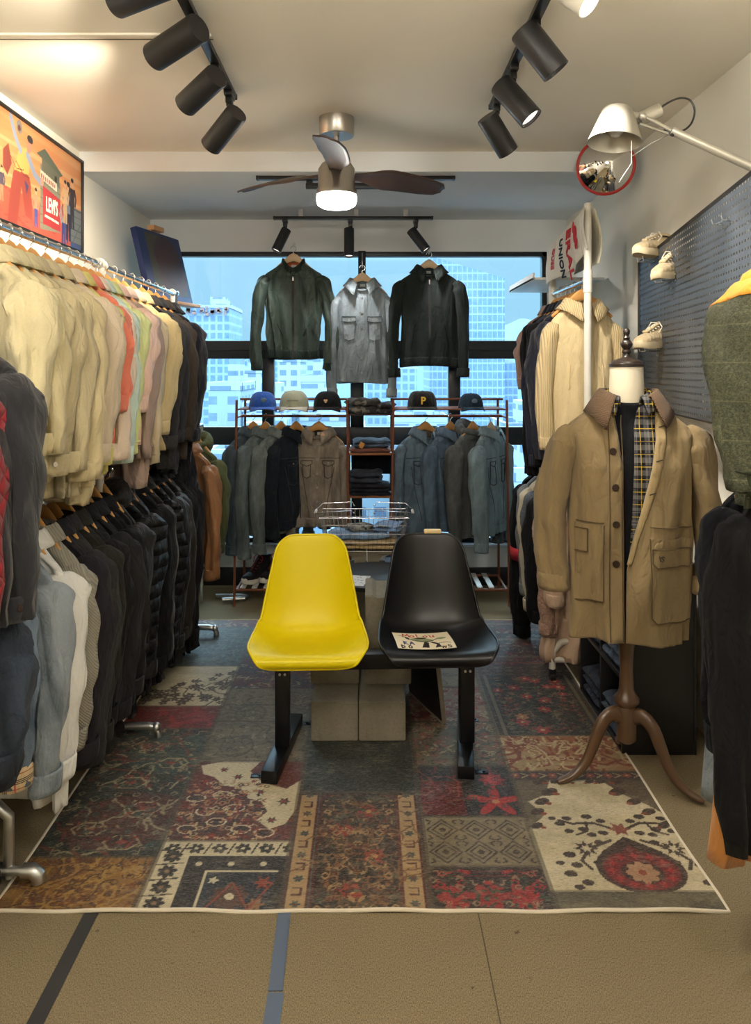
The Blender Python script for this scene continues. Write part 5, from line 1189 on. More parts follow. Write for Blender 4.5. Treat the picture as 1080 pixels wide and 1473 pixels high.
bl=lambda a,b,c,k='twill': fabric(C(a*.74,b*.74,c*.76),k)
row([
 (2.24,-26,fabric(G(78,96,120),'denim',accent=G(130,148,170)),'blue denim jacket with plaid turned cuff, nearest on the lower left rail',dict(L=.60,SL=.54,cuffmat=fabric(G(214,190,150),'check'),hem='band',xo=-.06)),
 (2.31,-30,fabric(G(110,126,142),'denim',accent=G(158,168,176)),'light grey-blue denim jacket beside the plaid cuffed one, lower left rail',dict(L=.62,SL=.585,sl_r=(.04,.07))),
 (2.41,-32,fabric(G(226,226,222)),'white long shirt hanging behind the light denim, lower left rail',dict(L=.80,SL=.60,name='shirt',cat='shirt',sl_r=(.045,.085))),
 (2.50,-30,fabric(G(134,130,118),'corduroy'),'grey-taupe corduroy shirt between white shirt and black coats',dict(L=.70,name='shirt',cat='shirt')),
 (2.59,-30,bl(40,36,44),'plum black jacket, first dark one after the corduroy shirt',dict(L=.78,SL=.64,sl_r=(.05,.085))),
 (2.66,-32,bl(52,52,52),'charcoal cotton jacket, second dark one on the lower left rail',dict(L=.80,SL=.68,sl_r=(.05,.085))),
 (2.75,-30,bl(44,42,36),'olive black jacket, third dark one on the lower left rail',dict(L=.82,SL=.66)),
 (2.84,-34,bl(22,22,24),'black jacket, fourth dark one on the lower left rail',dict(L=.80,SL=.64)),
 (2.94,-32,bl(38,38,40),'large dark grey jacket with small chest mark, lower left rail middle',dict(L=.84,SL=.66,sl_r=(.055,.09),pockets=[('flap',.05,.08,-.2,-.19,0,plain('label_white',(.6,.6,.58),.7))],btn=False,front='zip')),
 (3.04,-34,bl(18,18,20),'black cotton jacket behind the large dark grey one, lower left',dict(L=.82,SL=.66)),
 (3.14,-32,bl(26,25,27,'nylon'),'black shell jacket with hood, middle of the lower left rail',dict(L=.84,SL=.66,collar='hood')),
 (3.25,-30,bl(16,17,20,'puffer'),'black quilted puffer jacket, middle of the lower left rail',dict(L=.80,SL=.60,sl_r=(.055,.085),cuff='rib')),
 (3.36,-34,bl(34,34,36,'nylon'),'shiny charcoal rain jacket beyond the puffer, lower left rail',dict(L=.86,SL=.68,collar='stand')),
 (3.47,-32,bl(18,19,24),'blue black jacket beyond the shiny rain jacket, lower left rail',dict(L=.86,SL=.70)),
 (3.58,-34,bl(20,20,20,'wool'),'black wool coat on the far half of the lower left rail',dict(L=.90,SL=.70,name='coat',cat='coat')),
 (3.69,-34,bl(24,24,28,'puffer'),'narrow black puffer coat on the far half of the lower left rail',dict(L=.88,SL=.68,name='coat',cat='coat')),
 (3.80,-34,bl(28,27,28,'nylon'),'dark nylon coat next to the far puffer, lower left rail',dict(L=.92,SL=.72,name='coat',cat='coat')),
 (3.92,-36,bl(40,34,30,'nylon'),'brown black leather jacket near far end of lower left rail',dict(L=.90,SL=.72)),
 (4.03,-36,bl(22,22,24),'black coat second from the far end of lower left rail',dict(L=.94,SL=.74,name='coat',cat='coat')),
 (4.14,-38,bl(28,26,28),'black coat at the very far end of lower left rail',dict(L=.96,SL=.80,name='coat',cat='coat',hw=.23)),
],'jackets and coats on the lower left rail',XLr,ZLW,'wooden hangers on the lower left rail','',**low)
row([
 (1.98,-24,bl(42,43,48,'wool'),'charcoal wool blazer, rightmost garment on the nearest left rack',dict(L=.69,SL=.60,name='coat',cat='coat',hw=.225,sl_r=(.05,.08),cuff='button',btn=BTN_D,xo=.03)),
 (1.91,-22,bl(40,38,42,'wool'),'dark grey coat behind the charcoal blazer on the nearest left rack',dict(L=.72,SL=.60,name='coat',cat='coat')),
 (1.84,-18,fabric(C(128,24,34),'quilt'),'dark red quilted jacket at the left edge of the frame',dict(xo=-.012,L=.66,SL=.60,cuffmat=fabric(C(110,86,52),'corduroy'),hw=.225)),
 (1.76,-16,bl(104,106,110),'grey jacket with brown corduroy cuff at the left edge',dict(xo=-.02,L=.62,SL=.58,cuffmat=fabric(C(122,96,58),'corduroy'),hw=.205)),
],'coats on the nearest left rack',-1.12,1.72,'wooden hangers on the nearest left rack','',**low)
row([
 (2.02,-22,fabric(C(32,36,44),'denim',accent=C(54,62,74)),'dark indigo denim jacket below the coats at the left edge',dict(L=.50,SL=.42,hem='band',xo=-.02)),
 (1.94,-18,fabric(C(34,40,50),'denim',accent=C(56,66,80)),'mid blue denim jacket lowest at the left edge of the frame',dict(L=.47,SL=.36,hem='band')),
],'denim jackets on the nearest left rack',-1.12,1.10,'wooden hangers on the nearest left rack','',**low)
# small rail beyond the long rack
t=thing('clothes_rail','short chrome rail at the far left corner holding a brown and an olive jacket','clothes rail',(-1.10,4.4,1.17))
MB().cyl((0,0,0),(0,.55,0),.012,n=12).build('rail',CHROME,t); MB().cyl((0,.55,0),(0,.55,-1.17),.014,n=12).build('post',CHROME,t); MB().cyl((0,-.0,0),(0,-.0,-1.17),.014,n=12).build('post',CHROME,t)
row([
 (4.50,-30,fabric(C(150,104,66),'nylon'),'caramel brown jacket hanging between navy coat and window rack',dict(L=.66,SL=.66,hw=.205)),
 (4.72,-30,fabric(C(84,90,58)),'olive green jacket in the far left corner by the window',dict(L=.60,SL=.56,hw=.2,collar='hood')),
],'jackets on the short corner rail',-1.10,1.17,'hangers on the short corner rail','',**low)
# ---------------- window racks
DN=lambda r,g,b,k=1.5: (lambda r,g,b: fabric(C(r,g,b),'denim',accent=C(min(255,r*k),min(255,g*k),min(255,b*k))))(r*.84,g*.82,b*.78)
jp=[('flap',-.115,-.045,-.205,-.185,.016),('flap',.045,.115,-.205,-.185,.016),('bag',-.11,-.05,-.33,-.21),('bag',.05,.11,-.33,-.21),('seam',-.16,.16,-.165,-.165),('seam',-.13,-.06,-.21,-.60),('seam',.13,.06,-.21,-.60)]
jp=[p if p[0]!='seam' or p[3]==p[4] else ('seam',p[1],p[2],-.22,-.58) for p in jp]
yh=YRC
wl=dict(edge_mat=DN(52,60,68),seam_mat=DN(60,68,76),flap_mat=None,hw=.20,hem='band',pockets=jp,front='button',amp=.009,btn=plain('metal_button',(.3,.3,.3),.35,1))
gw1='denim jackets on the left window rack'; gw2='denim jackets on the right window rack'
row([
 (yh-.0,52,DN(72,86,100),'dark grey-blue denim jacket, leftmost on the window rack',dict(xo=sx(364,yh),L=.66,SL=.70)),
 (yh-.01,54,DN(104,118,126),'grey-green denim jacket with yellow patch, second on the window rack',dict(xo=sx(382,yh),L=.66,SL=.72,hk='wood')),
 (yh-.0,52,DN(116,128,134),'mid grey denim jacket, third on the window rack',dict(xo=sx(404,yh),L=.66,SL=.69)),
 (yh-.01,46,DN(32,38,50),'near black denim jacket next to the faded brown one',dict(xo=sx(426,yh),L=.62,SL=.60)),
],gw1,0,RODZ,gw1+' hangers','',**wl)
# yellow patch on the second jacket
row([(yh-.04,-6,fabric(C(122,110,98),'denim',accent=C(176,164,148)),'faded brown-grey denim trucker jacket facing front on the window rack',dict(xo=sx(459,yh),L=.62,SL=.62,hw=.168,sl_out=.022,sl_r=(.036,.05),inner=fabric(C(60,52,48)),nphi=72,nz=44,amp=.008))],gw1,0,RODZ,gw1+' hangers','',**{**wl,'seam_mat':DN(84,76,66),'edge_mat':DN(76,68,60),'pockets':[('flap',-.110,-.035,-.205,-.185,.018),('flap',.035,.110,-.205,-.185,.018),('bag',-.10,-.045,-.29,-.21),('bag',.045,.10,-.29,-.21),('seam',-.15,.15,-.168,-.168),('seam',-.11,-.05,-.23,-.56),('seam',.11,.05,-.23,-.56)]})
row([
 (yh-.03,24,DN(92,112,134,1.7),'faded blue distressed denim jacket, left on the right window rack',dict(xo=sx(611,yh),L=.66,SL=.66,hw=.19,inner=fabric(C(90,80,70)),nphi=72,nz=40)),
 (yh-.02,44,DN(78,98,122,1.8),'blue denim jacket with pale creases, second on the right window rack',dict(xo=sx(647,yh),L=.64,SL=.66,hw=.20)),
 (yh-.0,46,DN(96,102,108,1.4),'grey hooded denim sweatshirt, third on the right window rack',dict(xo=sx(680,yh),L=.68,SL=.70,collar='hood',front='zip',pockets=[])),
 (yh-.02,56,DN(132,158,178,1.35),'light blue denim jacket, rightmost on the right window rack',dict(xo=sx(705,yh),L=.66,SL=.68,hk='pale')),
],gw2,0,RODZ,gw2+' hangers','',**wl)
tg=MB().prism([(-.014,-.03),(.014,-.03),(.014,.022),(.006,.03),(-.006,.03),(-.014,.022)],.0015,frame_M((0,0,0),(1,0,0),(0,0,1))).build('price_tag',plain('tag_peach',C(222,170,140),.7)); tg.location=(sx(464,4.9),4.935,RODZ-.135); tag(tg,'peach paper swing tag at the collar of the faded brown denim jacket','tag')
# ---------------- jackets in the window
def hooked(px,ycol,Y,label,mat,rot=0,chain=0,**k):
    p=W(px,ycol,Y); nm=k.pop('name','jacket'); ct=k.pop('cat','jacket')
    hang(nm,label,ct,(p.x,Y,p.z+.095),R(rot),mat,'jackets hung in the window','pale',('pale wooden hanger of the '+label) if len(label.split())<=11 else 'pale hanger of the '+' '.join(label.split()[:11]),hgroup='pale hangers in the window',**k)
    top=WZ1-.01; z0=p.z+.095+.018
    t=thing('ceiling_hook','thin wire hook holding the hanger of the '+' '.join(label.split()[:4])+' to the window head','hook',(p.x,Y,z0)); m=MB()
    h=max(.03,top-z0+.0); m.tube([(0,.012,-.014),(0,.0,-.006),(0,-.004,.0),(0,0,h*.5),(0,.03,h*.8),(0,YB-Y-.01,h)],.0022,6); m.build('wire',STEEL,t)
hooked(422,377,5.20,'dark green bomber jacket with orange lining hung left in the window',fabric(C(50,64,56),'nylon'),2,L=.655,SL=.66,hw=.205,vp=4,cgap=18,seam_mat=fabric(C(30,40,36)),collar='rib',cuff='rib',hem='rib',front='zip',collarmat=fabric(C(40,52,46),'knit','rib_green'),cuffmat=fabric(C(40,52,46),'knit','rib_green'),hemmat=fabric(C(40,52,46),'knit','rib_green'),inner=fabric(C(215,110,60),'nylon'),dip=.07,sl_r=(.052,.055),sl_out=.055,wh=.185,amp=.014,nphi=90,nz=60,seed=4,sl_f=(-.015,-.04,-.05),
  pockets=[('welt',-.11,-.07,-.42,-.50),('welt',.11,.07,-.42,-.50)],slope=.075)
hooked(521,405,5.18,'washed pale grey denim shirt with two pockets hung centre in the window',fabric(C(122,134,142),'denim',accent=C(166,178,184)),-3,L=.69,SL=.70,hw=.182,vp=3,dip=.06,cgap=22,edge_mat=fabric(C(92,102,112),'denim'),flap_mat=fabric(C(136,148,154),'denim',accent=C(176,188,194)),name='shirt',cat='shirt',collar='wide',inner=fabric(C(110,120,128),'denim'),front='button',btn=plain('metal_button',(.3,.3,.3),.35,1),sl_r=(.040,.048),sl_out=.030,amp=.007,nphi=90,nz=60,seed=9,slope=.08,
  pockets=[('flap',-.135,-.040,-.27,-.235,.004),('flap',.040,.135,-.27,-.235,.004),('bag',-.13,-.045,-.39,-.285),('bag',.045,.13,-.39,-.285)])
hooked(617,386,5.16,'very dark green zip jacket with shirt collar hung right in the window',fabric(C(36,42,40)),0,L=.66,SL=.66,hw=.200,vp=3,dip=.05,cgap=18,seam_mat=fabric(C(20,24,22)),collar='wide',front='zip',hem='band',inner=fabric(C(40,60,60)),sl_r=(.048,.052),sl_out=.045,amp=.009,nphi=90,nz=60,seed=14,slope=.07,pockets=[('welt',-.10,-.13,-.38,-.55),('welt',.10,.13,-.38,-.55)])
# ---------------- right rack
row([
 (3.80,7,fabric(C(212,192,150),'wool'),'cream zip cardigan with ribbed sleeves and collar on the right rack',dict(L=.66,SL=.64,hw=.165,name='cardigan',cat='cardigan',collar='wide',front='zip',collarmat=fabric(C(206,184,140),'knit'),sl_mat=fabric(C(206,184,140),'knit'),cuffmat=fabric(C(206,184,140),'knit'),sl_r=(.045,.05),sl_out=.035,nphi=90,nz=60,amp=.007,inner=fabric(C(180,160,120),'knit'),pockets=[('welt',-.085,-.09,-.30,-.42),('welt',.085,.09,-.30,-.42)],slope=.075,zipmat=plain('zip_tan',C(150,130,96),.5),cuff='band')),
 (3.93,28,fabric(C(20,24,38),'wool'),'navy knit jacket right behind the cream cardigan',dict(L=.74,SL=.70,hw=.215)),
 (4.02,30,bl(26,26,32),'black jacket behind the navy knit on the upper right rail',dict(L=.76,SL=.74)),
 (4.11,30,fabric(C(34,38,52)),'dark slate blue jacket, third dark one on the upper right rail',dict(L=.78,SL=.76)),
 (4.20,30,bl(14,14,18),'black sweatshirt furthest back on the upper right rail',dict(L=.74,SL=.82,name='sweatshirt',cat='sweatshirt',cuff='rib',hw=.22)),
 (4.30,24,fabric(C(150,120,110)),'dusty pink jacket barely showing behind the black sweatshirt',dict(L=.5,SL=.36)),
],'clothes on the upper right rail',XRr,ZUR,'wooden hangers on the upper right rail','',**low)
row([
 (3.78,22,fabric(C(200,172,148)),'beige pink long skirt coat nearest on the lower right rail',dict(L=.86,SL=.5,name='coat',cat='coat',hw=.17,wh=.24,amp=.014)),
 (3.86,26,fabric(C(198,160,140),'fleece'),'fluffy pink fleece coat with brown tweed yoke on lower right rail',dict(L=.62,SL=.66,name='coat',cat='coat',collar='wide',collarmat=fabric(C(120,96,72),'tweed',accent=C(180,160,130)),sl_r=(.05,.07),hw=.2)),
 (3.96,26,fabric(C(150,124,84),'fleece'),'golden brown fur jacket under the khaki coat sleeve',dict(L=.56,SL=.52,xo=.06)),
 (4.06,28,bl(22,22,26),'black jacket between the fluffy pink coat and patterned one',dict(L=.74,SL=.66)),
 (4.15,28,fabric(C(70,76,84),'tweed',accent=C(130,136,142)),'dark speckled jacket on the lower right rail',dict(L=.68,SL=.62)),
 (4.25,28,fabric(C(190,178,152)),'pale stone coat on the lower right rail',dict(L=.80,SL=.66,name='coat',cat='coat')),
 (4.34,28,fabric(C(112,114,116)),'mid grey jacket on the lower right rail',dict(L=.66,SL=.6)),
 (4.44,30,bl(12,12,15),'black jacket with red armband furthest on the lower right rail',dict(L=.80,SL=.86,hw=.225)),
],'clothes on the lower right rail',XRr,ZLR,'wooden hangers on the lower right rail','',**low)
rj=[o for o in bpy.data.objects if o.get('label','').startswith('black jacket with red armband')][0]
ab=MB(); ab.tube([(-.262,-.030,-.50),(-.264,-.034,-.43)],[.052,.054],18,caps=False,ry=[.072,.074]); ab.build('armband',plain('armband_red',C(170,34,48),.7),rj,solid=.003)['label']='red armband'
# ---------------- right edge
row([
 (1.90,24,fabric(C(60,63,50),'tweed',accent=C(124,126,96)),'green tweed jacket with orange shoulder patch at the right edge',dict(L=.62,SL=.50,hw=.215,cuff='rib',collar='shirt',sl_r=(.055,.085),cuffmat=fabric(C(52,58,44),'knit'),nphi=80,nz=50,xo=.005,sl_out=.05,cap_mat=fabric(C(224,150,50),'twill'),cap_n=8,pockets=[('flap',-.15,-.07,-.36,-.33,.004)],btn=BRASS)),
],'tweed jacket',1.10,1.93,'hanger at the right edge','',solid=.005)
row([
 (1.98,16,bl(12,14,24),'long navy coat, left one under the green tweed jacket',dict(L=.80,SL=.60,hw=.195,name='coat',cat='coat',collar='stand')),
 (1.88,14,bl(9,10,16),'long black coat, near one under the green tweed jacket',dict(L=.90,SL=.80,hw=.195,name='coat',cat='coat',cuff=None)),
],'coats at the right edge',1.095,1.375,'hangers of the coats at the right edge','',**low)
# orange yoke of the tweed jacket: find it and add shoulder patches
tw=[o for o in bpy.data.objects if o.get('label','').startswith('green tweed')][0]
gy=Gar(L=.62,SL=.50,hw=.215,seed=0,nphi=80)
rows=[]
for z in np.linspace(-.13,-.004,14):
    ph=np.linspace(PI*.72,PI*1.30,26); P=gy.pos(ph,np.full(26,z)); P[:,0]*=1.03; P[:,1]*=1.12; P[:,2]+=.006; rows.append(P)
MB().grid(np.array(rows)).build('shoulder_yoke',fabric(C(224,150,50),'twill'),tw,solid=.004)['label']='orange shoulder patch'
# trousers hanging at the right edge
def trousers(label,loc,rotz,mat,L,w,group,leg2=.05,hemfray=False):
    t=thing('trousers',label,'trousers',loc,rotz,group)
    rs=np.random.RandomState(int(L*1000))
    for k,off in enumerate((0,leg2)):
        zs=np.linspace(-L,0,30); rows=[]; an=np.linspace(0,2*PI,30,endpoint=False); p=rs.uniform(0,6,4)
        for z in zs:
            q=-z/L; ww=w*(.62+.38*(1-q)) if w<.2 else w; d=.022+.012*q
            x=ww*np.sign(np.cos(an))*np.abs(np.cos(an))**.8+off*(.3+q)+.006*math.sin(q*7+p[0]); y=d*np.sin(an)+.006*np.sin(3*an+q*5+p[1])+off*.4+.003*np.sin(q*14+p[2]+an)
            rows.append(np.stack([x,y,np.full(30,z)],-1))
        MB().grid(np.array(rows),True).build('trouser_leg',mat,t,solid=.004,angle=70)
    MB().box((0,0,.012),(2*w,.05,.04),bev=.01).build('waistband',mat,t)
    return t
tj=trousers('grey denim jeans with frayed hem hanging beside the mannequin stand',(1.13,2.16,1.27),R(20),fabric(C(96,106,116),'denim',accent=C(140,150,158)),.95,.075,None,.02); tj.rotation_euler=(0,R(9.5),R(20))
trousers('orange tan trousers hanging lowest at the right edge',(1.08,2.02,1.245),R(18),fabric(C(190,128,66),'wool'),1.01,.075,None,.06).rotation_euler=(0,R(8.5),R(18))
hanger('wood','wooden hanger of the frayed grey jeans at the right edge',(1.13,2.16,1.39),R(72),'hangers of trousers at the right edge')
hanger('wood','wooden hanger of the orange tan trousers at the right edge',(1.08,2.02,1.37),R(72),'hangers of trousers at the right edge')
# ---------------------------------------------------------------- mannequin
MC=Vector((.972,2.83,0)); t=thing('mannequin','dress form mannequin with cream neck on a turned dark wood tripod','mannequin',MC)
DW=plain('dark_turned_wood',C(82,58,38),.35,0,.25,14,coat=.3); DW2=plain('dark_turned_cap',C(40,30,24),.32,0,.25,14,coat=.3)
m=MB(); m.lathe([(.10,.86),(.12,.92),(.11,1.05),(.108,1.2),(.098,1.27),(.064,1.335),(.056,1.375),(.062,1.42),(.063,1.47),(.061,1.52),(.0605,1.545)],36); 
for i in range(len(m.v)): x,y,z=m.v[i]; k=1 if z>1.34 else 1+.25*min(1,(1.34-z)/.08); m.v[i]=(x*k,y*(1 if z>1.34 else .62),z)
m.build('torso_form',plain('form_cloth',C(222,212,188),.85,0,.04,30,.1),t)
MB().lathe([(.058,1.543),(.064,1.547),(.064,1.556),(.058,1.559),(.056,1.566),(.045,1.572),(.020,1.580),(.013,1.588),(.012,1.596),(.017,1.600),(.017,1.606),(.011,1.612),(.019,1.622),(.022,1.632),(.018,1.642),(.010,1.648),(.013,1.655),(.008,1.663),(.012,1.672),(.013,1.682),(.008,1.690),(.002,1.692)],28).build('neck_finial',DW2,t)
MB().lathe([(.018,.13),(.036,.145),(.036,.265),(.034,.27),(.046,.285),(.046,.300),(.036,.312),(.028,.33),(.024,.40),(.026,.46),(.033,.52),(.035,.56),(.031,.60),(.030,.86)],28).build('turned_pole',DW,t)
for k,a in enumerate((192,-42,78)):
    ca,sa=math.cos(R(a)),math.sin(R(a)); pr=[(.022,.235,.050,.020),(.06,.245,.047,.020),(.10,.215,.042,.019),(.128,.155,.037,.018),(.152,.10,.033,.017),(.185,.055,.029,.017),(.225,.028,.024,.017),(.262,.018,.018,.015),(.282,.014,.010,.010)]
    P=catmull([(r*ca,r*sa,z) for r,z,_,_ in pr],24); h=np.interp(np.linspace(0,1,24),np.linspace(0,1,len(pr)),[p[2] for p in pr]); w=np.interp(np.linspace(0,1,24),np.linspace(0,1,len(pr)),[p[3] for p in pr])
    m=MB(); m.tube([tuple(p) for p in P],list(w*.95),14,ry=list(h*.62),side=(-sa,ca,0)); m.build('leg',DW,t,angle=80)
mloc=(MC.x,MC.y,1.425)
build_garment('t_shirt','plain black t-shirt on the mannequin under the plaid shirt','t-shirt',mloc,R(-8),fabric(C(14,15,18)),None,L=.66,hw=.180,dc=.106,dh=.105,slope=.09,collar=None,front=None,hide_sleeve=True,neck=(.069,.067),amp=.002,seed=3,dip=.012,solid=.003)
build_garment('shirt','black and yellow plaid shirt open on the mannequin under the coat','shirt',mloc,R(-8),fabric(C(22,22,26),'plaid',accent=C(214,180,60)),None,L=.70,hw=.185,dc=.113,dh=.112,slope=.095,collar='shirt',front='open',hide_sleeve=True,neck=(.077,.073),amp=.002,seed=5,dip=.03,nphi=80,nz=50,
   gap=lambda z:(-.078,float(np.interp(z,[-.7,-.4,-.1,0],[-.02,.0,.012,.03]))))
coatm=fabric(C(132,114,82),'twill','coat_khaki'); cordm=fabric(C(92,72,54),'corduroy','coat_corduroy')
def cg(z): return (float(np.interp(z,[-.9,-.5,-.25,-.1,0],[-.040,-.040,-.045,-.058,-.078])),float(np.interp(z,[-.9,-.62,-.52,-.40,-.28,-.15,-.05,0],[-.034,-.030,-.008,.028,.056,.078,.086,.082])))
ct,cgx=build_garment('coat','khaki brown buttoned coat with corduroy collar worn by the mannequin','coat',(MC.x+.006,MC.y,1.428),R(-8),coatm,None,L=.885,SL=.60,hw=.232,dc=.135,dh=.155,wh=.215,ww=.228,slope=.105,collar=None,front=None,neck=(.086,.080),amp=.013,seed=21,dip=.035,nphi=140,nz=90,gap=cg,sl_r=(.066,.078),sl_out=.055,cuff='band',sl_fs=[(-.01,-.03,-.045),(-.0,-.02,-.03)],solid=.005,n=2.3)
# coat collar in corduroy: falls wide
th=np.linspace(-PI/2+R(38),1.5*PI-R(34),60); frr=np.clip(-np.sin(th),0,1)**2; rows=[]
for (dr,dz_,ex) in ((-.002,-.006,0),(.002,.018,0),(.008,.032,0),(.018,.034,.05),(.034,.014,.3),(.056,-.020,.7),(.076,-.052,1)):
    e=frr**1.5*ex; rows.append(np.stack([(.086+dr+e*.03)*np.cos(th),(.080+dr*.9+e*.022)*np.sin(th),-.035*frr+dz_-e*.062],-1))
MB().grid(np.array(rows)).build('collar',cordm,ct,solid=.006,angle=60)['label']='brown corduroy collar'
def front_strip(x0f,x1f,z0,z1,off,mat,name,n=50):
    rows=[]
    for z in np.linspace(z0,z1,n):
        xs=np.linspace(x0f(z),x1f(z),6); P=cgx.pos(cgx.phi_x(xs,np.full(6,z)),np.full(6,z)); P[:,1]-=np.array([off*.3,off,off,off,off,off*.3]); P[:,0]=xs; rows.append(P)
    return MB().grid(np.array(rows)).build(name,mat,ct,solid=.003,angle=60)
pk=front_strip(lambda z:cg(z)[0]-.050,lambda z:cg(z)[0]+.002,-.885,-.03,.006,coatm,'placket')
fc=front_strip(lambda z:cg(z)[1]-.002,lambda z:cg(z)[1]+float(np.interp(z,[-.6,-.3,-.05],[.012,.030,.044])),-.60,-.05,.008,fabric(C(152,132,94),'twill'),'turned_facing'); fc['label']='lighter turned-back front facing'
for z in (-.19,-.32,-.455,-.60): cgx.button(cg(z)[0]-.026,z,.0135,.012).build('button',BTN_D,pk)
for z in (-.10,-.22,-.34):
    p=cgx.pt(cg(z)[1]+.018,z,.012); MB().box(p,(.024,.002,.004),rot=(0,-.3,0)).build('buttonhole',plain('buttonhole_dark',(.05,.035,.02),.8),fc)
for (x0,x1,z0,z1) in ((.055,.205,-.60,-.535),(-.205,-.165,-.56,-.475)):
    m=MB(); cgx.patch(m,x0,x1,z0,z1,.010,10,6,point=.0); m.build('pocket_flap',coatm,ct,angle=60)
m=MB(); cgx.patch(m,.05,.212,-.80,-.50,.006,12,14); m.build('pocket',coatm,ct,angle=60)
m=MB(); cgx.patch(m,-.205,-.11,-.74,-.46,.005,10,14); m.build('pocket',coatm,ct,angle=60)
p=cgx.pt(.085,-.565,.013); m=MB(); 
for (a,b_,c_,d_) in ((-.008,.008,-.004,-.010),(-.004,.004,.002,.0),(.002,.008,.010,.004),(-.002,-.008,.004,-.012),(.0,.006,.008,-.008)): m.tube([p+Vector((a,0,b_)),p+Vector((c_,-.001,d_))],.0018,6)
m.build('rider_emblem',plain('emblem_dark',C(46,38,40),.7),ct)
DSE=fabric(C(84,70,48),'twill','coat_seam')
def outline(pts,nm='seam',r=.0022):
    P_=[]
    for (xa,za),(xb,zb_) in zip(pts,pts[1:]):
        for q in np.linspace(0,1,10): P_.append(cgx.pt(xa+(xb-xa)*q,za+(zb_-za)*q,.0135 if nm=='flap_seam' else .008))
    MB().tube(P_,r,5).build(nm,DSE,ct)
outline([(.055,-.535),(.055,-.585),(.07,-.60),(.195,-.60),(.205,-.59),(.205,-.535),(.055,-.535)],'flap_seam'); outline([(-.165,-.475),(-.165,-.56),(-.205,-.56)],'flap_seam'); outline([(-.165,-.475),(-.205,-.475)],'flap_seam')
outline([(.05,-.50),(.05,-.78),(.07,-.80),(.21,-.80)]); outline([(-.11,-.46),(-.11,-.74),(-.205,-.74)])
outline([(-.088,-.06),(-.088,-.88)]); outline([(-.040,-.06),(-.044,-.4),(-.042,-.88)]) 
outline([(.05,-.46),(.21,-.46)]); outline([(-.2,-.45),(-.11,-.45)])
for (x0,x1,z0,z1) in ((-.232,-.075,-.03,-.20),(.232,.095,-.03,-.20)): pass
o=MB().box((0,0,0),(.004,.05,.10),bev=.001).build('cuff_tab',coatm,ct); o.location=(.232+.07,-.03,-.66)
# ---------------------------------------------------------------- pegboard
PA=Vector((1.392,3.86,0)); pd=Vector((-.146,-1,0)).normalized(); PL=1.65; pz0,pz1=1.352,2.085
t=thing('pegboard','dark grey perforated metal pegboard leaning off the right wall','pegboard',PA+Vector((0,0,pz0)))
m_,nt,b=newmat('pegboard_metal'); v=objco(nt,kind='UV'); 
s_=nd(nt,'ShaderNodeSeparateXYZ'); nt.links.new(v,s_.inputs[0])
def cell(o,f): return math_(nt,'SUBTRACT',math_(nt,'FRACT',math_(nt,'MULTIPLY',s_.outputs[o],f)),.5)
dx=cell(0,1/.026); dy=cell(1,1/.026)
hole=math_(nt,'MULTIPLY',math_(nt,'LESS_THAN',math_(nt,'ABSOLUTE',dx),.24),math_(nt,'LESS_THAN',math_(nt,'ABSOLUTE',dy),.17))
b.inputs['Base Color'].default_value=(*C(68,74,82),1); b.inputs['Roughness'].default_value=.42; b.inputs['Metallic'].default_value=.2
al=math_(nt,'SUBTRACT',1.0,hole); nt.links.new(al,b.inputs['Alpha'])
me=bpy.data.meshes.new('perforated_sheet'); e=pd*PL; vs_=[(0,0,.0),(e.x,e.y,.0),(e.x,e.y,pz1-pz0+.05),(0,0,pz1-pz0)]
me.from_pydata(vs_,[],[(0,1,2,3)]); uv=me.uv_layers.new(name='uv'); 
for k,c_ in enumerate(((0,0),(PL,0),(PL,pz1-pz0+.05),(0,pz1-pz0))): uv.data[k].uv=c_
me.materials.append(m_); o=bpy.data.objects.new('perforated_sheet',me); COL.objects.link(o); o.parent=t
sm=o.modifiers.new('solid','SOLIDIFY'); sm.thickness=.0012
PBF=plain('pegboard_frame',C(44,46,50),.45,.3); 
for (a,b_) in ((vs_[0],vs_[1]),(vs_[1],vs_[2]),(vs_[2],vs_[3]),(vs_[3],vs_[0])):
    MB().tube([a,b_],.009,4).build('frame_edge',PBF,t,smooth=False)
MB().cyl((0,0,.0),(.02,0,.0),.008).build('wall_spacer',PBF,t)
MB().cyl((e.x,e.y,.1),(e.x+.24,e.y,.1),.008).build('wall_spacer',PBF,t)
def on_board(u,z): return PA+pd*u+Vector((0,0,z))
SH=fabric(C(196,176,140),'twill','shoe_suede'); SHS=plain('shoe_sole_cream',C(214,198,164),.6); SHL=fabric(C(222,214,196),'twill','shoe_lace')
gs='cream sneakers on the pegboard'
def boardshoe(label,px,py,Y,rotz,tilt,roll,L=.27,high=False):
    p=W(px,py,Y); s=hightop(label,p,R(rotz),gs,SH,SHS,SHL,high,L); s.rotation_euler=(R(tilt),R(roll),R(rotz)); return s
boardshoe('cream suede sneaker seen from its side, topmost on the pegboard',941,370,3.50,-62,0,0,.25,False)
boardshoe('cream sneaker with toe to the room, second from top on pegboard',966,400,3.24,-48,10,0,.27)
boardshoe('cream woven sneaker with hanging laces, lowest on the pegboard',943,500,3.42,-58,6,0,.26,False)
WIRE2=plain('hook_wire',(.7,.7,.7),.3,1)
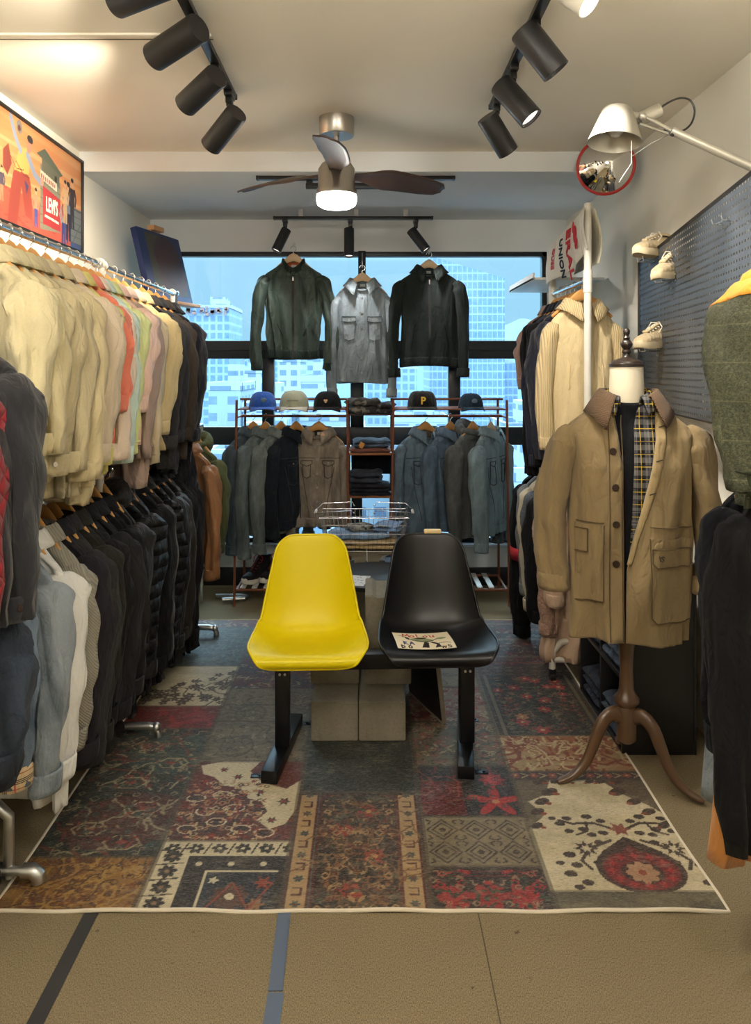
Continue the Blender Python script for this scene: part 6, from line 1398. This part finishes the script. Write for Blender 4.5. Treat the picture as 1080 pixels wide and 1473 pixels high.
for k,(px,py,Y,lb) in enumerate(((970,404,3.28,'white wire shelf hook under the second cream sneaker'),(946,504,3.45,'white wire shelf hook under the lowest cream sneaker'),(943,374,3.50,'white wire shelf hook under the topmost cream sneaker'),(1062,318,2.50,'empty white wire hook high on the pegboard'))):
    p=W(px,py,Y); t=thing('wire_hook',lb,'hook',p,0,'wire hooks on the pegboard'); m=MB(); 
    for s2 in (-.035,.035): m.tube([(.09 if k<3 else .03,s2+.02,-.004),(-.07,s2,-.004),(-.075,s2,.012)],.0022,6)
    m.tube([(-.06,-.04,-.004),(-.06,.04,-.004)],.0022,6); m.tube([(.03,0,-.004),(.03,0,-.03)],.003,6); m.build('wire',WIRE2,t)
# ---------------------------------------------------------------- convex mirror
t=thing('convex_mirror','round convex security mirror with red rim on the right wall','mirror',W(871,239,3.86),rot=(R(103),0,R(-16)))
rows=[]; rr=.146
pr=[(rr*k/14,.055*(1-(k/14)**2)) for k in range(15)]; pr[0]=(.0005,.055); MB().lathe(pr[::-1],48,capb=False).build('mirror_dome',plain('mirror_silver',(.9,.9,.9),.02,1,.0),t,angle=180)
m=MB(); m.tube([(.15*math.cos(a),.15*math.sin(a),.0) for a in np.linspace(0,2*PI,48,endpoint=False)],.0075,8,closed=True); m.build('red_rim',plain('rim_red',C(176,40,36),.4),t)
MB().lathe([(.12,-.012),(.148,-.008),(.148,0)],32).build('back_shell',plain('shell_grey',(.3,.3,.3),.5),t)
MB().cyl((0,0,-.01),(.10,-.02,-.08),.012).build('bracket',STEEL,t); t.scale=(.94,.94,.94)
# ---------------------------------------------------------------- desk lamp on a long arm
ALU=plain('lamp_aluminium',C(178,174,162),.38,.55,.04); LY=2.55
t=thing('swing_arm_lamp','silver swing-arm lamp reaching in from the right edge','lamp',W(1175,283,2.45))
O=W(1175,283,2.45)
L_=lambda px,py,Y: W(px,py,Y)-O
top=L_(888,157,LY); bot=L_(878,206,LY)
ax=(bot-top).normalized(); ax=Vector((-.12,-.10,-1)).normalized(); q=ax.to_track_quat('Z','Y').to_matrix().to_4x4(); Mx=Matrix.Translation(top)@q
MB().lathe([(.001,.0),(.045,.0),(.050,.004),(.090,.118),(.088,.119),(.047,.010),(.001,.008)],36,Mx,False,False).build('lamp_shade',ALU,t)
MB().lathe([(.02,.01),(.022,.05),(.03,.075),(.015,.095),(.001,.098)],20,Mx,False,False).build('bulb',plain('bulb_white',(.8,.8,.78),.3),t)
m=MB(); m.tube([top+Vector((.04,0,-.03)),L_(925,170,LY),L_(937,163,LY)],[.022,.020,.018],16); m.tube([L_(918,172,LY),L_(948,158,LY)],[.024,.024],18); m.ball(L_(924,168,LY-.03),.014,10); m.build('head_joint',ALU,t)
m=MB(); m.tube([L_(922,165,LY-.03),L_(970,190,LY-.03)],.007,8); m.tube([L_(920,178,LY-.02),L_(966,194,LY-.02)],.005,8); m.build('link_bars',ALU,t)
m=MB(); m.ball(L_(968,191,LY-.03),.013,10); m.build('arm_joint',plain('joint_dark',(.03,.03,.03),.4),t)
m=MB(); m.tube([L_(966,188,LY-.03),L_(1175,283,2.45)],.0145,16); m.build('arm_tube',ALU,t)
m=MB(); m.cyl((0,0,0),(.14,.0,-.02),.016,n=14); m.cyl((.10,0,-.02),(.15,.0,-.02),.05,n=24); m.build('wall_mount',ALU,t)
pts=[L_(*p,LY-.02) for p in ((950,155),(962,147),(978,141),(992,144),(999,158),(995,176),(984,187),(970,190),(955,186))]
m=MB(); m.tube([tuple(p) for p in catmull(pts,30)],.0035,8); m.build('cable',plain('cable_black',(.012,.012,.012),.4),t)
m=MB(); m.tube([L_(966,192,LY),L_(938,205,LY),L_(908,225,LY)],.0012,5); m.tube([L_(908,202,LY-.05),L_(908,235,LY-.05),L_(890,262,LY-.03)],.0014,5); m.build('spring_wire',STEEL,t)
# ---------------------------------------------------------------- hanging printed cloth
t=thing('printed_t_shirt','white t-shirt with red and black lettering draped between white posts','t-shirt',(1.075,3.7,2.3),0)
A=[(797,352,4.38),(797,400,4.38)]
def cl(u,v):  # u 0 far..1 near ; v 0 top..1 bottom
    y=4.36+(3.66-4.36)*u; xf=1.052
    ztop=2.245+(2.325-2.245)*u; zbot=2.02+(2.085-2.02)*u+.07*max(0,u-.7)*2
    z=ztop+(zbot-ztop)*v; x=xf-.012*math.sin(PI*v)-.02*v*math.sin(u*5+1)-.01*math.sin(u*11)*v
    return (x,y,z)
rows=[[cl(u,v) for u in np.linspace(0,1,40)] for v in np.linspace(0,1,24)]
A=np.array(rows)-np.array((1.075,3.7,2.3)); MB().grid(A).build('front_panel',fabric(C(224,220,210)),t,solid=.003)
rows=[[(1.075+.02+.05*math.sin(v*2.2),3.64+.06*v+.0*u+(u)*.45,2.32+(-.26)*v-.05*u*(1-v)) for u in np.linspace(0,1,12)] for v in np.linspace(0,1,16)]
A=np.array(rows)-np.array((1.075,3.7,2.3)); MB().grid(A).build('back_panel',fabric(C(206,200,178)),t,solid=.003)
m=MB(); m.cyl((0,.0,.015),(0,.70,-.07),.008); m.build('support_rod',WHITEPIPE,t)
def ctext(s,y,z,size,col,nm):
    mb=text_mb(s,size,frame_M((1.030-1.075,y-3.7,z-2.3),(0,0,-1),(0,-1,0)),.002,sx=.95,bold=.0015)
    for i,(x_,y_,z_) in enumerate(mb.v):
        yy=y_+3.7; zz=z_+2.3; u=(yy-4.36)/(3.66-4.36); zt=2.245+.08*u; zb=2.02+.065*u+.07*max(0,u-.7)*2; v_=(zz-zt)/(zb-zt); c_=cl(u,v_)
        mb.v[i]=(c_[0]-1.075-.0045+(x_-(1.030-1.075)),y_,z_)
    mb.build(nm,plain('ink_%s'%nm,col,.8),t,smooth=False)
ctext('ERAL',3.925,2.14,.125,C(190,40,52),'red_lettering')
ctext('UNION',4.07,2.135,.068,C(30,40,60),'black_lettering')
ctext('OUSE',4.19,2.15,.050,C(196,96,104),'pale_red_lettering')
m=MB(); 
for (y,z,a,b_) in ((3.80,2.22,.03,.045),(3.78,2.17,.022,.03),(3.83,2.26,.016,.03)): c_=cl((y-4.36)/(3.66-4.36),.35); m.ball((c_[0]-1.075-.003,y-3.7,z-2.3),1,10,(.003,a,b_))
m.build('red_bird_print',plain('ink_red_lettering',C(190,40,52),.8),t)
# ---------------------------------------------------------------- poster on the left wall
py0,py1,pz0_,pz1_=3.02,4.02,2.165,2.640; wP,hP=py1-py0,pz1_-pz0_
pc=Canvas(wP,hP,.0034,C(236,150,72)); q=pc
for k in range(7): q.poly([(0,hP-.02-k*.05),(wP,hP-.01-k*.045),(wP,hP-.05-k*.04),(0,hP-.035-k*.05)],[C(244,176,96),C(232,140,66),C(248,196,130)][k%3],.5)
q.rect(0,0,wP,.15,C(222,84,50)); 
for k in range(80): q.ell(q.rs.uniform(0,wP),q.rs.uniform(0,.15),.02,.003,C(190,56,44))
OX=.18
q.poly([(.50,.03),(.50,.34),(.73,.30),(.73,.05)],C(150,146,120)); 
for k in range(7): q.line([(.50,.06+k*.04),(.73,.07+k*.034)],.0035,C(112,108,88))
q.poly([(.46,.375),(.55,.42),(.76,.345),(.73,.33)],C(96,110,92)); q.poly([(.52,.37),(.52,.30),(.72,.27),(.72,.335)],C(116,118,98)); q.rect(.66,.29,.69,.32,C(60,62,56))
q.poly([(.50,.27),(.50,.31),(.69,.285),(.69,.245)],C(236,226,196)); 
for k in range(8): q.rect(.51+k*.021,.272-k*.002,.522+k*.021,.292-k*.002,C(190,60,44))
q.poly([(.53,.06),(.53,.24),(.73,.215),(.73,.055)],C(206,34,42))
q.poly([(.86,.0),(.86,.215),(1.0,.215),(1.0,0)],C(120,130,134)); 
for k in range(6): q.line([(.86,.03+k*.035),(1.0,.03+k*.035)],.004,C(70,78,84))
q.line([(.86,.0),(.99,.14)],.008,C(90,100,104)); q.poly([(.86,.0),(1.0,0),(1.0,.03),(.86,.03)],C(70,90,150))
def man(x,y,h,shirt,pants,skin=C(240,176,124),hair=C(60,44,40)):
    q.poly([(x-h*.10,y),(x-h*.02,y),(x,y+h*.3),(x+h*.03,y),(x+h*.11,y),(x+h*.10,y+h*.48),(x-h*.09,y+h*.48)],pants)
    q.poly([(x-h*.10,y+h*.46),(x+h*.11,y+h*.46),(x+h*.13,y+h*.80),(x-h*.12,y+h*.80)],shirt); q.line([(x-h*.12,y+h*.78),(x-h*.19,y+h*.6),(x-h*.12,y+h*.45)],h*.06,shirt); q.line([(x+h*.12,y+h*.78),(x+h*.19,y+h*.62),(x+h*.15,y+h*.48)],h*.06,shirt)
    q.ell(x,y+h*.9,h*.06,h*.085,skin); q.ell(x,y+h*.96,h*.07,h*.045,hair)
man(.77,.0,.24,C(160,160,160),C(56,72,150)); man(.80,.02,.26,C(180,50,44),C(66,80,150)); man(.83,.03,.30,C(120,130,150),C(50,54,80)); man(.88,.10,.26,C(70,54,60),C(60,56,66)); man(.79,.11,.22,C(230,180,120),C(210,170,110)); man(.455,.03,.18,C(236,150,100),C(80,80,160))
# cowboy leaning, large figure at the left
q.poly([(.18,.0),(.27,.0),(.31,.18),(.35,.06),(.42,.05),(.40,.22),(.36,.27),(.24,.25),(.20,.12)],C(182,66,46)); q.poly([(.24,.24),(.38,.25),(.40,.33),(.36,.37),(.28,.33)],C(240,186,70))
q.line([(.30,.34),(.25,.39),(.21,.46)],.030,C(150,166,196)); q.line([(.37,.34),(.44,.27),(.50,.25)],.034,C(150,166,196)); q.ell(.385,.385,.024,.038,C(232,140,104),-.2); q.ell(.395,.415,.030,.018,C(58,58,66)); q.ell(.52,.255,.016,.02,C(236,160,120)); q.line([(.26,.28),(.33,.24),(.39,.24)],.005,C(150,50,40)); q.poly([(.36,.16),(.38,.20),(.34,.22)],C(80,70,120))
q.ell(.29,.44,.028,.030,C(150,140,130)); q.ell(.29,.435,.014,.014,C(110,60,60)); q.poly([(.14,.30),(.19,.34),(.22,.26),(.18,.20),(.14,.23)],C(156,62,44)); q.line([(.21,.29),(.26,.25),(.33,.26)],.004,C(90,40,30))
man(.08,.05,.20,C(200,60,50),C(70,70,90)); man(.13,.08,.15,C(90,80,100),C(190,140,90))
t=thing('framed_poster','framed western street poster with red sign lettering on the left wall','poster',(XL+.008,py0,pz0_))
PM=frame_M((.008,0,0),(0,1,0),(0,0,1))
pc.A=(pc.A*.8+pc.A.mean(axis=2,keepdims=True)*.2)*.66
pc.mesh('printed_picture',vcol('poster_print',.45),PM,t)
fm=plain('poster_frame_black',(.012,.012,.012),.4)
for (y,z,a,b_) in ((wP/2,-.006,wP+.026,.014),(wP/2,hP+.006,wP+.026,.014),(-.006,hP/2,.014,hP+.0),(wP+.006,hP/2,.014,hP+.0)): MB().box((.008,y,z),(.024,a,b_),bev=.002).build('frame_edge',fm,t)
MB().box((.0,wP/2,hP/2),(.006,wP,hP)).build('backing',fm,t)
mb=text_mb("LEVI'S",.098,frame_M((.0088,.630,.158),(0,1,0),(0,0,1)),.0004,sx=.56,bold=.0022)
mb.build('sign_lettering',plain('sign_white',C(240,230,205),.6),t,smooth=False)
mb=text_mb("AMERICA'S FINEST OVERALL",.0165,frame_M((.0088,.630,.098),(0,1,-.05),(0,.05,1)),.0004,sx=.78,bold=.0004); mb.build('sign_lettering',plain('sign_white',C(240,230,205),.6),t,smooth=False)
# ---------------------------------------------------------------- painting on easel
c3=Vector((-1.298,4.50,1.97)); Yp=4.72
t=thing('canvas_painting','dark blue canvas with brown oval leaning on an easel by the window','painting',c3)
ux=Vector((.13,.5,0)); uy=Vector((-.105,.027,.43)); wv=.515; hv=uy.length; ux.normalize(); uy=(uy-ux*uy.dot(ux)).normalized()
pm=frame_M((0,0,0),ux,uy); c_=Canvas(wv,hv,.004,C(36,50,92)); f_=c_.fbm(6,6,3)
c_.rect(wv*.16,.04,wv,hv*.96,C(70,66,56)); c_.poly([(wv*.95,0),(wv,0),(wv,hv),(wv*.72,hv)],C(36,50,92)); c_.ell(wv*.60,hv*.66,wv*.31,hv*.30,C(64,46,52)); c_.ell(wv*.64,hv*.36,wv*.33,hv*.30,C(84,56,48)); c_.ell(wv*.62,hv*.5,wv*.28,hv*.26,C(74,50,50)); c_.rect(0,0,wv,.035,C(48,66,120))
c_.A*=(.85+.3*f_)[...,None]
c_.mesh('painted_front',vcol('oil_paint',.5),pm,t); m=MB(); m.box((wv/2,hv/2,-.021),(wv,hv,.04),bev=.002,M=pm); m.build('stretcher_edge',plain('canvas_blue_edge',C(22,36,84),.6),t)
ec=c3+ux*wv*.5
t=thing('easel','wooden easel holding the dark blue painting','easel',(ec.x,ec.y,0)); EW=plain('easel_wood',C(200,150,105),.55)
zb=c3.z-.02; nn=Vector((-.97,.25,0))
for dx in (-.22,.22): MB().tube([ux*dx*1.2+nn*.0,Vector((0,0,zb+hv+.02))+ux*dx*.25+nn*.14],.013,4).build('leg',EW,t)
MB().tube([nn*.2,Vector((0,0,zb+hv))+nn*.14],.013,4).build('leg',EW,t); MB().box((0,0,0),(.56,.09,.02),bev=.003,M=Matrix.Translation((0,0,zb+.004))@Matrix.Rotation(math.atan2(ux.y,ux.x),4,'Z')).build('ledge',EW,t); MB().box((0,0,0),(.12,.05,.03),bev=.003,M=Matrix.Translation(Vector((0,0,zb+hv+.035))+nn*.125)@Matrix.Rotation(math.atan2(ux.y,ux.x),4,'Z')).build('top_clamp',EW,t)
# ---------------------------------------------------------------- the city outside
def facade(name,wall,glass,fx,fz,gx=.55,gz=.6,rough=.5,band=None):
    m,nt,b=newmat(name); v=objco(nt); s=nd(nt,'ShaderNodeSeparateXYZ'); nt.links.new(v,s.inputs[0])
    h=math_(nt,'ADD',s.outputs[0],s.outputs[1])
    a=math_(nt,'LESS_THAN',math_(nt,'FRACT',math_(nt,'MULTIPLY',h,1/fx)),gx); c=math_(nt,'LESS_THAN',math_(nt,'FRACT',math_(nt,'MULTIPLY',s.outputs[2],1/fz)),gz)
    w=math_(nt,'MULTIPLY',a,c); col=mixc(nt,noise(nt,objco(nt,(1/fx,1/fx,1/fz)),1.7,1),sc3(glass,.7),sc3(glass,1.35)); 
    k=mixc(nt,noise(nt,v,.05,3),sc3(wall,.85),sc3(wall,1.1))
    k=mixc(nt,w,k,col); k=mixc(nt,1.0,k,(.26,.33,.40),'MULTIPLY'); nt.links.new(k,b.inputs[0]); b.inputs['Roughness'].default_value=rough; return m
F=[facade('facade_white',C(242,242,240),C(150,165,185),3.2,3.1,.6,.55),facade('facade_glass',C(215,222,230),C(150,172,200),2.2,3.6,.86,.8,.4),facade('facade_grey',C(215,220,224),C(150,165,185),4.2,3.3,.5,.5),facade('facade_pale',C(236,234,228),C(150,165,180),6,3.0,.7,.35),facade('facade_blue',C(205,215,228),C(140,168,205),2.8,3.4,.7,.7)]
GZ=-75.0
def tower(label,px0,px1,ytop,D,mat,depth=None,slope=0,roof=True,rz=0,crown=None,podium=False,sign=None):
    a=W(px0,ytop,D); b=W(px1,ytop,D); w=b.x-a.x; h=a.z-GZ; dp=depth or max(12,w*.6)
    t=thing('building',label,'building',((a.x+b.x)/2,D+dp/2,GZ),rz,'city buildings outside the window')
    zr=W(px1,ytop+slope,D).z-GZ if slope else h
    v=[(-w/2,-dp/2,0),(w/2,-dp/2,0),(w/2,dp/2,0),(-w/2,dp/2,0),(-w/2,-dp/2,h),(w/2,-dp/2,zr),(w/2,dp/2,zr),(-w/2,dp/2,h)]
    MB().add(v,[(0,1,5,4),(1,2,6,5),(2,3,7,6),(3,0,4,7),(4,5,6,7),(3,2,1,0)]).build('walls',mat,t,smooth=False)
    if roof and not slope:
        m=MB(); m.box((0,-dp/2+.2,h+.6),(w+.6,.6,1.6)); m.box((0,dp/2-.2,h+.6),(w+.6,.6,1.6)); m.box((-w/2,0,h+.6),(.6,dp,1.6)); m.box((w/2,0,h+.6),(.6,dp,1.6)); m.build('parapet',F[3],t,smooth=False)
        MB().box((w*.12,0,h+2.5),(w*.35,dp*.4,5)).build('roof_house',F[3],t,smooth=False)
    return t
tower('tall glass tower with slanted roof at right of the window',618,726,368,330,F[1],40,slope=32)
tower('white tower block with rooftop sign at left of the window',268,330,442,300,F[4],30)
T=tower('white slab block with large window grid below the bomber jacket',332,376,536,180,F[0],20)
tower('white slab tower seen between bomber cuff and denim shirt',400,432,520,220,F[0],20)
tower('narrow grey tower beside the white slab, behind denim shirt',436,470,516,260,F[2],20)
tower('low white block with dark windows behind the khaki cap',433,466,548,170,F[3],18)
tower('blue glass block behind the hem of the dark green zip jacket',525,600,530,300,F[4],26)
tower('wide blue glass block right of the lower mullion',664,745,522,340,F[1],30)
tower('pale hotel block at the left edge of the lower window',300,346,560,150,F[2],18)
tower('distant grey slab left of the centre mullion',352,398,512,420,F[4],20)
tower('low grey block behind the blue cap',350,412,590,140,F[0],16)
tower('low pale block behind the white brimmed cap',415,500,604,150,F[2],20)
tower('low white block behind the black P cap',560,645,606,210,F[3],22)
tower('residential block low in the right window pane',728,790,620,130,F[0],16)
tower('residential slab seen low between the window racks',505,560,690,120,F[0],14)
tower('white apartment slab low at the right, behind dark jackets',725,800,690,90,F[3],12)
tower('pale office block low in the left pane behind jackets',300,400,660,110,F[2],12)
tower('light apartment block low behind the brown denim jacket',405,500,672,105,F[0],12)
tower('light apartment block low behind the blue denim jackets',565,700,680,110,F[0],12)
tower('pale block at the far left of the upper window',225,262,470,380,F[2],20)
# rooftop sign strokes of the left tower
p=W(268,442,300); t=thing('rooftop_sign','unreadable pink rooftop sign strokes on the white left tower','sign',(W(290,447,299.3).x,299.2,W(290,447,299.3).z))
m=MB(); rs=np.random.RandomState(2)
for k in range(7):
    for j in range(5): m.box((-5+k*2.4+rs.uniform(-.6,.6),0,rs.uniform(-1.3,1.3)),(rs.choice([.35,1.6]),.2,rs.choice([.35,1.4])))
m.build('sign_strokes',plain('sign_pink',C(120,92,88),.6),t,smooth=False)
# overpass
t=thing('overpass','curved pale overpass road low outside the window','road',(0,150,GZ)); m=MB()
pts=[(-60+a*4,30*math.sin(a*.11)-10,54) for a in range(34)]; m.tube(pts,[1.0]*34,4,ry=[6]*34,side=(0,0,1)); m.build('road_deck',plain('road_pale',C(210,212,214),.8),t)
# hills and ground
g,nt,b=newmat('city_ground'); v=objco(nt); vo=nd(nt,'ShaderNodeTexVoronoi'); vo.inputs['Scale'].default_value=.045; nt.links.new(v,vo.inputs[0])
c=mixc(nt,ramp(nt,noise(nt,v,.02,5,.7),[(.4,0.0),(.6,1.0)]),C(135,142,148),C(84,100,92)); c=mixc(nt,.6,c,vo.outputs['Color'],'SOFT_LIGHT'); nt.links.new(c,b.inputs[0]); b.inputs['Roughness'].default_value=.9
o=MB().box((0,1500,GZ-1),(5000,2960,2)).build('ground_outside',g,smooth=False); o['kind']='structure'
hm=plain('hill_green',C(60,86,92),.95,0,.2,.01); rows=[]
for j,y in enumerate(np.linspace(0,700,14)):
    r=[]
    for i,x in enumerate(np.linspace(-1400,1400,90)):
        h=.62*(60+70*math.sin(x*.004+1.2)+34*math.sin(x*.013+y*.004)+16*math.sin(x*.031+2)+6*math.sin(x*.09))*math.sin(PI*min(1,y/700)*.5)
        if x>100: h+=50*math.exp(-((x-330)/190)**2)*math.sin(PI*min(1,y/700)*.5)
        r.append((x,1100+y,GZ+max(-1,h+60*min(1,y/300)))) 
    rows.append(r)
o=MB().grid(np.array(rows)).build('hills_outside',hm); o['kind']='structure'
